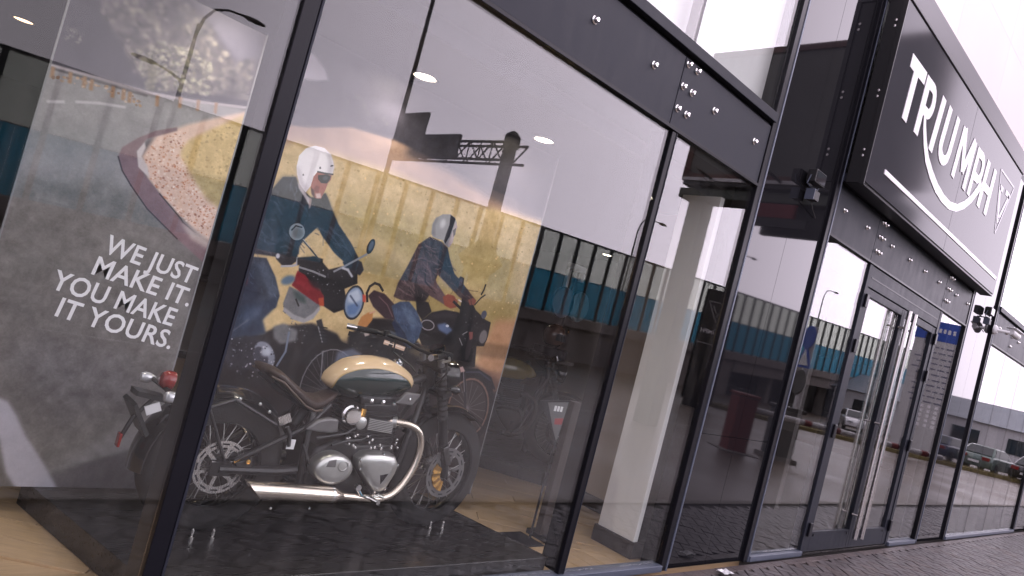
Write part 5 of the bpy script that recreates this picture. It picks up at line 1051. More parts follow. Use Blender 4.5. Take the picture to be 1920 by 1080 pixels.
('l',[(2.941,1.337),(2.964,1.323),(2.985,1.306)],0.0041,(140,164,196),0.8,0.30890610597336887),
('l',[(2.823,1.446),(2.834,1.422),(2.851,1.4)],0.0025,(110,134,166),0.8,0.2655484266929608),
('l',[(3.029,1.293),(3.038,1.28),(3.053,1.27)],0.0038,(110,134,166),0.8,0.2811411774865703),
('l',[(3.078,1.287),(3.1,1.279),(3.124,1.278)],0.0044,(52,70,102),0.8,0.22690303046046517),
('l',[(3.058,1.331),(3.078,1.315),(3.104,1.304)],0.0045,(52,70,102),0.8,0.36101584337804554),
('l',[(2.9,1.418),(2.924,1.413),(2.946,1.403)],0.0024,(110,134,166),0.8,0.22125798628538862),
('l',[(2.918,1.433),(2.926,1.42),(2.937,1.409)],0.0038,(140,164,196),0.8,0.2852086728745028),
('l',[(2.853,1.371),(2.865,1.36),(2.876,1.349)],0.003,(52,70,102),0.8,0.3227974196840399),
('l',[(2.973,1.351),(2.973,1.342),(2.969,1.334)],0.0028,(140,164,196),0.8,0.2644793393380792),
('l',[(3.068,1.294),(3.091,1.287),(3.114,1.291)],0.0024,(52,70,102),0.8,0.2074969908446153),
('l',[(2.958,1.413),(2.977,1.402),(2.997,1.393)],0.0031,(52,70,102),0.8,0.24620726422126654),
('l',[(2.949,1.362),(2.958,1.34),(2.98,1.324)],0.0041,(52,70,102),0.8,0.3408649982793314),
('l',[(3.014,1.24),(3.043,1.223),(3.071,1.204)],0.0035,(140,164,196),0.8,0.3422215989630357),
('l',[(3.013,1.393),(3.018,1.38),(3.031,1.372)],0.0035,(140,164,196),0.8,0.20188198031676477),
('l',[(2.963,1.413),(2.984,1.401),(3.008,1.4)],0.0043,(140,164,196),0.8,0.3091998662221899),
('l',[(2.96,1.369),(2.971,1.364),(2.981,1.36)],0.0033,(110,134,166),0.8,0.3281665222433996),
('l',[(2.877,1.394),(2.879,1.366),(2.872,1.34)],0.0038,(110,134,166),0.8,0.30001572270482035),
('l',[(3.045,1.33),(3.058,1.316),(3.065,1.3)],0.0039,(52,70,102),0.8,0.33248306771350983),
('l',[(2.88,1.371),(2.898,1.365),(2.911,1.354)],0.0029,(110,134,166),0.8,0.3262074180753871),
('l',[(2.87,1.443),(2.888,1.438),(2.906,1.436)],0.0034,(52,70,102),0.8,0.24724075762890899),
('l',[(2.97,1.437),(2.986,1.422),(3.01,1.415)],0.0037,(110,134,166),0.8,0.36500036646462714),
('l',[(3.041,1.204),(3.045,1.19),(3.057,1.179)],0.004,(140,164,196),0.8,0.24530807907538385),
('l',[(3.013,1.388),(3.03,1.368),(3.049,1.348)],0.0033,(52,70,102),0.8,0.36189760983751523),
('l',[(3.054,1.315),(3.078,1.299),(3.108,1.291)],0.0029,(52,70,102),0.8,0.3954428763792983),
('l',[(2.972,1.262),(2.984,1.257),(2.997,1.253)],0.0034,(52,70,102),0.8,0.24411390357230278),
('l',[(2.893,1.359),(2.9,1.352),(2.907,1.346)],0.0041,(140,164,196),0.8,0.293839090571975),
('l',[(3.037,1.39),(3.064,1.374),(3.086,1.353)],0.003,(140,164,196),0.8,0.3069219760058716),
('l',[(2.941,1.454),(2.957,1.445),(2.965,1.431)],0.0043,(140,164,196),0.8,0.2750926771172769),
('l',[(2.986,1.32),(2.987,1.301),(2.989,1.282)],0.0043,(110,134,166),0.8,0.26345136552815623),
('l',[(3.057,1.281),(3.063,1.256),(3.077,1.233)],0.0037,(140,164,196),0.8,0.35621619095232393),
('l',[(2.936,1.43),(2.953,1.425),(2.97,1.425)],0.0044,(52,70,102),0.8,0.3165823082144897),
('l',[(3.004,1.438),(3.034,1.426),(3.062,1.41)],0.0045,(110,134,166),0.8,0.3829515762886784),
('l',[(2.904,1.478),(2.921,1.457),(2.929,1.432)],0.0032,(140,164,196),0.8,0.30768502437819667),
('l',[(3.01,1.24),(3.013,1.221),(3.025,1.203)],0.0032,(110,134,166),0.8,0.2986411230677754),
('l',[(2.847,1.439),(2.849,1.422),(2.855,1.406)],0.0042,(140,164,196),0.8,0.29917750285201256),
('l',[(2.988,1.365),(3.002,1.347),(3.008,1.327)],0.004,(110,134,166),0.8,0.34124266237902906),
('l',[(3.08,1.305),(3.083,1.293),(3.078,1.282)],0.0032,(110,134,166),0.8,0.22120427046560504),
('p',[(1.904,2.047),(1.942,2.026),(1.989,1.986),(2.017,1.973),(2.021,1.93),(1.976,1.971),(1.924,2.01)],(196,188,192),6,1,1.0),
('p',[(2.007,1.979),(2.025,1.975),(2.032,1.922),(2.021,1.908)],(170,150,148),4,1,1.0),
('p',[(1.986,2.135),(2.077,2.157),(2.111,2.16),(2.113,2.127),(2.099,2.1),(2.097,2.065),(2.09,2.031),(2.083,1.995),(2.049,1.987),(2.016,2.004),(1.996,2.044)],(178,112,100),8,0.8,1.0),
('p',[(2.022,2.127),(2.078,2.151),(2.106,2.151),(2.106,2.127),(2.092,2.097),(2.056,2.088),(2.029,2.105)],(38,36,44),4,0.8,1.0),
('p',[(2.089,2.136),(2.09,2.133),(2.091,2.13),(2.091,2.127),(2.09,2.124),(2.088,2.12),(2.085,2.117),(2.082,2.115),(2.079,2.113),(2.075,2.111),(2.072,2.11),(2.068,2.11),(2.065,2.111),(2.062,2.112),(2.06,2.114),(2.058,2.117),(2.057,2.12),(2.058,2.123),(2.059,2.126),(2.06,2.13),(2.063,2.133),(2.066,2.135),(2.069,2.137),(2.073,2.139),(2.077,2.14),(2.08,2.14),(2.084,2.139),(2.086,2.138)],(82,84,98),0,1,1.0),
('p',[(2.031,2.066),(2.052,2.062),(2.056,2.024),(2.032,2.022),(2.017,2.042)],(142,76,72),6,1,0.9),
('p',[(2.037,2.013),(2.069,2.027),(2.083,2.0),(2.054,1.989)],(222,196,192),5,1,1.0),
('p',[(1.996,2.044),(2.024,2.03),(2.043,1.985),(2.014,2.003)],(92,56,56),4,1,0.9),
('p',[(1.873,2.135),(1.87,2.201),(1.9,2.258),(1.951,2.293),(2.014,2.301),(2.067,2.278),(2.093,2.242),(2.111,2.21),(2.114,2.163),(2.068,2.154),(2.013,2.147),(1.996,2.11),(1.995,2.049),(1.974,2.001),(1.92,2.039),(1.891,2.086)],(250,246,250),3,0.8,1.0),
('p',[(2.039,2.281),(2.067,2.278),(2.093,2.242),(2.111,2.21),(2.114,2.163),(2.076,2.159),(2.072,2.214)],(206,200,208),3,3,0.9),
('p',[(1.873,2.135),(1.92,2.039),(1.974,2.001),(1.982,2.028),(1.938,2.058),(1.893,2.131)],(206,198,206),3,4,0.9),
('l',[(2.013,2.147),(2.068,2.154),(2.117,2.164)],0.0092,(70,66,74),0.5,1.0),
('p',[(2.027,2.177),(2.028,2.175),(2.028,2.173),(2.028,2.172),(2.027,2.171),(2.026,2.169),(2.026,2.168),(2.024,2.168),(2.023,2.168),(2.022,2.168),(2.021,2.168),(2.02,2.169),(2.019,2.17),(2.018,2.172),(2.017,2.173),(2.017,2.175),(2.017,2.176),(2.017,2.178),(2.018,2.179),(2.018,2.18),(2.019,2.181),(2.02,2.182),(2.021,2.182),(2.023,2.182),(2.024,2.181),(2.025,2.18),(2.026,2.179),(2.027,2.178)],(66,62,70),0,0,1.0),
('p',[(1.933,2.1),(1.933,2.099),(1.933,2.098),(1.933,2.097),(1.933,2.095),(1.932,2.094),(1.931,2.094),(1.93,2.093),(1.929,2.093),(1.928,2.093),(1.927,2.094),(1.926,2.094),(1.925,2.095),(1.924,2.096),(1.924,2.097),(1.924,2.099),(1.924,2.1),(1.924,2.101),(1.924,2.102),(1.925,2.103),(1.926,2.104),(1.927,2.104),(1.928,2.105),(1.929,2.104),(1.93,2.104),(1.931,2.103),(1.932,2.103),(1.932,2.102)],(120,114,120),0,0,1.0),
('p',[(2.104,2.218),(2.104,2.217),(2.104,2.216),(2.103,2.214),(2.102,2.213),(2.1,2.211),(2.099,2.21),(2.096,2.209),(2.094,2.208),(2.092,2.207),(2.09,2.206),(2.088,2.206),(2.086,2.206),(2.085,2.207),(2.085,2.208),(2.084,2.209),(2.085,2.21),(2.085,2.211),(2.087,2.213),(2.088,2.214),(2.09,2.216),(2.092,2.217),(2.094,2.218),(2.097,2.219),(2.099,2.219),(2.101,2.219),(2.102,2.219),(2.103,2.219)],(66,62,70),0,0,1.0),
('p',[(1.878,1.638),(1.902,1.671),(1.952,1.679),(2.026,1.643),(2.041,1.586),(2.008,1.545),(1.954,1.532),(1.905,1.563)],(30,29,37),10,1,1.0),
('l',[(1.913,1.636),(1.942,1.654),(1.98,1.642)],0.0092,(96,96,108),1,0.7),
('l',[(1.937,1.61),(1.975,1.619)],0.0092,(96,96,108),1,0.7),
('l',[(1.914,1.593),(1.952,1.58)],0.0092,(96,96,108),1,0.7),
('p',[(1.925,1.585),(1.925,1.581),(1.925,1.577),(1.925,1.574),(1.923,1.571),(1.921,1.569),(1.919,1.567),(1.916,1.566),(1.913,1.565),(1.91,1.566),(1.907,1.567),(1.904,1.569),(1.902,1.572),(1.9,1.575),(1.899,1.578),(1.898,1.582),(1.898,1.585),(1.899,1.588),(1.9,1.591),(1.902,1.594),(1.904,1.596),(1.907,1.597),(1.91,1.597),(1.913,1.597),(1.916,1.595),(1.919,1.594),(1.921,1.591),(1.923,1.588)],(206,206,212),0,1,1.0),
('l',[(1.951,1.526),(2.02,1.545),(2.045,1.559),(2.038,1.602)],0.0134,(186,186,190),0.6,1.0),
('l',[(2.056,1.584),(2.144,1.612),(2.193,1.612)],0.0462,(30,29,34),1,1.0),
('l',[(2.066,1.548),(2.164,1.543),(2.255,1.53)],0.0126,(156,156,160),0.8,1.0),
('l',[(2.201,1.563),(2.203,1.62),(2.15,1.63)],0.0126,(34,32,38),0,1.0),
('p',[(2.346,1.65),(2.425,1.693),(2.482,1.683),(2.513,1.637),(2.496,1.595),(2.432,1.606),(2.386,1.607)],(48,46,56),8,1,1.0),
('l',[(2.304,1.576),(2.367,1.626),(2.504,1.742)],0.0143,(150,152,158),0.8,1.0),
('l',[(2.358,1.612),(2.398,1.61),(2.442,1.574)],0.0168,(196,198,204),1,1.0),
('p',[(2.544,1.797),(2.542,1.785),(2.538,1.774),(2.534,1.764),(2.529,1.756),(2.523,1.751),(2.517,1.747),(2.511,1.746),(2.505,1.748),(2.5,1.753),(2.496,1.759),(2.493,1.768),(2.491,1.778),(2.491,1.789),(2.491,1.801),(2.494,1.813),(2.497,1.824),(2.502,1.834),(2.507,1.842),(2.513,1.848),(2.519,1.851),(2.525,1.852),(2.53,1.851),(2.536,1.846),(2.54,1.839),(2.543,1.831),(2.545,1.82),(2.545,1.809)],(34,36,46),0,0.6,1.0),
('p',[(2.535,1.802),(2.534,1.794),(2.532,1.787),(2.529,1.78),(2.526,1.775),(2.522,1.771),(2.518,1.768),(2.514,1.768),(2.511,1.769),(2.508,1.772),(2.505,1.776),(2.504,1.782),(2.503,1.789),(2.502,1.797),(2.503,1.804),(2.504,1.812),(2.507,1.82),(2.509,1.826),(2.513,1.832),(2.516,1.836),(2.52,1.838),(2.524,1.839),(2.527,1.837),(2.53,1.835),(2.533,1.83),(2.535,1.824),(2.536,1.817),(2.536,1.81)],(96,104,120),0,1,1.0),
('l',[(2.018,1.73),(2.099,1.679),(2.191,1.618)],0.0092,(60,58,62),0.4,1.0),
('l',[(2.019,1.734),(2.1,1.683)],0.0042,(190,190,194),0.3,1.0),
('p',[(2.046,1.77),(2.048,1.757),(2.047,1.744),(2.044,1.731),(2.037,1.72),(2.028,1.71),(2.018,1.703),(2.005,1.698),(1.992,1.696),(1.979,1.697),(1.966,1.701),(1.955,1.707),(1.945,1.716),(1.937,1.727),(1.932,1.739),(1.93,1.752),(1.931,1.765),(1.934,1.777),(1.94,1.789),(1.949,1.798),(1.96,1.806),(1.972,1.811),(1.985,1.813),(1.998,1.812),(2.011,1.809),(2.023,1.802),(2.033,1.793),(2.041,1.783)],(40,44,54),0,0.6,1.0),
('p',[(2.039,1.768),(2.041,1.757),(2.041,1.745),(2.037,1.734),(2.032,1.724),(2.024,1.715),(2.014,1.708),(2.003,1.704),(1.992,1.702),(1.98,1.703),(1.969,1.707),(1.959,1.713),(1.95,1.72),(1.943,1.73),(1.939,1.741),(1.937,1.752),(1.937,1.764),(1.94,1.775),(1.946,1.785),(1.954,1.794),(1.963,1.8),(1.974,1.805),(1.985,1.807),(1.997,1.806),(2.008,1.803),(2.019,1.797),(2.027,1.789),(2.034,1.779)],(150,160,166),0,0.8,1.0),
('p',[(2.029,1.757),(2.03,1.75),(2.03,1.742),(2.027,1.735),(2.024,1.729),(2.018,1.723),(2.012,1.719),(2.005,1.716),(1.997,1.715),(1.989,1.715),(1.982,1.717),(1.975,1.721),(1.969,1.726),(1.965,1.732),(1.962,1.738),(1.961,1.746),(1.961,1.753),(1.963,1.76),(1.967,1.766),(1.972,1.772),(1.979,1.776),(1.986,1.779),(1.994,1.78),(2.001,1.78),(2.009,1.778),(2.016,1.774),(2.022,1.77),(2.026,1.764)],(112,118,122),0,2,0.9),
('l',[(1.952,1.755),(1.971,1.788),(2.012,1.789)],0.0084,(40,44,54),0.6,1.0),
('p',[(1.77,1.398),(1.771,1.391),(1.772,1.384),(1.771,1.378),(1.77,1.372),(1.767,1.368),(1.764,1.364),(1.76,1.363),(1.756,1.363),(1.751,1.364),(1.747,1.367),(1.742,1.371),(1.739,1.376),(1.735,1.382),(1.733,1.389),(1.732,1.396),(1.731,1.403),(1.732,1.409),(1.733,1.415),(1.736,1.419),(1.739,1.422),(1.743,1.424),(1.747,1.424),(1.752,1.423),(1.756,1.42),(1.761,1.416),(1.764,1.41),(1.768,1.404)],(150,40,60),0,2,0.8),
]

# ================================================================== GROUND AND SURROUNDINGS
def wb(mb, name, m, parent, smooth=0, bevel=0):
    return mb.build(name, m, parent, smooth=smooth, bevel=bevel, world=True)

ROAD = -.12
g = MB(); g.add([(-700, -900, ROAD), (900, -900, ROAD), (900, 700, ROAD), (-700, 700, ROAD)], [(0, 1, 2, 3)])
tag(g.build('asphalt_road', asphalt, smooth=0), kind='structure')

# pavement with herringbone pavers
pav = MB().box(-8, 32, -1.38, -.065, ROAD, -.012).build('pavement', sand, smooth=0); tag(pav, kind='structure')
a = .1; gp = .003; ang = R(45); ca, sa = math.cos(ang), math.sin(ang)
def brick_geo(mb, hx, hy, z0, z1, M2=None):
    ch = .005
    vs = []
    for z, k in ((z0, 0), (z1-ch*.7, 0), (z1, ch)):
        for i, j in ((-1, -1), (1, -1), (1, 1), (-1, 1)): vs.append(Vector((i*(hx-k), j*(hy-k), z)))
    if M2: vs = [M2 @ v for v in vs]
    fs = [(8, 9, 10, 11)]
    for l in (0, 4):
        for k in range(4): fs.append((l+k, l+(k+1) % 4, l+4+(k+1) % 4, l+4+k))
    mb.add(vs, fs)
bricks = []
rb = random.Random(4)
for i in range(-420, 420):
    for j in range(-420, 420):
        k = (i-j) % 4
        if k == 0: cx, cy, rot = (i+1)*a, (j+.5)*a, 0
        elif k == 2: cx, cy, rot = (i+.5)*a, j*a, 1
        else: continue
        x = cx*ca-cy*sa; y = cx*sa+cy*ca
        if -6 < x < 26 and -1.26 < y < -.16: bricks.append((x, y, rot))
def vis(b):                        # how large a brick shows from where the photographer stood
    x, y, _ = b
    inside = x > 4.9 and y > -.1-1.05*(x-4.93)/7.07 and y > -1.3
    return (0 if inside else 1, x*x+(y+2.88)**2)
bricks.sort(key=vis)
bm_ = MB(); brick_geo(bm_, a-gp, a/2-gp, -.05, 0)
proto = bm_.build('paver', paver_m, pav, smooth=0)
first = True
rest = MB()
for n, (x, y, rot) in enumerate(bricks):
    dz = rb.uniform(-.0035, .0025); rr = ang+rot*math.pi/2+rb.uniform(-.012, .012)
    if n < 290:
        o = proto if first else proto.copy()
        if not first: C.objects.link(o)
        first = False
        o.location = (x, y, dz); o.rotation_euler = (rb.uniform(-.012, .012), rb.uniform(-.012, .012), rr)
        o.parent = pav
        if n == 2: pm2 = proto.data.copy(); pm2.materials.clear(); pm2.materials.append(paver_m2)
        if n > 2 and rb.random() < .3: o.data = pm2
    else:
        brick_geo(rest, a-gp, a/2-gp, -.05, 0, Matrix.Translation((x, y, dz)) @ Matrix.Rotation(rr, 4, 'Z'))
o = rest.build('paver_field', paver_m, pav, smooth=0); tag(o, kind='stuff')
# border course along the shop front and the kerb
for i in range(60):
    x = 4.2+i*.25
    o = box('border_stone', paver_m2, pav, x+.002, x+.248, -.155, -.07, -.05, .001+rb.uniform(-.002, .002), bevel=.004)
kb = MB()
for i in range(40): kb.box(-8+i, -7.006+i, -1.50, -1.385, ROAD-.1, .004)
tag(kb.build('kerb', kerb_m, smooth=0, bevel=.01), kind='structure')
mkg = MB()
for yy in (-7.6,):
    for i in range(12): mkg.add([(2+i*5, yy-.06, ROAD+.004), (4.4+i*5, yy-.06, ROAD+.004), (4.4+i*5, yy+.06, ROAD+.004), (2+i*5, yy+.06, ROAD+.004)], [(0, 1, 2, 3)])
tag(mkg.build('road_marking', mat('worn road paint', (.42, .41, .39), .8, nscale=6, namp=.3), smooth=0), kind='structure')
# verge with kerb in the car park
v = MB().prism_z([(30, -13.6), (38.2, -9.0), (46.7, -4.9), (60, 2.0), (60, .6), (46.9, -6.1), (38.4, -10.3), (30, -15)][::-1], ROAD, ROAD+.16).build('grass_verge', grass_m, smooth=0)
tag(v, kind='structure')
t = MB(); rg = random.Random(2)
for i in range(2600):
    f = rg.random(); x = 30+f*28; y = -14.3+f*15.3+rg.uniform(-.5, .5); h = rg.uniform(.05, .2); q = rg.uniform(0, 6.28); w = .012
    t.add([(x-w*math.cos(q), y-w*math.sin(q), ROAD+.16), (x+w*math.cos(q), y+w*math.sin(q), ROAD+.16), (x+rg.uniform(-.06, .06), y+rg.uniform(-.06, .06), ROAD+.16+h)], [(0, 1, 2)])
tag(t.build('dry_grass', grass_m, smooth=0), kind='stuff')

# ---- elevated road with noise barrier
SL = .045; YB = -24.1
zt = lambda x: 5.35+SL*x
zm = lambda x: 3.2+SL*x
zb = lambda x: 1.0+SL*x
via = thing('elevated_road', 'stained concrete ramp rising to the right with a dark underpass', 'overpass', (40, -27, 0))
def slab(x0, x1, y0, y1, f0, f1):
    m_ = MB(); m_.loft([[(x0, y0, f0(x0)), (x0, y1, f0(x0)), (x0, y1, f1(x0)), (x0, y0, f1(x0))], [(x1, y0, f0(x1)), (x1, y1, f0(x1)), (x1, y1, f1(x1)), (x1, y0, f1(x1))]])
    return m_
wb(slab(-40, 50, YB-1.0, YB-.25, lambda x: ROAD-.1, lambda x: zb(x)-.55), 'retaining_wall', concrete, via)
wb(slab(-40, 120, YB-.9, YB+.12, lambda x: zb(x)-.6, lambda x: zb(x)-.02), 'edge_beam', concrete, via)
wb(slab(-40, 120, YB-14, YB-.9, lambda x: zb(x)-.5, lambda x: zb(x)-.1), 'deck', concrete, via)
wb(slab(50.2, 120, YB-.8, YB-.2, lambda x: zb(x)-1.5, lambda x: zb(x)-.62), 'girder', concrete, via)
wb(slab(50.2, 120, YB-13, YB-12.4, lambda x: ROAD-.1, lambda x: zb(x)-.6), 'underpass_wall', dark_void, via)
for x in (58, 70, 82, 94): wb(MB().box(x, x+.7, YB-1.9, YB-1.0, ROAD-.1, zb(x)-.62), 'pier', concrete, via)

bar = thing('noise_barrier', 'long noise barrier of clear upper panels over blue lower panels', 'noise barrier', (40, YB, 3))
x0, st, N = -20.0, 1.5, 84
bar.location = (x0, YB, zb(x0))
pst = None; pu = None; pl = None
for i in range(N):
    dx = i*st; dz = SL*dx
    if pst is None:
        pst = MB().box(-.085, .085, -.08, .08, -.05, 4.42).build('post', post_m, bar, smooth=0)
        pu = MB().loft([[(xx, yy, zz+SL*xx) for yy, zz in ((-.02, 2.22), (.02, 2.22), (.02, 4.335), (-.02, 4.335))] for xx in (.09, st-.09)]).build('clear_panel', panel_clear, bar, smooth=0)
        pl = MB()
        for q in range(4):
            xa, xb = .09+q*.333, .09+q*.333+.322
            pl.loft([[(xx, -.03, .02+SL*xx), (xx, .03, .02+SL*xx), (xx, .03, 2.18+SL*xx), (xx, -.03, 2.18+SL*xx)] for xx in (xa, xb)])
        pl = pl.build('blue_panel', panel_blue, bar, smooth=0)
        continue
    for pr in (pst, pu, pl):
        c = pr.copy(); C.objects.link(c); c.parent = bar; c.location = (dx, 0, dz)
L = N*st
rl = MB()
rl.loft([[(0, -.06, 4.34), (0, .06, 4.34), (0, .06, 4.44), (0, -.06, 4.44)], [(L, -.06, 4.34+SL*L), (L, .06, 4.34+SL*L), (L, .06, 4.44+SL*L), (L, -.06, 4.44+SL*L)]])
rl.loft([[(0, -.04, 2.185), (0, .04, 2.185), (0, .04, 2.215), (0, -.04, 2.215)], [(L, -.04, 2.185+SL*L), (L, .04, 2.185+SL*L), (L, .04, 2.215+SL*L), (L, -.04, 2.215+SL*L)]])
rl.build('rail', post_m, bar, smooth=0)

# ---- street lamps
def lamp(x, y, z0, h, arms, label, r=.085):
    t = thing('street_lamp', label, 'street lamp', (x, y, z0), group='street lamps along the ramp')
    MB().tube([(0, 0, 0), (0, 0, h*.5), (0, 0, h-1.0)], [r, r*.8, r*.6], 10).build('pole', galv, t)
    for (dx, top, low) in arms:
        s_ = 1 if dx > 0 else -1
        pts = [(0, 0, low), (s_*.12, 0, low+.5*(top-low)), (s_*.42, 0, low+.85*(top-low)), (dx*.6, 0, top), (dx, 0, top+.06)]
        MB().tube(pts, [r*.6, r*.55, r*.5, r*.42, r*.4], 8).build('arm', galv, t)
        hd = MB().loft([[(dx+s_*u, w*math.cos(q), top+.06+hh*math.sin(q)) for q in [k*math.pi/5 for k in range(10)]] for u, w, hh in ((-.05, .04, .04), (.15, .13, .08), (.45, .16, .09), (.75, .10, .05), (.82, .02, .02))])
        hd.build('lamp_head', galv, t, smooth=60)
    return t
lamp(7.65, -24.75, zb(7.65)-.1, 8.6, [(1.45, 8.55, 7.2), (-1.0, 5.6, 5.3)], 'tall street lamp with a second lower arm behind the ramp', .10)
lamp(35.4, -24.9, zb(35.4)-.1, 7.4, [(2.0, 7.3, 6.2)], 'single arm street lamp standing behind the middle of the noise barrier')
lamp(47.8, -24.9, zb(47.8)-.1, 7.6, [(2.0, 7.5, 6.4)], 'single arm street lamp standing behind the barrier near the underpass')
lamp(64, -24.9, zb(64)-.1, 7.6, [(2.0, 7.5, 6.4)], 'single arm street lamp standing beyond the underpass')
lamp(10.4, -14.3, ROAD, 13, [(2.0, 12.9, 11.8)], 'tall dark lamp post in the road before the gantry sign', .085)

# ---- gantry sign
gs = thing('gantry_sign', 'dark lattice gantry arm carrying two sign panels on one post', 'gantry sign', (14.2, -13.9, ROAD))
MB().tube([(0, 0, 0), (0, 0, 6.8)], [.27, .2], 14).build('column', galv, gs)
MB().lathe([(.55, 0), (.55, .25), (.3, .9), (.27, 1.2)], (0, 0, 0), (0, 0, 1), 14).build('base', galv, gs)
MB().lathe([(.26, 0), (.26, .35), (.1, .5), (.02, .52)], (0, 0, 6.75), (0, 0, 1), 14).build('cap', galv, gs)
MB().lathe([(.22, 2.55), (.42, 2.75), (.72, 3.1), (.34, 3.55), (.22, 3.7)], (0, 0, 0), (0, 0, 1), 4).build('post_shield', galv, gs, smooth=0)
tr = MB(); z0, z1 = 6.15, 6.72
for zz in (z0, z1):
    for xx in (-.22, .22): tr.tube([(xx-.35, .95, zz), (xx-.55, -5.6, zz)], .045, 6)
for i in range(12):
    ya = .95-i*.55; yb_ = ya-.55; xx = -.35-.2*i/12
    for sx in (-.22, .22): tr.tube([(xx+sx, ya, z0 if i % 2 else z1), (xx+sx, yb_, z1 if i % 2 else z0)], .028, 5)
    tr.tube([(xx-.22, ya, z0), (xx-.22, ya, z1)], .024, 5)
tr.build('truss', galv, gs, smooth=0)
for nm, ya, yb_, za, zb_ in (('sign_panel', -1.75, -3.75, 6.1, 6.95), ('sign_panel', -3.85, -5.35, 6.0, 7.75)):
    MB().box(-.72, -.62, yb_, ya, za, zb_).build(nm, galv, gs, smooth=0, bevel=.01)
    k = MB(); rs_ = random.Random(9)
    for i in range(26):
        yy = rs_.uniform(yb_+.1, ya-.25); zz = rs_.uniform(za+.08, zb_-.2)
        k.box(-.75, -.725, yy, yy+rs_.uniform(.08, .3), zz, zz+rs_.uniform(.04, .12))
    k.build('panel_frame', mat('dusty sign back', (.07, .07, .035), .6, nscale=9, namp=.4), gs, smooth=0)

# ---- billboard at the kerb, side on to the shop
bb = thing('billboard', 'large grey billboard in a brown frame on one greenish column', 'billboard', (14.7, -6.96, ROAD))
def rel(x0, x1, y0, y1, z0, z1): return (x0-14.7, x1-14.7, y0+6.96, y1+6.96, z0-ROAD, z1-ROAD)
MB().box(*rel(14.38, 14.5, -7.3, -2.62, 6.08, 9.02)).build('poster_face', ad_grey, bb, smooth=0)
for q in ((14.33, 14.56, -7.45, -7.30, 5.93, 9.17), (14.33, 14.56, -2.62, -2.47, 5.93, 9.17), (14.335, 14.555, -7.30, -2.62, 5.93, 6.08), (14.335, 14.555, -7.30, -2.62, 9.02, 9.17)):
    MB().box(*rel(*q)).build('frame', frame_brown, bb, smooth=0, bevel=.01)
MB().box(*rel(14.57, 14.83, -7.35, -2.55, 6.2, 8.9)).build('rear_case', sign_dark, bb, smooth=0)
MB().box(*rel(14.15, 14.9, -7.3, -2.6, 5.42, 5.66)).build('cross_beam', col_green, bb, smooth=0, bevel=.03)
MB().box(*rel(14.0, 14.36, -7.2, -2.65, 5.80, 5.88)).build('catwalk', white_pl, bb, smooth=0)
MB().box(*rel(14.02, 14.34, -7.15, -2.7, 5.70, 5.78)).build('catwalk_frame', sign_dark, bb, smooth=0)
MB().box(-.22, .22, -.22, .22, 0, 5.62).build('column', col_green, bb, smooth=0, bevel=.03)
MB().box(*rel(13.95, 14.05, -5.3, -4.2, 5.05, 5.35)).build('notice', red_print, bb, smooth=0)
MB().box(*rel(13.95, 14.05, -5.1, -3.9, 4.85, 5.04)).build('notice', sign_dark, bb, smooth=0)
MB().box(*rel(14.36, 14.52, -5.1, -2.5, 4.75, 5.40)).build('lower_panel', sign_dark, bb, smooth=0, bevel=.01)
for yy in (-6.4, -4.7, -3.0):
    MB().tube([(-.35, yy+6.96, 5.95), (-1.3, yy+6.96, 6.0)], .03, 6).build('lamp_arm', sign_dark, bb)

# ---- parking gate
gate = thing('parking_gate', 'red parking gate cabinet with a red and white boom lowered across the lane', 'parking gate', (15.6, -5.1, ROAD), R(34))
box('cabinet', red_paint, gate, -.25, .25, -.2, .2, 0, 1.28, bevel=.02)
box('cabinet_lid', red_paint, gate, -.27, .27, -.22, .22, 1.285, 1.36, bevel=.02)
box('base_plate', kerb_m, gate, -.45, .45, -.4, .4, 0, .02)
bmw = MB().tube([(.28, -.02, 1.04), (5.4, -.02, 1.04)], .07, 10).build('boom', white_pl, gate)
for i in range(6):
    MB().tube([(.8+i*.8, -.02, 1.04), (1.0+i*.8, -.02, 1.04)], .0725, 10).build('stripe', red_print, bmw)
tk = thing('ticket_cabinet', 'grey ticket cabinet beside the red gate', 'ticket machine', (16.95, -4.68, ROAD), R(34))
box('case', grey_cab, tk, -.3, .3, -.22, .22, .1, 1.2, bevel=.03)
box('screen', mat('pale display', (.35, .36, .33), .3), tk, -.15, .15, .221, .235, .75, 1.0)
box('plinth', kerb_m, tk, -.4, .4, -.3, .3, 0, .1)
box('hood', black_pl, tk, -.34, .34, -.26, .3, 1.203, 1.30, bevel=.02)
# ---- traffic sign post
ts = thing('traffic_sign', 'white post with a blue round sign, a triangle and a dark round sign', 'traffic sign', (17.75, -4.82, ROAD), R(36))
MB().tube([(0, 0, 0), (0, 0, 3.4)], .085, 12).build('post', white_pl, ts)
def disc(z, r, m, nm): MB().lathe([(r*.96, 0), (r, .01), (r, .02), (r*.96, .03)], (-.09, 0, z), (-1, 0, 0), 24).build(nm, m, ts, smooth=0)
disc(3.1, .30, blue_sign, 'round_sign'); disc(1.95, .32, sign_dark, 'mirror_disc')
MB().loft([[(-.0865, .36, 2.32), (-.0865, -.36, 2.32), (-.0865, 0, 2.94)], [(-.11, .36, 2.32), (-.11, -.36, 2.32), (-.11, 0, 2.94)]]).build('triangle_sign', blue_sign, ts, smooth=0)
MB().loft([[(-.113, .24, 2.38), (-.113, -.24, 2.38), (-.113, 0, 2.8)], [(-.116, .24, 2.38), (-.116, -.24, 2.38), (-.116, 0, 2.8)]]).build('triangle_face', white_pl, ts, smooth=0)
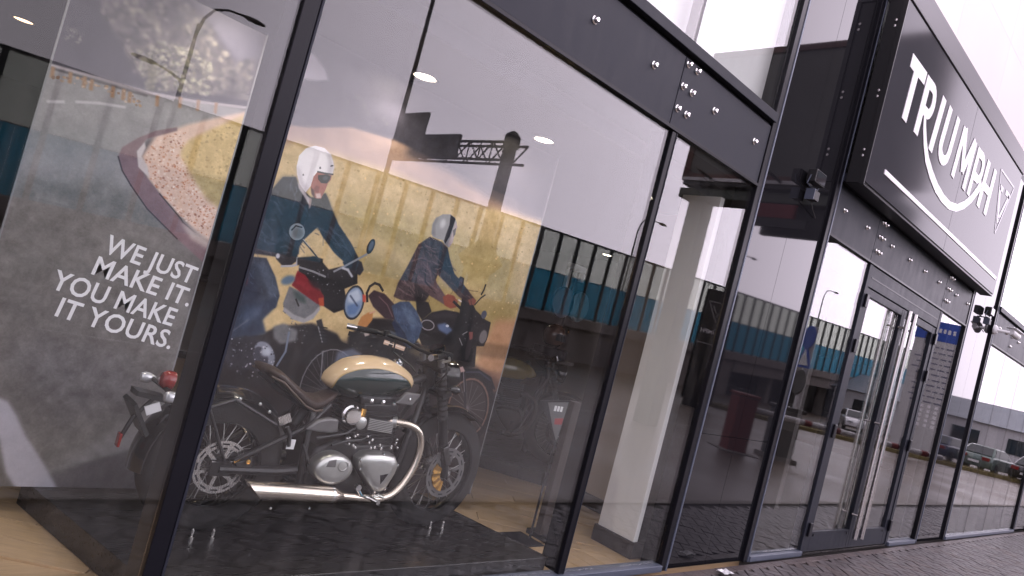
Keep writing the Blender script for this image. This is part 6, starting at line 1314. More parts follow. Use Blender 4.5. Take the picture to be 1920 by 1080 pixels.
# ---- black totem with the maker's mark
to = thing('totem_sign', 'black totem sign with a triangle badge and white lettering', 'totem sign', (25.9, -12.4, ROAD), R(-120.5))
box('body', black_gl, to, -.62, .62, -.12, .12, .3, 4.85, bevel=.02)
box('foot', black_metal, to, -.5, .5, -.09, .09, 0, .3)
e = MB()
def bar2(mb, p0, p1, w, y0=-.135, y1=-.121):
    dx, dz = p1[0]-p0[0], p1[1]-p0[1]; l = math.hypot(dx, dz); nx, nz = -dz/l*w/2, dx/l*w/2
    mb.prism_y([(p0[0]+nx, p0[1]+nz), (p1[0]+nx, p1[1]+nz), (p1[0]-nx, p1[1]-nz), (p0[0]-nx, p0[1]-nz)], y0, y1)
for p0, p1 in (((-.42, 4.35), (.42, 4.35)), ((-.42, 4.35), (0, 3.55)), ((.42, 4.35), (0, 3.55)), ((-.22, 4.2), (.05, 3.75)), ((.22, 4.2), (.05, 3.9))): bar2(e, p0, p1, .05)
e.build('emblem', mat('pale grey badge', (.3, .3, .3), .3), to, smooth=0)
tx = text_mesh('lettering', 'TRIUMPH', .24, letter_w, to, .002, .004, align='CENTER'); tx.location = (0, -.126, 3.05); tx.rotation_euler = (R(90), 0, 0)
box('band', mat('pale grey strip', (.3, .3, .3), .4), to, -.58, .58, -.128, -.121, 2.62, 2.66)
# ---- business park directory
di = thing('directory_pylon', 'tall white directory pylon with a blue header and rows of small print', 'directory sign', (43.3, -9.3, ROAD), R(-106))
box('body', mat('pale pylon panel', (.52, .52, .52), .5, nscale=1, namp=.06), di, -1.05, 1.05, -.2, .2, .2, 6.3)
box('header', blue_sign, di, -1.08, 1.08, -.22, .22, 6.303, 7.35)
box('foot', kerb_m, di, -1.2, 1.2, -.35, .35, 0, .2)
k = MB(); rr_ = random.Random(3)
for i in range(7):
    x = -.75+i*.22; k.box(x, x+rr_.uniform(.1, .17), -.235, -.222, 6.75, 6.98)
k.build('header_print', white_pl, di, smooth=0)
k = MB()
for r_ in range(11):
    z = 5.9-r_*.3; x = -.85
    while x < .6:
        w = rr_.uniform(.1, .4); k.box(x, x+w, -.206, -.2015, z, z+.08); x += w+.09
k.build('print_rows', mat('grey print', (.16, .16, .22), .6), di, smooth=0)
k = MB()
for r_ in range(5):
    for q in range(3): k.box(-.75+q*.34, -.6+q*.34, -.206, -.2015, 1.6+r_*.26, 1.76+r_*.26)
k.build('pictograms', letter_w, di, smooth=0)

# ---- cars
def car(x, y, rz, paint, label, grp='cars parked beyond the verge'):
    t = thing('parked_car', label, 'car', (x, y, ROAD), rz, grp)
    prof = [(-2.05, .42), (-2.08, .72), (-1.95, .92), (-1.4, .97), (1.1, .93), (1.75, .82), (2.05, .66), (2.08, .38), (1.9, .28), (-1.95, .28)]
    b = MB(); b.loft([[(px*.98, y_, .28+(pz-.28)*k) for px, pz in prof] for y_, k in ((-.86, .9), (-.8, 1), (.8, 1), (.86, .9))]); b.build('body', paint, t, bevel=.03)
    cb = MB(); zz = ((.9, 1.0), (1.42, .8))
    cb.loft([[(-1.75, -.78, .93), (.95, -.78, .93), (.95, .78, .93), (-1.75, .78, .93)], [(-1.25, -.60, 1.44), (.15, -.60, 1.44), (.15, .60, 1.44), (-1.25, .60, 1.44)]]); cb.build('cabin', paint, t, bevel=.05)
    for s_ in (-1, 1):
        MB().loft([[(-1.5, s_*.765, 1.0), (.75, s_*.765, 1.0), (.18, s_*.64, 1.38), (-1.18, s_*.64, 1.38)], [(-1.5, s_*.775, 1.0), (.75, s_*.775, 1.0), (.18, s_*.65, 1.38), (-1.18, s_*.65, 1.38)]]).build('side_window', car_glass, t, smooth=0)
        MB().box(-2.10, -2.0, s_*.55-.18, s_*.55+.18, .68, .86).build('tail_lamp', red_lens, t, smooth=0, bevel=.01)
        MB().box(1.98, 2.08, s_*.58-.16, s_*.58+.16, .58, .70).build('headlight', lens, t, smooth=0, bevel=.01)
        for xx in (-1.3, 1.28):
            MB().lathe([(.2, -.02), (.31, -.01), (.32, .05), (.32, .17), (.28, .19)], (xx, s_*.70, .32), (0, s_, 0), 18).build('wheel', tyre_m, t)
    MB().loft([[(-1.72, -.66, 1.0), (-1.72, .66, 1.0), (-1.28, .55, 1.4), (-1.28, -.55, 1.4)], [(-1.74, -.66, 1.0), (-1.74, .66, 1.0), (-1.30, .55, 1.4), (-1.30, -.55, 1.4)]]).build('rear_window', car_glass, t, smooth=0)
    MB().loft([[(.9, -.68, 1.0), (.9, .68, 1.0), (.2, .56, 1.4), (.2, -.56, 1.4)], [(.92, -.68, 1.0), (.92, .68, 1.0), (.22, .56, 1.4), (.22, -.56, 1.4)]]).build('windscreen', car_glass, t, smooth=0)
    MB().box(-2.11, -2.085, -.26, .26, .48, .6).build('number_plate', white_pl, t, smooth=0)
    return t
car(48.5, -9.0, R(8), car_blue, 'dark blue car parked left of the grey green one')
car(48.0, -6.7, R(8), car_teal, 'grey green hatchback parked between the blue and the dark car')
car(48.5, -4.4, R(8), car_dark, 'dark car with red tail lamps parked at the right end')
car(53, -15.9, R(150), car_white, 'white car parked before the underpass')
car(60, -30, R(95), car_dark, 'dark grey car standing in the shade of the underpass')

wh = thing('warehouse', 'long white warehouse with a grey sloped roof', 'warehouse', (85, -12, ROAD))
MB().box(-16, 16, -12, 14, 0, 3.1).build('wall', mat('white profiled cladding', (.62, .62, .63), .7, nscale=.5, namp=.06), wh, smooth=0)
MB().loft([[(-16.3, -12.3, 3.11), (16.3, -12.3, 3.11), (16.3, 14.3, 3.11), (-16.3, 14.3, 3.11)], [(-10, -12.3, 5.0), (10, -12.3, 5.0), (10, 14.3, 5.0), (-10, 14.3, 5.0)]]).build('roof', mat('grey blue roofing', (.22, .24, .27), .6, nscale=1, namp=.1), wh, smooth=0)
for i in range(6): MB().box(-16.06, -16.01, -10+i*4, -8+i*4, 1.2, 2.4).build('window', car_glass, wh, smooth=0)

# ================================================================== THE SHOP
shop = thing('shop_building', 'glass fronted motorcycle showroom with dark grey metal bands and black glass bays', 'shop', (5, 0, 0))
H = 5.55
def P(mb, name, m, bevel=0, smooth=0): return wb(mb, name, m, shop, smooth, bevel)
# panes (each its own piece of glass), y 0 .. 12 mm
def pane(x0, x1, z0, z1): return P(MB().box(x0+.004, x1-.004, 0, .012, z0, z1), 'glass_pane', glass)
for x0, x1 in ((-.04, 1.148), (1.236, 3.743), (3.804, 4.94)): pane(x0, x1, .055, 3.06)
for x0, x1 in ((-.04, 1.26), (1.26, 2.5), (2.5, 3.77), (3.77, 4.94)): pane(x0, x1, 3.64, H)
for x0, x1 in ((6.375, 7.49), (10.12, 11.24)): pane(x0, x1, .06, 3.06)
for x0, x1 in ((6.375, 8.8), (8.8, 11.24)): pane(x0, x1, 3.57, H)
for x0, x1 in ((12.69, 13.9), (13.9, 15.16), (15.16, 16.4), (16.4, 17.5)): pane(x0, x1, .055, 3.06); pane(x0, x1, 3.64, H)
for x0, x1 in ((18.99, 20.2), (20.2, 21.5), (21.5, 23.8)): pane(x0, x1, .055, 3.06); pane(x0, x1, 3.64, H)
# joints between panes
for x in (13.9, 15.16, 16.4, 20.2, 21.5): P(MB().box(x-.0035, x+.0035, .003, .014, .06, 3.055), 'gasket', rubber)
for x in (1.26, 2.5, 3.77, 8.8, 13.9, 15.16, 16.4): P(MB().box(x-.0035, x+.0035, .003, .014, 3.645, H-.01), 'gasket', rubber)
# inner mullions
P(MB().box(1.150, 1.222, -.02, .17, .053, 3.056), 'mullion', black_metal, .004)
P(MB().box(1.2225, 1.234, -.024, .15, .053, 3.056), 'mullion_edge', metal_dk, .002)
P(MB().box(3.745, 3.792, -.02, .15, .053, 3.056), 'mullion', black_metal, .004)
P(MB().box(3.7925, 3.802, -.024, .13, .053, 3.056), 'mullion_edge', metal_dk, .002)
for x in (1.26, 2.5, 3.77): P(MB().box(x-.025, x+.025, .016, .09, 3.66, H-.02), 'mullion', mat('warm grey mullion', (.13, .11, .11), .5), .003)
for x in (13.9, 15.16, 16.4, 20.2): P(MB().box(x-.02, x+.02, .016, .12, .05, 3.05), 'mullion', metal_dk, .003)
# outer posts with a light edge profile
for x in (-.04, 5.035, 6.375, 11.29, 12.69, 17.6, 18.99, 23.9):
    P(MB().box(x-.09, x-.022, -.028, .16, 0, H), 'post', black_metal, .004)
    P(MB().box(x-.021, x, -.034, .05, 0, H), 'post_edge', metal_edge, .003)
# black glass bays
for x0, x1 in ((-1.3, -.135), (5.037, 6.283), (11.292, 12.598), (17.602, 18.898)):
    xm = (x0+x1)/2
    for a0, a1 in ((x0, xm), (xm, x1)):
        for z0, z1 in ((0.0, 1.087), (1.087, H)):
            P(MB().box(a0+.002, a1-.002, 0, .02, z0+.002, z1-.002), 'black_glass_panel', black_glass)
    P(MB().box(x0, x1, .022, .2, 0, H), 'backing', mat('joint backing', (.10, .10, .11), .6))
# metal band above the shop windows, bolted
bolt_proto = MB().lathe([(.026, 0), (.026, .004), (.019, .010), (.017, .022), (.012, .028), (.0, .030)], (0, 0, 0), (0, -1, 0), 14)
dimple = MB().lathe([(.0065, 0), (.0065, .003), (.004, .0035), (0, .0035)], (0, -.029, 0), (0, -1, 0), 8)
bp = [None, None]
def bolt(x, z, par, y=-.018):
    if bp[0] is None:
        o = bolt_proto.build('bolt', chrome, par); q = dimple.build('bolt_socket', black_metal, o)
        bp[0], bp[1] = o, q
    else:
        o = bp[0].copy(); C.objects.link(o); o.parent = par
    o.parent = par; o.location = (x, y, z)
def band(x0, x1, joints, bolts, pairs):
    P(MB().box(x0, x1, .0, .1, 3.06, 3.64), 'band_core', black_metal)
    xs = [x0]+joints+[x1]
    for i in range(len(xs)-1):
        pnl = MB().box(xs[i]+.003, xs[i+1]-.003, -.018, -.001, 3.085, 3.545).build('band_panel', metal_dk, shop, smooth=0, bevel=.003, world=True)
        pnl.matrix_parent_inverse = Matrix.Translation((-5, 0, 0))
        for bx in [q for q in bolts if xs[i] < q < xs[i+1]]: bolt(bx, 3.353, pnl)
        for bx in [q for q in pairs if xs[i] < q < xs[i+1]]:
            for bz in (3.51, 3.357, 3.204): bolt(bx, bz, pnl)
    P(MB().box(x0, x1, -.03, -.001, 3.057, 3.082), 'drip_edge', black_metal, .003)
    P(MB().box(x0, x1, -.055, -.001, 3.572, 3.645), 'top_rail', metal_dk, .004)
band(-.04, 4.944, [1.19, 3.692], [.32, .95, 1.58, 2.18, 2.787, 3.391, 4.146, 4.753], [3.732, 3.842])
band(6.376, 11.198, [7.46, 10.0], [6.585, 7.18, 7.92, 8.53, 9.10, 9.69, 10.47, 11.05], [7.55, 7.64, 10.09, 10.2])
band(12.692, 17.508, [13.8, 16.3], [13.0, 13.5, 14.4, 15.0, 15.6, 16.0, 17.0], [13.9, 16.4])
band(18.992, 23.808, [20.1], [19.3, 19.8, 20.6, 21.2], [20.2])
# sills
for x0, x1 in ((-.04, 4.944), (6.376, 7.49), (10.12, 11.198), (12.692, 17.508), (18.992, 23.808)):
    P(MB().box(x0, x1, -.045, .06, .002, .052), 'sill', metal_edge, .004)
# ---- entrance
P(MB().box(7.49, 7.57, -.02, .1, .0, 3.055), 'door_jamb', metal_dk, .004)
P(MB().box(10.04, 10.12, -.02, .1, .0, 3.055), 'door_jamb', metal_dk, .004)
P(MB().box(7.572, 10.038, -.016, .09, 2.83, 3.05), 'door_header', metal_dk, .004)
P(MB().box(7.60, 10.01, -.019, -.0165, 2.925, 2.937), 'header_groove', black_metal)
P(MB().box(7.572, 10.038, -.02, .1, .0, .02), 'threshold', steel)
def door(xh, xm, s_):
    """xh hinge side, xm meeting side"""
    lo, hi = min(xh, xm), max(xh, xm)
    d_ = MB()
    wh_, wm_ = .115, .07
    a0, a1 = (lo+wh_, hi-wm_) if s_ > 0 else (lo+wm_, hi-wh_)
    d_.box(lo, a0, -.01, .045, .03, 2.82); d_.box(a1, hi, -.01, .045, .03, 2.82)
    d_.box(a0+.0005, a1-.0005, -.009, .044, .03, .235); d_.box(a0+.0005, a1-.0005, -.009, .044, 2.74, 2.82)
    o = P(d_, 'door', metal_dk, .003)
    MB().box(a0-.01, a1+.01, .012, .022, .23, 2.745).build('door_glass', glass, o, smooth=0)
    xx = xm-s_*.10
    hb = MB().tube([(xx, -.095, .16), (xx, -.095, 2.80)], .025, 16)
    hb.build('pull_handle', steel, o)
    f = MB()
    for z in (.42, 1.48, 2.6): f.tube([(xx, -.012, z), (xx, -.078, z)], .012, 10)
    f.build('handle_standoff', steel, o)
    hb = MB().tube([(xx, .13, .16), (xx, .13, 2.80)], .025, 14)
    for z in (.42, 1.48, 2.6): hb.tube([(xx, .047, z), (xx, .113, z)], .012, 10)
    hb.build('inner_handle', steel, o)
    for z in (.27, 1.30, 2.2, 2.68):
        MB().box(xh-.035 if s_ < 0 else xh-.035, xh+.035, -.045, -.0225, z-.07, z+.07).build('hinge', black_metal, o, smooth=0, bevel=.006)
    for z, x in ((.2, a0+.06), (.2, a1-.06)):
        MB().lathe([(.014, 0), (.014, .006), (0, .008)], (x, -.0095, z), (0, -1, 0), 10).build('screw', black_metal, o)
    return o
door(7.575, 8.803, 1); door(10.035, 8.807, -1)
# ---- inside
tl_ = MB().box(6.4, 24, .104, 9.0, -.15, .0); tag(tl_.build('entrance_floor', mat('dark grey floor tiles', (.05, .045, .042), .35, nscale=3, namp=.15, obj=False), smooth=0), kind='structure')
floor = MB().box(-1.3, 6.395, .055, 9.0, -.15, -.012).build('shop_floor', wood, smooth=0); tag(floor, kind='structure')
pl_ = MB().box(-.6, .6, -.0945, .0945, -.012, 0).build('plank', wood, floor, smooth=0, bevel=.0012)
fa = R(-36); cf, sf = math.cos(fa), math.sin(fa); used = False
for j in range(-40, 60):
    for i in range(-10, 14):
        u = i*1.206+(j % 3)*.4; w = j*.192
        x = u*cf-w*sf; y = u*sf+w*cf
        if not (-.2 < x < 6.0 and .72 < y < 3.6): continue
        o = pl_ if not used else pl_.copy()
        if used: C.objects.link(o)
        used = True; o.parent = floor
        o.location = (x, y, rb.uniform(-.0008, .0008)); o.rotation_euler = (0, 0, fa)
# front strip of cut planks between the window and the full ones
for i in range(42):
    x = -.3+i*.16
    o = MB().box(x, x+.158, .062, .5, -.012, -.0015).build('plank', wood, floor, smooth=0)
P(MB().box(-1.3, 24, .36, 9.0, 2.94, 3.055), 'ceiling', ceil_m)
P(MB().box(-1.3, 24, .10, 9.0, 3.06, 3.2), 'ceiling_slab', ceil_m)
P(MB().box(-1.3, 24, .13, .22, 3.66, H-.03), 'bulkhead_wall', offwhite)
P(MB().box(-1.4, 24.1, .0, 9.1, H, H+.08), 'roof', metal_dk)
clad = mat('pale cream cladding', (.86, .80, .78), .75, 0, .3, .8, .03, .03, 200, obj=True)
for i in range(13):
    x = -1.4+i*1.96
    for j in range(3): P(MB().box(x+.002, x+1.958, .02, .08, H+.085+j*1.15, H+.085+j*1.15+1.147), 'cladding_panel', clad)
P(MB().box(-1.4, 24.1, .081, .3, H+.081, H+.08+3.44), 'upper_wall', offwhite)
P(MB().box(-1.3, 24, 9.0, 9.1, -.1, H), 'rear_wall', greywall)
P(MB().box(-1.45, -1.3, .0, 9.0, -.1, H), 'side_wall', greywall)
P(MB().box(24.0, 24.1, .0, 9.0, -.1, H), 'side_wall', greywall)
P(MB().box(4.87, 4.925, .21, .575, .13, 2.935), 'white_pier', white_paint, .004)
P(MB().box(4.93, 5.35, .24, .575, .13, 2.935), 'pier_lining', skirt, .004)
P(MB().box(4.855, 5.36, .195, .60, .0, .129), 'pier_skirting', skirt, .004)
P(MB().box(5.62, 6.05, .95, 1.64, .13, 2.935), 'beige_pier', beige, .004)
P(MB().box(5.605, 6.065, .93, 1.66, .0, .129), 'pier_skirting', skirt, .004)
P(MB().box(9.5, 9.62, 1.2, 9.0, .001, 2.935), 'partition_wall', greywall)

cab = None
# ---- downlights
def downlight(x, y, m, col, energy, label, z=2.94):
    t = thing('ceiling_downlight', label, 'downlight', (x, y, z), group='ceiling downlights in the showroom')
    MB().lathe([(.095, 0), (.095, -.012), (.075, -.014), (.07, .0)], (0, 0, -.001), (0, 0, 1), 24, closed=True).build('trim_ring', steel, t)
    MB().lathe([(.068, -.010), (.068, -.006)], (0, 0, 0), (0, 0, 1), 20).build('lamp_disc', m, t, smooth=0)
    l = bpy.data.lights.new('spot', 'SPOT'); l.energy = energy; l.color = col; l.spot_size = R(125); l.spot_blend = .8; l.shadow_soft_size = .06
    lo = bpy.data.objects.new('spot', l); C.objects.link(lo); lo.parent = t; lo.location = (0, 0, -.03)
for i, x in enumerate((.15, 1.29, 2.44, 3.58)):
    downlight(x, 1.0, lamp_glow, (1, .90, .80), 22, ('lit downlight leftmost over the banners', 'lit downlight over the narrow banner', 'lit downlight over the middle of the wide banner', 'bright downlight near the right edge of the wide banner')[i])
for i, x in enumerate((.74, 3.4, 6.1, 8.8)):
    downlight(x, 4.5, lamp_warm if i == 0 else lamp_glow, (1, .8, .6), 8, ('warm orange downlight deep in the shop at far left', 'downlight deep in the shop behind the wide banner', 'downlight deep in the shop above the display stand', 'downlight deep in the shop behind the entrance')[i])

# ---- display platform
plinth = MB().prism_z([(.958, 1.33), (1.236, .07), (3.705, .07), (3.44, 1.33)], 0.002, .13).build('display_platform', darkply, smooth=0, bevel=.004)
tag(plinth, 'low dark wood grain platform under the cream and green motorcycle', 'platform')
MB().obox((3.582, .7, .128), (.1315, -.63, 0), (.004, .001, 0), (0, 0, .004)).build('edge_trim', steel, plinth, smooth=0)
sb = None
for x, y in ((1.55, .53), (1.652, .525), (3.09, .567), (3.19, .562)):
    if sb is None:
        sb = MB().lathe([(.016, 0), (.016, .012), (.009, .014), (.009, .045), (.004, .05), (0, .05)], (0, 0, 0), (0, 0, 1), 12).build('stud', steel, plinth)
        o = sb
    else: o = sb.copy(); C.objects.link(o); o.parent = plinth
    o.location = (x, y, .131)

# ================================================================== STOREFRONT SIGN
sg = thing('storefront_sign', 'projecting dark sign box with white lettering over the entrance', 'sign', (8.85, -.12, 3.55))
KS = 1.1179
def SGN(mb, name, m, bevel=0, smooth=0):
    mb.v = [(x*KS, (y+.28 if y < -.2 else y), 1.6+(z-1.6)*KS) for x, y, z in mb.v]
    return wb(mb, name, m, sg, smooth, bevel)
SGN(MB().box(5.68, 10.17, -.489, -.06, 3.345, 4.915), 'casing', sign_black, .006)
SGN(MB().box(5.665, 10.185, -.515, -.06, 4.918, 5.14), 'top_rim', rim_grey, .005)
SGN(MB().box(5.664, 5.679, -.515, -.47, 3.335, 4.917), 'corner_strip', sign_black, .002)
for z in (3.6, 4.1, 4.7):
    for dz in (-.025, .025):
        SGN(MB().lathe([(.012, 0), (.012, .008), (0, .01)], (5.679, -.44, z+dz), (-1, 0, 0), 10), 'bolt', steel)
SGN(MB().box(5.70, 7.946, -.502, -.49, 3.37, 4.915), 'face_panel', sign_face, .002)
SGN(MB().box(7.950, 10.15, -.502, -.49, 3.37, 4.915), 'face_panel', sign_face, .002)
YL0, YL1 = -.509, -.5025
def strip(mb, pts, w):
    """thick polyline with per-point width in the sign plane"""
    n = len(pts); ws = w if isinstance(w, list) else [w]*n
    l, r_ = [], []
    for i, p in enumerate(pts):
        q0 = pts[max(i-1, 0)]; q1 = pts[min(i+1, n-1)]; dx, dz = q1[0]-q0[0], q1[1]-q0[1]; L_ = math.hypot(dx, dz) or 1
        nx, nz = -dz/L_*ws[i]/2, dx/L_*ws[i]/2
        l.append((p[0]+nx, p[1]+nz)); r_.append((p[0]-nx, p[1]-nz))
    for i in range(n-1):
        mb.prism_y([l[i], l[i+1], r_[i+1], r_[i]], YL0, YL1)
T0, T1 = 4.06, 4.59
def letter(pieces):
    mb = MB()
    global YL0
    for k, (pts, w) in enumerate(pieces):
        YL0 = -.508-.0007*k; strip(mb, pts, w)
    YL0 = -.508
    return SGN(mb, 'letter', letter_w)
def arc(cx, cz, rx, rz, a0, a1, n=10): return [(cx+rx*math.cos(R(a0+(a1-a0)*i/n)), cz+rz*math.sin(R(a0+(a1-a0)*i/n))) for i in range(n+1)]
W_ = .112
letter([([(6.02, 4.535), (6.41, 4.535)], .115), ([(6.18, 4.478), (6.165, T0)], W_)])
letter([([(6.50, T1), (6.485, T0)], W_), ([(6.54, 4.545), (6.63, 4.545)]+arc(6.635, 4.425, .095, .12, 90, -90)+[(6.54, 4.305)], .09)])
sw = [(6.60, 4.27), (6.66, 4.18), (6.76, 4.075), (6.90, 3.97), (7.10, 3.89), (7.32, 3.83), (7.56, 3.80), (7.80, 3.80), (8.03, 3.845), (8.24, 3.94), (8.42, 4.06), (8.56, 4.2), (8.64, 4.30)]
letter([(sw, [.05, .065, .075, .085, .09, .09, .085, .08, .08, .085, .09, .10, .10])])
letter([([(6.97, T1), (6.92, T0)], W_)])
letter([([(7.19, T1), (7.155, 4.24)]+arc(7.29, 4.22, .135, .115, 180, 330, 8)+[(7.43, 4.24), (7.46, T1)], .1)])
letter([([(7.715, T1), (7.675, T0)], .1), ([(7.735, T1), (7.925, 4.2)], .1), ([(7.925, 4.2), (8.11, T1)], .1), ([(8.12, T1), (8.09, T0)], .1)])
letter([([(8.31, T1), (8.28, T0)], .1), ([(8.36, 4.545), (8.45, 4.545)]+arc(8.46, 4.42, .10, .125, 90, -90)+[(8.35, 4.295)], .09)])
letter([([(8.73, T1), (8.70, T0)], W_), ([(9.03, T1), (9.01, T0)], W_), ([(8.77, 4.31), (8.97, 4.31)], .09)])
e = MB()
YL0, YL1 = -.506, -.5025
for p0, p1 in (((9.24, 4.67), (9.92, 4.67)), ((9.93, 4.67), (9.585, 4.0)), ((9.575, 4.0), (9.23, 4.67))): strip(e, [p0, p1], .022)
for pts in ([(9.36, 4.5), (9.585, 4.13)], [(9.36, 4.5), (9.50, 4.5)], [(9.80, 4.52), (9.60, 4.20)], [(9.62, 4.52), (9.84, 4.52)]): strip(e, pts, .06)
SGN(e, 'emblem', mat('grey satin emblem', (.30, .29, .31), .3, .2))
YL0, YL1 = -.510, -.5025
e = MB(); strip(e, [(6.03, 3.56), (10.08, 3.56)], .04); SGN(e, 'underline_bar', letter_w)

# ---- floodlights and camera
def flood(x, z, label):
    t = thing('floodlight', label, 'floodlight', (x, -.07, z))
    t.scale = (.66, .66, .66)
    MB().box(-.15, .15, -.06, .05, -.085, .085).build('housing', black_pl, t, smooth=0, bevel=.010)
    MB().box(-.13, .13, -.066, -.0605, -.07, .07).build('front_glass', car_glass, t, smooth=0)
    f = MB()
    for i in range(8): f.box(-.13+i*.035, -.12+i*.035, .0505, .07, -.075, .075)
    f.build('heat_sink', black_pl, t, smooth=0)
    MB().tube([(-.165, 0, 0), (-.165, .03, -.11), (0, .05, -.12), (.165, .03, -.11), (.165, 0, 0)], .009, 8).build('yoke', metal_edge, t)
    MB().box(-.03, .03, .0, .104, -.15, -.13).build('arm', black_pl, t, smooth=0, bevel=.004)
    MB().box(-.06, .10, -.05, .06, -.29, -.165).build('driver_box', black_pl, t, smooth=0, bevel=.008)
    MB().box(-.075, -.0625, -.055, .065, -.30, -.155).build('bracket_plate', metal_edge, t, smooth=0)
    MB().tube([(.05, .02, -.30), (.2, .05, -.36), (.42, .09, -.42)], .008, 6).build('cable', black_pl, t)
    return t
flood(5.78, 3.40, 'black floodlight on a bracket left of the sign on black glass')
flood(12.02, 3.44, 'black floodlight on a bracket right of the sign near the camera')
cm = thing('security_camera', 'white bullet security camera right of the sign', 'security camera', (12.62, -.034, 3.27))
MB().lathe([(.075, 0), (.075, .02), (.05, .05), (0, .055)], (0, 0, 0), (0, -1, 0), 18).build('mount', white_pl, cm)
MB().tube([(0, -.04, 0), (.05, -.14, .0), (.14, -.2, .01)], .024, 10).build('arm', white_pl, cm)
MB().lathe([(.045, 0), (.05, .01), (.05, .30), (.046, .31)], (.09, -.2, .02), (.93, -.1, -.06), 18).build('body', white_pl, cm)
MB().loft([[(.06, -.27, .075), (.06, -.13, .075), (.06, -.13, .085), (.06, -.27, .085)], [(.47, -.31, .055), (.47, -.17, .055), (.47, -.17, .065), (.47, -.31, .065)]]).build('sunshield', white_pl, cm, smooth=0)
MB().lathe([(.043, 0), (.043, .012), (0, .012)], (.09+.29, -.2-.031, .02-.019), (.93, -.1, -.06), 16).build('lens', black_pl, cm)

# ================================================================== PRINTED BANNERS
PX = 400.0; BX0, BZ0 = .50, .08; CW, CH = int(3.56*PX), int(2.88*PX)
canvas = np.full((CH, CW, 3), 90.0, dtype=np.float32)
nrng = np.random.RandomState(11)
def vnoise(h, w, cell):
    gh, gw = int(h/cell)+2, int(w/cell)+2
    g_ = nrng.rand(gh, gw).astype(np.float32)
    yy = np.arange(h)/cell; xx = np.arange(w)/cell
    y0 = yy.astype(int); x0_ = xx.astype(int); fy = (yy-y0)[:, None]; fx = (xx-x0_)[None, :]
    fy = fy*fy*(3-2*fy); fx = fx*fx*(3-2*fx)
    a_ = g_[y0][:, x0_]; b_ = g_[y0][:, x0_+1]; c_ = g_[y0+1][:, x0_]; d_ = g_[y0+1][:, x0_+1]
    return a_*(1-fx)*(1-fy)+b_*fx*(1-fy)+c_*(1-fx)*fy+d_*fx*fy
NZ = (vnoise(CH, CW, 22)*.45+vnoise(CH, CW, 9)*.3+vnoise(CH, CW, 3.2)*.25)*2-1
def blur(mk, r):
    r = int(round(r))
    if r < 1: return mk
    k = 2*r+1
    for ax in (0, 1):
        for _ in range(2):
            pad = [(0, 0), (0, 0)]; pad[ax] = (r+1, r)
            cs = np.cumsum(np.pad(mk, pad, mode='edge'), axis=ax)
            if ax == 0: mk = (cs[k:]-cs[:-k])/k
            else: mk = (cs[:, k:]-cs[:, :-k])/k
    return mk
def fill(pts, col, n=0, f=0, al=1.0):
    p_ = np.array([((x-BX0)*PX, (z-BZ0)*PX) for x, z in pts])
    m_ = int(f*1.5)*2+2
    xa = max(0, int(p_[:, 0].min())-m_); xb = min(CW, int(p_[:, 0].max())+m_+1)
    ya = max(0, int(p_[:, 1].min())-m_); yb_ = min(CH, int(p_[:, 1].max())+m_+1)
    if xb <= xa or yb_ <= ya: return
    ss = 3 if (xb-xa)*(yb_-ya) < 60000 else 2
    ys = (np.arange((yb_-ya)*ss)+.5)/ss+ya; xs = (np.arange((xb-xa)*ss)+.5)/ss+xa
    ins = np.zeros((len(ys), len(xs)), dtype=bool)
    q = np.roll(p_, -1, 0)
    for (x1, y1), (x2, y2) in zip(p_, q):
        if y1 == y2: continue
        cr = ((y1 > ys) != (y2 > ys))
        if not cr.any(): continue
        xi = (x2-x1)*(ys-y1)/(y2-y1)+x1
        ins[cr] ^= xs[None, :] < xi[cr][:, None]
    mk = ins.reshape(yb_-ya, ss, xb-xa, ss).mean((1, 3)).astype(np.float32)
    mk = blur(mk, f*1.35 if f > 1.5 else f*.6)*al
    c = np.array(col, dtype=np.float32)[None, None, :]
    if n: c = c+(NZ[ya:yb_, xa:xb]*n*1.5)[..., None]
    reg = canvas[ya:yb_, xa:xb]
    canvas[ya:yb_, xa:xb] = reg*(1-mk[..., None])+c*mk[..., None]
def pline(pts, w, col, f, al):
    for (xa, za), (xb, zb_) in zip(pts[:-1], pts[1:]):
        dx, dz = xb-xa, zb_-za; l = math.hypot(dx, dz) or 1; nx, nz = -dz/l*w/2, dx/l*w/2; ex, ez = dx/l*w*.3, dz/l*w*.3
        fill([(xa+nx-ex, za+nz-ez), (xb+nx+ex, zb_+nz+ez), (xb-nx+ex, zb_-nz+ez), (xa-nx-ex, za-nz-ez)], col, 0, f, al)
def specks(pts, cols, n, size, seed, a0=.45, a1=1.0, fe=.5):
    r_ = np.random.RandomState(seed); p_ = np.array(pts); q = np.roll(p_, -1, 0)
    k = 0; lo, hi = p_.min(0), p_.max(0)
    while k < n:
        x, z = r_.uniform(lo, hi)
        ins = False
        for (x1, y1), (x2, y2) in zip(p_, q):
            if (y1 > z) != (y2 > z) and x < (x2-x1)*(z-y1)/(y2-y1)+x1: ins = not ins
        k += 1
        if not ins: continue
        s_ = size*r_.uniform(.35, 1.0); a_ = r_.uniform(0, 6.28); m_ = r_.randint(4, 7)
        fill([(x+s_*r_.uniform(.5, 1)*math.cos(a_+6.283*i/m_), z+s_*r_.uniform(.4, .9)*math.sin(a_+6.283*i/m_)) for i in range(m_)], cols[r_.randint(len(cols))], 6, fe, r_.uniform(a0, a1))
for o_ in POSTER_OPS:
    if o_[0] == 'p': fill(*o_[1:])
    elif o_[0] == 'l': pline(*o_[1:])
    else: specks(*o_[1:])
canvas = 255*(np.clip(canvas, 0, 255)/255)**1.22
lum = canvas.mean(2, keepdims=True); canvas = lum+(canvas-lum)*.90
canvas += (nrng.rand(CH, CW, 1)-.5)*9
buf = np.ones((CH, CW, 4), dtype=np.float32); buf[..., :3] = np.clip(canvas, 0, 255)/255
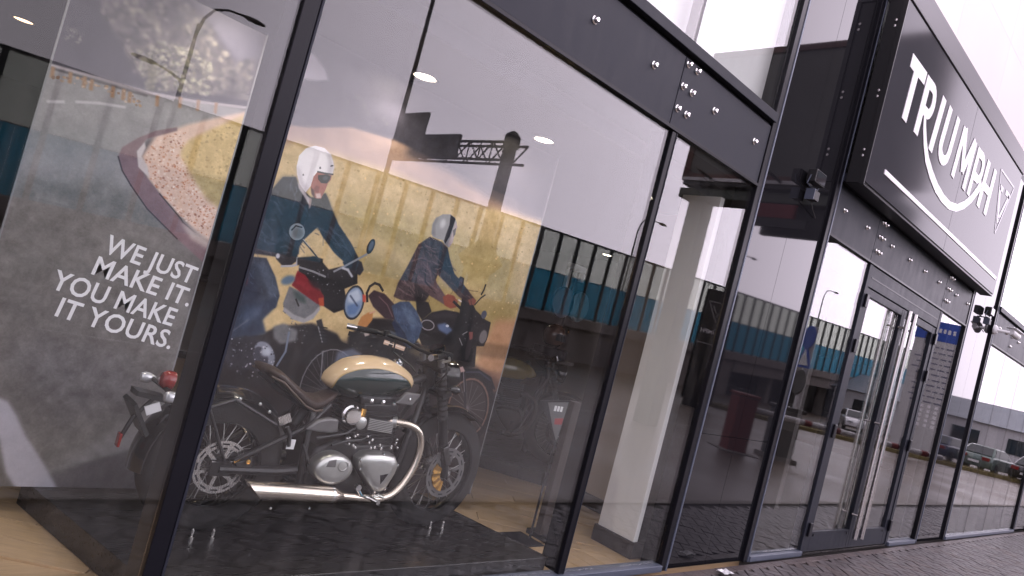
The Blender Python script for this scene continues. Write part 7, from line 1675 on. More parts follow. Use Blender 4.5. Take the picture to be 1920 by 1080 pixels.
im = bpy.data.images.new('printed landscape', CW, CH); im.pixels.foreach_set(buf.ravel()); im.update(); im.pack()
pm = bpy.data.materials.new('photo print'); pm.use_nodes = True
t_ = pm.node_tree; b_ = t_.nodes['Principled BSDF']; b_.inputs['Roughness'].default_value = .5; b_.inputs['Specular IOR Level'].default_value = .3
ti = t_.nodes.new('ShaderNodeTexImage'); ti.image = im; ti.extension = 'EXTEND'
t_.links.new(ti.outputs[0], b_.inputs['Base Color'])
sheet_edge = mat('banner edge', (.62, .62, .64), .5)
def banner(x0, x1, label, h=2.652):
    t = thing('printed_banner', label, 'banner', ((x0+x1)/2, 1.22, .131))
    w = (x1-x0)/2
    MB().box(-w, w, -.0, .012, 0, h).build('backing_board', mat('grey backing board', (.12, .12, .125), .6), t, smooth=0)
    me = bpy.data.meshes.new('print'); me.from_pydata([(-w+.004, -.002, .0), (w-.004, -.002, .0), (w-.004, -.002, h-.003), (-w+.004, -.002, h-.003)], [], [(0, 1, 2, 3)])
    uv = me.uv_layers.new(name='uv')
    for li, (xx, zz) in enumerate(((x0+.004, .131), (x1-.004, .131), (x1-.004, .131+h-.003), (x0+.004, .131+h-.003))):
        uv.data[li].uv = ((xx-BX0)*PX/CW, (zz-BZ0)*PX/CH)
    me.materials.append(pm)
    o = bpy.data.objects.new('print', me); C.objects.link(o); o.parent = t
    for s_ in (-1, 1): MB().box(s_*w-.004, s_*w+.004, -.004, .0125, -.001, h+.002).build('edge_profile', mat('grey banner profile', (.25, .25, .26), .4), t, smooth=0)
    for s_ in (-.6, .6): MB().box(s_*w-.03, s_*w+.03, .013, .09, 0, .35).build('stand_foot', black_metal, t, smooth=0)
    return t
b1 = banner(.557, 1.497, 'narrow tall banner printed with a bend in the road and a four line slogan')
b2 = banner(1.68, 3.995, 'wide banner printed with two riders on motorcycles in a yellow field', 2.80)
ink = mat('white print', (.84, .84, .86), .5)
for body, x, z, xr in (('WE JUST', .995, 1.372, 1.472), ('MAKE IT.', .962, 1.252, 1.474), ('YOU MAKE', .812, 1.141, 1.428), ('IT YOURS.', .857, 1.010, 1.440)):
    tx = text_mesh('lettering', body, .14, ink, b1, .0004, .0022, space=1.03)
    w = max(v.co.x for v in tx.data.vertices)-min(v.co.x for v in tx.data.vertices)
    sc = (xr-x)/math.cos(R(8))/w
    tx.scale = (sc, 1.0, 1); tx.location = (x-1.027, -.0035, z-.131); tx.rotation_euler = (R(90), R(8), 0)

# ================================================================== MOTORCYCLES
def tank_mat():
    m = bpy.data.materials.new('cream and green tank paint'); m.use_nodes = True
    t = m.node_tree; b = t.nodes['Principled BSDF']; b.inputs['Roughness'].default_value = .16; b.inputs['Coat Weight'].default_value = .7; b.inputs['Coat Roughness'].default_value = .04
    tc = t.nodes.new('ShaderNodeTexCoord'); mp = t.nodes.new('ShaderNodeMapping')
    # oval side panel, in the tank's own coordinates
    mp.vector_type = 'POINT'; mp.inputs['Location'].default_value = (-.755/.252, 0, -.845/.128); mp.inputs['Scale'].default_value = (1/.252, 0, 1/.128)
    ln = t.nodes.new('ShaderNodeVectorMath'); ln.operation = 'LENGTH'
    t.links.new(tc.outputs['Object'], mp.inputs[0]); t.links.new(mp.outputs[0], ln.inputs[0])
    rp = t.nodes.new('ShaderNodeValToRGB'); e_ = rp.color_ramp.elements
    e_[0].position = 0; e_[0].color = (.0025, .010, .009, 1)
    e_[1].position = .985; e_[1].color = (.004, .020, .018, 1)
    for ps, cl in ((.99, (.45, .30, .10, 1)), (1.0, (.45, .30, .10, 1))):
        q = rp.color_ramp.elements.new(min(ps, .999)); q.color = cl
    dv = t.nodes.new('ShaderNodeMath'); dv.operation = 'MULTIPLY'; dv.inputs[1].default_value = .97
    t.links.new(ln.outputs['Value'], dv.inputs[0]); t.links.new(dv.outputs[0], rp.inputs[0])
    mx = t.nodes.new('ShaderNodeMix'); mx.data_type = 'RGBA'; gt = t.nodes.new('ShaderNodeMath'); gt.operation = 'GREATER_THAN'; gt.inputs[1].default_value = 1.045
    t.links.new(ln.outputs['Value'], gt.inputs[0]); t.links.new(gt.outputs[0], mx.inputs[0]); t.links.new(rp.outputs[0], mx.inputs[6])
    mx.inputs[7].default_value = (.74, .55, .33, 1)
    t.links.new(mx.outputs[2], b.inputs['Base Color'])
    return m
def sup(cx, cz, hy, hz, n=24, e=2.4, z_fn=None):
    out = []
    for k in range(n):
        a_ = 2*math.pi*k/n; c_, s_ = math.cos(a_), math.sin(a_)
        out.append((cx, math.copysign(abs(c_)**(2/e), c_)*hy, cz+math.copysign(abs(s_)**(2/e), s_)*hz))
    return out
def wheel(par, c, Rr, rim, wd, steer=0.0, disc_r=.127, gold=False, nsp=36):
    """tyre (the part) with rim, spokes, hub and disc as its pieces; built round the hub"""
    prof = []
    w2 = wd/2
    for k in range(15):
        a_ = math.pi*(k/14)-math.pi/2
        prof.append((Rr-(Rr-rim-.004)*(1-max(0, math.cos(a_))**.62), w2*math.sin(a_)*(1 if abs(math.sin(a_)) < .9 else .98)))
    prof += [(rim, w2*.7), (rim-.004, 0), (rim, -w2*.7)]
    o = MB().lathe(prof, (0, 0, 0), (0, 1, 0), 56, closed=True).build('wheel', tyre_m, par, smooth=50)
    o.location = c; o.rotation_euler = (0, 0, steer)
    # tread blocks cut as a slim raised band of ribs
    rr = MB().lathe([(rim+.010, w2*.62), (rim+.012, w2*.72), (rim-.006, w2*.74), (rim-.016, w2*.3), (rim-.018, 0), (rim-.016, -w2*.3), (rim-.006, -w2*.74), (rim+.012, -w2*.72), (rim+.010, -w2*.62), (rim-.002, 0)], (0, 0, 0), (0, 1, 0), 56, closed=True)
    rr.build('rim', black_gl, o, smooth=40)
    sp = MB()
    for k in range(nsp):
        a_ = 2*math.pi*k/nsp; s_ = -1 if k % 2 else 1; tw = (.28 if (k//2) % 2 else -.28)
        sp.tube([(.045*math.cos(a_+tw*2), s_*.045, .045*math.sin(a_+tw*2)), ((rim-.012)*math.cos(a_), s_*.012, (rim-.012)*math.sin(a_))], .0024, 5)
    sp.build('spokes', mat('dull spoke steel', (.32, .31, .30), .3, 1.0), o, smooth=60)
    MB().lathe([(.03, -.085), (.05, -.08), (.052, -.055), (.03, -.04), (.03, .04), (.052, .055), (.05, .08), (.03, .085)], (0, 0, 0), (0, 1, 0), 24).build('hub', eng_black if not gold else alu_dk, o)
    dm = MB(); n = 48; s_ = -1
    vs = []; fs = []
    for k in range(n):
        a_ = 2*math.pi*k/n
        for r_ in (disc_r*.74, disc_r):
            for y_ in (-.098, -.103): vs.append((r_*math.cos(a_), y_, r_*math.sin(a_)))
    for k in range(n):
        j = (k+1) % n; q = lambda a_, r_, y_: a_*4+r_*2+y_
        fs += [(q(k, 0, 1), q(k, 1, 1), q(j, 1, 1), q(j, 0, 1)), (q(k, 0, 0), q(j, 0, 0), q(j, 1, 0), q(k, 1, 0)), (q(k, 1, 0), q(j, 1, 0), q(j, 1, 1), q(k, 1, 1)), (q(k, 0, 0), q(k, 0, 1), q(j, 0, 1), q(j, 0, 0))]
    dm.add(vs, fs)
    for k in range(6):
        a_ = 2*math.pi*k/6+.3
        dm.obox((disc_r*.56*math.cos(a_), -.1, disc_r*.56*math.sin(a_)), (disc_r*.22*math.cos(a_), 0, disc_r*.22*math.sin(a_)), (-.009*math.sin(a_), 0, .009*math.cos(a_)), (0, .002, 0))
    dm.build('brake_disc', steel if not gold else alu_dk, o, smooth=30)
    if gold:  # added brass sector imitates a warm lamp glint on the disc
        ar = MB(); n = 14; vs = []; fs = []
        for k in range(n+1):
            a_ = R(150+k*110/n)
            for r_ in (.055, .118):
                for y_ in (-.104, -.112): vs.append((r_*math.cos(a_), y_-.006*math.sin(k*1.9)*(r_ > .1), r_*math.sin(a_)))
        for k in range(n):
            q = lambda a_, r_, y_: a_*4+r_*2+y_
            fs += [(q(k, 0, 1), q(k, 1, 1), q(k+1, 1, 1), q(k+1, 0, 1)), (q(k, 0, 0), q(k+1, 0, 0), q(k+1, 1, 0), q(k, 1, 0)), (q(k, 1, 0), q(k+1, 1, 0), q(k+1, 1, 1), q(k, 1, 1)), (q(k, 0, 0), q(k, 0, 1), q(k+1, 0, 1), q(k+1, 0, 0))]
        ar.add(vs, fs); ar.build('disc_glint', brass, o, smooth=60)
    sl = MB()
    for k in range(12):
        a_ = 2*math.pi*k/12; r_ = disc_r*.87
        sl.obox((r_*math.cos(a_), -.1035, r_*math.sin(a_)), (.004*math.cos(a_), 0, .004*math.sin(a_)), (-.018*math.sin(a_), 0, .018*math.cos(a_)), (0, .0006, 0))
    sl.build('disc_slots', black_metal, o, smooth=0)
    MB().lathe([(.022, -.125), (.022, -.104), (.012, -.1035)], (0, 0, 0), (0, 1, 0), 6).build('axle_nut', steel, o, smooth=0)
    return o
def motorcycle(loc, label, tankm, rz=0, detail=True):
    t = thing('motorcycle', label, 'motorcycle', loc, rz)
    B = lambda mb, nm, m, par=None, bevel=0, smooth=35: mb.build(nm, m, par or t, smooth=smooth, bevel=bevel)
    HR = (-.03, 0, .362); HF = (1.435, 0, .382)
    wheel(t, HR, .362, .218, .16, disc_r=.135)
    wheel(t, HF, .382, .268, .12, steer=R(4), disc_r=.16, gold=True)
    # frame
    f = MB()
    f.tube([(1.165, 0, 1.02), (1.20, 0, .90)], .042, 14)
    f.tube([(1.17, 0, .96), (.95, 0, .87), (.6, 0, .80), (.42, 0, .70), (.36, 0, .58)], .028, 12)
    for s_ in (-1, 1):
        f.tube([(1.19, 0, .90), (1.12, s_*.06, .72), (1.03, s_*.12, .42), (.96, s_*.135, .27), (.86, s_*.14, .235), (.5, s_*.14, .235), (.40, s_*.14, .30), (.38, s_*.14, .5), (.40, s_*.09, .68)], .019, 10)
        f.tube([(0.02, s_*.125, .405), (.24, s_*.13, .535), (.38, s_*.12, .615), (.5, s_*.08, .73)], .0145, 10)
    B(f, 'frame', eng_black)
    sw_ = MB()
    for s_ in (-1, 1):
        sw_.tube([(.42, s_*.115, .375), (.25, s_*.125, .36), (-.05, s_*.128, .362)], [.030, .026, .022], 10)
        sw_.obox((-.04, s_*.128, .362), (.05, 0, 0), (0, .012, 0), (0, 0, .033))
    B(sw_, 'swingarm', eng_black)
    B(MB().tube([(.33, 0, .50), (.17, 0, .66)], .032, 12), 'shock_absorber', alu_dk)
    B(MB().tube([(.02, -.132, .4), (.1, -.132, .45)], .007, 8), 'brake_hose', brass)
    B(MB().obox((.075, -.118, .385), (.04, 0, .014), (0, .022, 0), (-.01, 0, .028)), 'rear_caliper', eng_black, bevel=.006)
    B(MB().lathe([(.012, 0), (.012, .012), (0, .014)], (.085, -.14, .41), (0, -1, 0), 10), 'brake_bleed_nipple', brass)
    # rear mudguard and its struts
    mg = MB(); rings = []
    for k in range(31):
        a_ = R(34+k*(186-34)/30); Rm = .402
        ring = []
        for j in range(9):
            q = (j/8-.5)*2; ring.append((-.03+(Rm-.035*q*q)*math.cos(a_), q*.102, .352+(Rm-.035*q*q)*math.sin(a_)))
        for j in range(8, -1, -1):
            q = (j/8-.5)*2; ring.append((-.03+(Rm-.008-.035*q*q)*math.cos(a_), q*.099, .352+(Rm-.008-.035*q*q)*math.sin(a_)))
        rings.append(ring)
    mg.loft(rings); B(mg, 'rear_mudguard', black_gl, smooth=50)
    st_ = MB()
    for s_ in (-1, 1):
        st_.tube([(-.01, s_*.128, .37), (-.17, s_*.118, .655)], .008, 8); st_.tube([(.20, s_*.11, .60), (-.05, s_*.115, .71), (-.27, s_*.112, .61)], .010, 8)
    B(st_, 'mudguard_strut', eng_black)
    for x, z in ((.14, .665), (-.03, .715), (.08, .70)):
        B(MB().lathe([(.009, 0), (.009, .006), (0, .008)], (x, -.112, z), (0, -1, 0), 10), 'chrome_bolt', chrome)
    B(MB().obox((.245, -.10, .63), (.03, 0, .016), (0, .004, 0), (-.012, 0, .022)), 'cable_clip', steel)
    # tail
    tl = MB().lathe([(.0, .03), (.03, .026), (.043, .012), (.045, 0), (.045, -.03)], (-.36, 0, .745), (-1, 0, .12), 20); B(tl, 'tail_lamp', red_lens)
    pb = MB()
    pb.tube([(-.30, -.03, .64), (-.40, -.03, .66), (-.47, -.03, .56), (-.50, -.03, .46)], .011, 8); pb.obox((-.45, 0, .56), (.006, 0, .008), (0, .09, 0), (-.045, 0, .07))
    pb.tube([(-.36, -.19, .705), (-.36, .19, .705)], .011, 8); pb.obox((-.42, 0, .665), (.07, 0, -.01), (0, .05, 0), (.0, 0, .012))
    B(pb, 'plate_bracket', black_pl)
    for s_ in (-1, 1): B(MB().lathe([(.0, .045), (.022, .04), (.028, .02), (.026, 0), (.012, -.03)], (-.375, s_*.19, .705), (-1, 0, 0), 14), 'indicator', lens)
    B(MB().obox((-.505, -.03, .45), (.006, 0, 0), (0, .022, 0), (0, 0, .032)), 'rear_reflector', red_lens, bevel=.003)
    B(MB().obox((-.40, -.045, .61), (.03, 0, .015), (0, .003, 0), (-.01, 0, .02)), 'service_tag', tag_white)
    # saddle
    rings = []
    for x, zc, hy, hz in ((.09, .865, .07, .010), (.105, .868, .125, .022), (.16, .852, .150, .030), (.24, .80, .155, .036), (.32, .752, .145, .038), (.40, .722, .118, .036), (.46, .728, .090, .034), (.52, .765, .070, .030), (.545, .79, .055, .016)):
        rings.append(sup(x, zc, hy, hz, 22, 2.6))
    sd = MB().loft(rings); so_ = B(sd, 'saddle', leather, smooth=60)
    pip = MB()
    for s_ in (-1, 1): pip.tube([(.10, s_*.118, .848), (.16, s_*.148, .832), (.24, s_*.153, .775), (.32, s_*.143, .722), (.40, s_*.118, .694), (.46, s_*.09, .70)], .006, 6)
    B(pip, 'piping', mat('worn piping', (.10, .07, .05), .6), so_)
    B(MB().loft([sup(.13, .82, .11, .012, 16), sup(.26, .745, .125, .014, 16), sup(.38, .69, .10, .014, 16), sup(.48, .70, .07, .012, 16)]), 'saddle_pan', black_metal)
    # tank
    rings = []
    N_ = 26
    for k in range(N_+1):
        u = k/N_; x = .465+.585*u
        top = np.interp(x, [.465, .49, .53, .58, .66, .75, .85, .93, .99, 1.05], [.86, .905, .945, .985, 1.015, 1.03, 1.028, 1.008, .98, .925])
        bot = np.interp(x, [.465, .52, .62, .74, .84, .93, 1.05], [.84, .80, .772, .765, .785, .82, .885])
        hy = np.interp(x, [.465, .49, .55, .65, .78, .9, .99, 1.05], [.03, .075, .112, .138, .145, .138, .115, .05])
        rings.append(sup(x, (top+bot)/2, hy, (top-bot)/2, 36, 2.35))
    B(MB().loft(rings), 'fuel_tank', tankm, smooth=60)
    B(MB().lathe([(.036, -.02), (.036, .012), (.03, .02), (.012, .022), (.012, .03), (0, .031)], (.93, 0, 1.008), (.12, 0, 1), 20), 'fuel_cap', chrome)
    B(MB().prism_y([(.86, .80), (.925, .872), (1.03, .872), (.985, .80)], -.175, -.15, .06), 'radiator_shroud', alu_dk, bevel=.005)
    B(MB().lathe([(.009, 0), (.009, .006), (0, .008)], (.95, -.176, .835), (0, -1, 0), 10), 'shroud_bolt', chrome)
    # engine
    ec = MB()
    ec.loft([[(x, y, z) for x, z in ((.42, .30), (.44, .50), (.56, .56), (.70, .54), (.93, .56), (1.0, .47), (.98, .32), (.88, .25), (.55, .245))] for y in (-.15, .15)])
    B(ec, 'crankcase', eng_black, bevel=.02)
    cy = MB().obox((.805, 0, .66), (.118, 0, .01), (0, .145, 0), (-.012, 0, .12))
    B(cy, 'cylinder_block', eng_black, bevel=.01)
    fn = MB()
    for k in range(9): fn.obox((.805-.002*k, 0, .565+k*.021), (.132, 0, .011), (0, .158, 0), (0, 0, .0035))
    B(fn, 'cooling_fins', eng_black, smooth=0)
    B(MB().obox((.80, -.166, .66), (.088, 0, -.006), (0, .010, 0), (0, 0, .034)), 'cylinder_plate', alu_dk, bevel=.004)
    ribs = MB()
    for k in range(7): ribs.obox((.80, -.1775, .632+k*.0095), (.084, 0, -.006), (0, .0012, 0), (0, 0, .0018))
    B(ribs, 'plate_ribs', alu, smooth=0)
    B(MB().obox((.79, 0, .795), (.13, 0, .012), (0, .13, 0), (-.004, 0, .028)), 'cylinder_head', eng_black, bevel=.014)
    for x in (.72, .80, .88): B(MB().lathe([(.014, 0), (.014, .01), (0, .014)], (x, -.132, .79), (0, -1, 0), 10), 'head_bolt', chrome)
    oc = MB(); ringo = []
    oval = [(.54+.122*math.cos(2*math.pi*k/28), .412+.086*math.sin(2*math.pi*k/28)) for k in range(28)]
    for y, kx in ((-.15, 1.0), (-.20, 1.0), (-.222, .97), (-.236, .88), (-.242, .7), (-.243, .35)): ringo.append([(.54+(x-.54)*kx, y, .412+(z-.412)*kx) for x, z in oval])
    ov = B(MB().loft(ringo), 'sprocket_cover', alu, smooth=60)
    B(MB().prism_y([(.475, .43), (.485, .465), (.53, .475), (.535, .43)], -.2445, -.236, .08), 'cover_window', alu_dk, ov, bevel=.003)
    B(MB().lathe([(.034, 0), (.034, .006), (.026, .008), (.02, .002), (0, .002)], (.58, -.238, .44), (0, -1, 0), 20), 'cover_ring', alu, ov)
    tri = [(.685, .475), (.72, .508), (.84, .515), (.925, .508), (.965, .455), (.955, .40), (.915, .305), (.885, .285), (.845, .285), (.79, .33), (.70, .42)]
    cc = []
    for y, k_ in ((-.15, 1.0), (-.20, 1.0), (-.222, .96), (-.232, .86), (-.236, .5)): cc.append([(.83+(x-.83)*k_, y, .42+(z-.42)*k_) for x, z in tri])
    cv = B(MB().loft(cc), 'clutch_cover', alu, smooth=55, bevel=.0)
    B(MB().lathe([(.032, 0), (.032, .012), (.024, .016), (.02, .008), (0, .008)], (.925, -.205, .435), (0, -1, 0), 20), 'filler_cap', chrome, cv)
    for x, z in tri[::2]: B(MB().lathe([(.009, 0), (.009, .01), (0, .012)], (.83+(x-.83)*.93, -.216, .42+(z-.42)*.93), (0, -1, 0), 8), 'cover_bolt', steel, cv)
    B(MB().prism_y([(.845, .395), (.895, .405), (.86, .345)], -.2395, -.234), 'cover_emblem', black_metal, cv, smooth=0)
    # intake
    tb = MB().lathe([(.052, 0), (.058, .012), (.058, .03), (.048, .04), (.046, .06), (.03, .062), (0, .062)], (.605, -.12, .70), (0, -1, 0), 24); B(tb, 'throttle_body', chrome)
    B(MB().lathe([(.036, 0), (.036, .03), (.03, .034), (0, .034)], (.672, -.14, .665), (0, -1, 0), 20), 'intake_cap', alu)
    B(MB().tube([(.675, -.15, .69), (.678, -.15, .745)], .018, 10), 'intake_post', brass)
    B(MB().prism_y([(.345, .60), (.40, .655), (.47, .675), (.53, .672), (.545, .60), (.50, .588)], -.165, -.13, .08), 'side_cover', alu_dk, bevel=.008)
    hs = MB()
    for pts in ([(.42, -.16, .56), (.5, -.17, .58), (.6, -.16, .60), (.66, -.15, .64)], [(.52, -.17, .53), (.6, -.175, .56), (.70, -.165, .57), (.76, -.16, .60)], [(.36, -.15, .52), (.40, -.16, .45), (.44, -.16, .40)]): hs.tube(pts, .009, 8)
    hs.tube([(.25, -.135, .60), (.275, -.14, .56), (.285, -.14, .50)], .012, 8)
    B(hs, 'cables', black_pl)
    cr = random.Random(8)
    sb_ = MB()
    for k in range(22):
        x, z = cr.uniform(.58, .96), cr.uniform(.525, .60)
        sb_.lathe([(.008, 0), (.008, .01), (0, .012)], (x, -.162-.006*cr.random(), z), (0, -1, 0), 8)
    B(sb_, 'engine_bolts', steel)
    B(MB().obox((.295, -.142, .512), (.022, 0, 0), (0, .002, 0), (0, 0, .026)), 'warning_sticker', tag_white)
    # exhaust
    def pipe(s_):
        pts = [(.87, s_*.13, .685), (.92, s_*.17, .690), (.98, s_*.20, .690), (1.04, s_*.217, .665), (1.075, s_*.222, .61), (1.085, s_*.225, .54), (1.07, s_*.228, .45), (1.03, s_*.23, .36), (.975, s_*.232, .295), (.90, s_*.234, .262), (.82, s_*.235, .258), (.70, s_*.236, .266), (.62, s_*.236, .272)]
        # smooth the path
        q = [Vector(p) for p in pts]; out = []
        for i in range(len(q)-1):
            p0, p1, p2, p3 = q[max(i-1, 0)], q[i], q[i+1], q[min(i+2, len(q)-1)]
            for k in range(5):
                u = k/5; out.append(.5*((2*p1)+(-p0+p2)*u+(2*p0-5*p1+4*p2-p3)*u*u+(-p0+3*p1-3*p2+p3)*u*u*u))
        out.append(q[-1])
        h = B(MB().tube(out, .0235, 16), 'exhaust_pipe', exh, smooth=60)
        B(MB().lathe([(.034, -.012), (.034, .012), (.026, .014)], (.905, s_*.155, .688), (.7, s_*.6, .1), 18), 'exhaust_clamp', alu, h)
        # silencer with a slash cut end
        ax = Vector((-.54, 0, .028)).normalized(); up = Vector((.05, 0, 1)).normalized(); sd_ = Vector((0, 1, 0)); org = Vector((.62, s_*.236, .272))
        n = 28
        def rg_(d_, r_, cut=0.0): return [org+ax*(d_+cut*math.cos(2*math.pi*k/n))+up*r_*math.cos(2*math.pi*k/n)+sd_*r_*math.sin(2*math.pi*k/n) for k in range(n)]
        m_ = MB(); m_.loft([rg_(-.005, .025), rg_(.03, .040), rg_(.055, .0475), rg_(.06, .0475), rg_(.30, .0475), rg_(.52, .0475, .052), rg_(.521, .044, .050), rg_(.47, .043, .05)], cap=False)
        mo = B(m_, 'silencer', exh, smooth=40)
        m_ = MB(); m_.loft([rg_(.48, .0425, .05), rg_(.40, .040), rg_(.395, .01)]); B(m_, 'silencer_bore', mat('sooty bore', (.05, .035, .028), .6), mo)
        m_ = MB(); m_.loft([rg_(.062, .0495), rg_(.075, .0495)]); B(m_, 'silencer_band', chrome, mo)
    pipe(-1); pipe(1)
    # foot rest, stand
    fr_ = MB(); fr_.tube([(.70, -.25, .325), (.735, -.255, .285), (.80, -.258, .268), (.85, -.258, .285), (.89, -.255, .275)], .010, 10)
    fr_.lathe([(.018, -.012), (.018, .012)], (.705, -.25, .325), (0, 1, 0), 14); fr_.tube([(.80, -.25, .27), (.80, -.34, .272)], .013, 10)
    B(fr_, 'foot_rest', chrome)
    B(MB().tube([(.50, .14, .25), (.42, .30, .012)], .013, 10), 'side_stand', eng_black)
    for x in (.22, .44): B(MB().lathe([(.008, 0), (.008, .01), (0, .012)], (x, -.24, .205), (0, -1, 0), 8), 'heat_shield_bolt', steel)
    # fork
    tx, tz = 1.185, 1.04
    for s_ in (-1, 1):
        leg = B(MB().tube([(1.165, s_*.098, 1.09), (1.288, s_*.098, .77)], .022, 12), 'fork_leg', alu_dk)
        gt_ = MB(); k0 = Vector((1.203, s_*.098, .99)); k1 = Vector((1.309, s_*.098, .715)); prof = []
        L_ = (k1-k0).length
        for i in range(19): prof.append((.036 if i % 2 else .029, L_*i/18))
        gt_.lathe(prof, k0, k1-k0, 16); B(gt_, 'fork_gaiter', rubber, leg)
        B(MB().tube([(1.305, s_*.098, .725), (1.44, s_*.098, .36)], .030, 12), 'fork_slider', eng_black, leg)
    yk = MB(); yk.obox((1.195, 0, 1.035), (.035, 0, .015), (0, .135, 0), (-.006, 0, .014)); yk.obox((1.265, 0, .88), (.035, 0, .015), (0, .13, 0), (-.008, 0, .016))
    B(yk, 'fork_yoke', eng_black, bevel=.006)
    B(MB().obox((1.385, -.118, .50), (.03, 0, -.06), (0, .025, 0), (.02, 0, .01)), 'front_caliper', black_gl, bevel=.006)
    fm = MB(); rings = []
    for k in range(21):
        a_ = R(52+k*(148-52)/20); Rm = .425; ring = []
        for j in range(9):
            q = (j/8-.5)*2; ring.append((1.435+(Rm-.03*q*q)*math.cos(a_), q*.075, .382+(Rm-.03*q*q)*math.sin(a_)))
        for j in range(8, -1, -1):
            q = (j/8-.5)*2; ring.append((1.435+(Rm-.007-.03*q*q)*math.cos(a_), q*.073, .382+(Rm-.007-.03*q*q)*math.sin(a_)))
        rings.append(ring)
    fm.loft(rings); B(fm, 'front_mudguard', black_gl, smooth=50)
    # headlamp, bars
    hl = MB().lathe([(.02, -.10), (.07, -.085), (.095, -.04), (.10, .0), (.104, .012), (.10, .02)], (1.335, 0, .985), (1, 0, -.05), 28); ho = B(hl, 'headlamp', black_gl)
    B(MB().lathe([(.098, .015), (.07, .028), (0, .034)], (1.335, 0, .985), (1, 0, -.05), 28), 'headlamp_lens', lens, ho)
    B(MB().lathe([(.05, -.03), (.052, .025), (.046, .03), (0, .031)], (1.20, 0, 1.13), (-.5, 0, .86), 22), 'speedometer', black_gl)
    hb = MB()
    for s_ in (-1, 1):
        hb.tube([(1.15, 0, 1.10), (1.145, s_*.12, 1.105), (1.10, s_*.22, 1.13), (1.0, s_*.33, 1.14), (.94, s_*.37, 1.138)], .0115, 10)
    B(hb, 'handlebar', eng_black)
    for s_ in (-1, 1):
        B(MB().tube([(.965, s_*.352, 1.139), (.855, s_*.425, 1.133)], .0175, 12), 'grip', rubber)
        B(MB().tube([(.855, s_*.425, 1.133), (.80, s_*.46, 1.13)], .0185, 12), 'bar_end', chrome if detail else rubber)
        B(MB().tube([(1.03, s_*.33, 1.14), (1.0, s_*.38, 1.125), (.90, s_*.445, 1.115)], .007, 8), 'lever', alu)
        B(MB().obox((1.01, s_*.318, 1.145), (.03, s_*.02, 0), (0, .016, 0), (0, 0, .02)), 'switch_block', black_pl, bevel=.004)
        MB().tube([(1.06, s_*.27, 1.14), (1.08, s_*.29, 1.04), (1.16, s_*.16, .98), (1.2, s_*.05, .9)], .006, 6).build('cable', black_pl, t)
        B(MB().lathe([(.0, .04), (.024, .036), (.03, .015), (.026, -.005), (.01, -.03)], (1.27, s_*.17, .93), (1, 0, 0), 14), 'indicator', black_gl)
    return t
motorcycle((1.628, .635, .1305), 'cream and dark green motorcycle with brown solo saddle on the dark platform', tank_mat())
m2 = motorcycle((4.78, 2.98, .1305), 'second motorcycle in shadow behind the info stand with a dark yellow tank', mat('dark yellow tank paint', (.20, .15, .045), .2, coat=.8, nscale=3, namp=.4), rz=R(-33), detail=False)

dull = mat('alloy darkened as shade', (.035, .030, .028), .55, .3, .3)  # shade put into the colour of the second motorcycle's bright parts
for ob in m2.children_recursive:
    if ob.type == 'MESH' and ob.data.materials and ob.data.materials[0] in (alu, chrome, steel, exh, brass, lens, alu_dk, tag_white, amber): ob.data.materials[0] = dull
# ================================================================== SMALL THINGS IN THE SHOP
st = thing('info_stand', 'thin dark info stand with a grey card in front of the brown cabinet', 'info stand', (4.02, .62, 0))
MB().tube([(.14, .02, .012), (.14, .02, .9)], .009, 8).build('post', black_metal, st)
box('base', black_metal, st, -.17, .16, -.12, .14, .001, .012, bevel=.004)
MB().prism_y([(-.155, 1.05), (.165, 1.085), (.135, .74), (.05, .85)], .0, .006).build('board', black_metal, st, smooth=0)
MB().prism_y([(-.07, 1.045), (.155, 1.07), (.13, .76), (.06, .85)], -.003, -.0005).build('card', card_m, st, smooth=0)
MB().prism_y([(.045, .935), (.14, .945), (.137, .895), (.055, .89)], -.005, -.0035).build('red_band', red_print, st, smooth=0)
k = MB()
for i in range(3): k.box(.01+i*.035, .035+i*.035, -.005, -.0035, .99, 1.03)
k.build('print', tag_white, st, smooth=0)
cabm = mat('dark brown veneer', (.030, .022, .020), .45, 0, .5, 6, .15, stretch=(14, 14, 1.5))
cbn = thing('display_screen', 'dark brown upright screen board standing behind the window mullion', 'display screen', (4.40, .64, 0))
box('board', cabm, cbn, -.17, .17, -.03, .03, .04, 1.08, bevel=.003); box('foot', black_metal, cbn, -.16, .16, -.09, .12, .001, .039)
bdp = thing('display_block', 'dark brown display block behind the second motorcycle', 'display block', (5.1, 4.0, 0))
box('body', cabm, bdp, -1.0, 1.6, -.25, .25, .05, 1.0, bevel=.006); box('kick', black_metal, bdp, -.97, 1.57, -.22, .22, .001, .049)
lp = MB().prism_z([(3.9, 3.6), (4.2, 2.95), (5.11, 2.42), (5.56, 1.87), (6.5, 1.66), (6.9, 3.6)], .002, .13).build('low_platform', darkply, smooth=0, bevel=.004)
tag(lp, 'low dark platform under the second motorcycle in shadow', 'platform')
hs = thing('helmet', 'brown open face helmet on a dark stand behind the second motorcycle', 'helmet', (6.05, 2.65, 1.36))
rings = []
for k in range(11):
    a_ = -1.0+k*2.55/10; r_ = .135*math.cos(min(max(a_, -1.2), 1.5)); z = .14*math.sin(a_)+.14
    rings.append([(r_*1.08*math.cos(q*math.pi/12), r_*math.sin(q*math.pi/12), z) for q in range(24)])
MB().loft(rings).build('shell', mat('brown helmet paint', (.10, .05, .03), .25, coat=.5), hs, smooth=60)
MB().loft([[(.149*math.cos(q), .14*math.sin(q), z) for q in [(-2.2+1.9*i/10) for i in range(11)]]+[(.141*math.cos(q), .132*math.sin(q), z) for q in [(-2.2+1.9*(10-i)/10) for i in range(11)]] for z in (.09, .17)]).build('visor', car_glass, hs, smooth=40)
MB().lathe([(.03, 0), (.03, .01), (0, .012)], (.08, -.12, .22), (.5, -.8, .3), 14).build('badge', brass, hs)
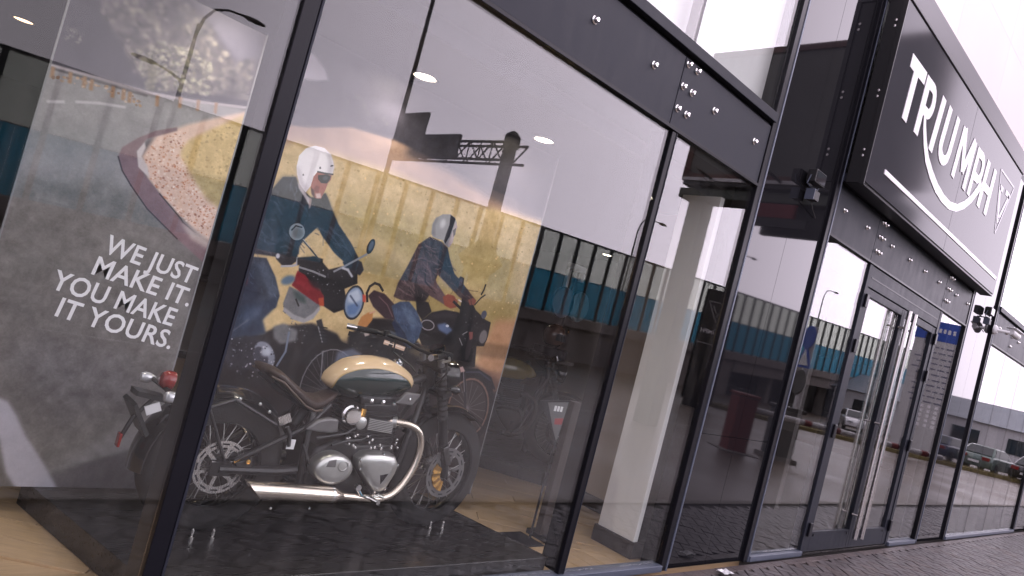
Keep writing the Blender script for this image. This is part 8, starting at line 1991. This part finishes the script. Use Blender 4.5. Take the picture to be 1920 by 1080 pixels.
hp = thing('helmet_stand', 'dark column with a top plate carrying the brown helmet', 'display stand', (6.05, 2.65, 0))
MB().lathe([(.2, .001), (.2, .03), (.04, .05), (.035, 1.2), (.2, 1.24), (.2, 1.355)], (0, 0, 0), (0, 0, 1), 20).build('column', black_metal, hp)
box('cross_plate', skirt, hp, -.34, .34, -.1, .1, 1.20, 1.239, bevel=.004)
ds = thing('display_stand', 'thin dark pole stand with a white bracket and two round dark discs', 'display stand', (6.8, 3.25, 0))
MB().lathe([(.24, .001), (.24, .02), (.02, .04), (.016, 2.42), (0, 2.43)], (0, 0, 0), (0, 0, 1), 14).build('pole', black_metal, ds)
MB().box(-.16, .16, -.03, .03, 2.36, 2.44).build('bracket', white_pl, ds, smooth=0, bevel=.01)
MB().box(-.16, -.11, -.028, .028, 2.10, 2.355).build('bracket', white_pl, ds, smooth=0, bevel=.006)
MB().box(.10, .16, -.028, .028, 2.24, 2.355).build('bracket', white_pl, ds, smooth=0, bevel=.006)
for x, m_ in ((-.16, mat('dark navy disc', (.012, .02, .045), .35)), (.15, mat('dark teal disc', (.012, .05, .055), .3))):
    MB().lathe([(.19, 0), (.2, .01), (.2, .04), (.19, .05), (0, .05)], (x, -.02, 1.92), (0, -1, 0), 26).build('disc', m_, ds)
dk = thing('counter', 'long grey counter along the back of the showroom', 'counter', (4.6, 6.6, 0))
box('body', greywall, dk, -1.9, 1.9, -.35, .35, .1, 1.0); box('top', skirt, dk, -1.95, 1.95, -.4, .4, 1.0015, 1.04, bevel=.005); box('kick', black_metal, dk, -1.85, 1.85, -.3, .3, .001, .0985)
# scrap of paper on the pavement
me_ = MB(); rp = random.Random(6)
G = [[(x*.03+rp.uniform(-.008, .008), y*.028+rp.uniform(-.008, .008), .004+rp.uniform(0, .022)) for x in range(6)] for y in range(4)]
me_.add([p for r_ in G for p in r_], [(y*6+x, y*6+x+1, (y+1)*6+x+1, (y+1)*6+x) for y in range(3) for x in range(5)])
o = me_.build('paper_scrap', white_pl, smooth=0, loc=(5.6, -.22, .004)); sm = o.modifiers.new('solid', 'SOLIDIFY'); sm.thickness = .001
tag(o, 'crumpled scrap of white paper on the pavers by the window', 'litter')
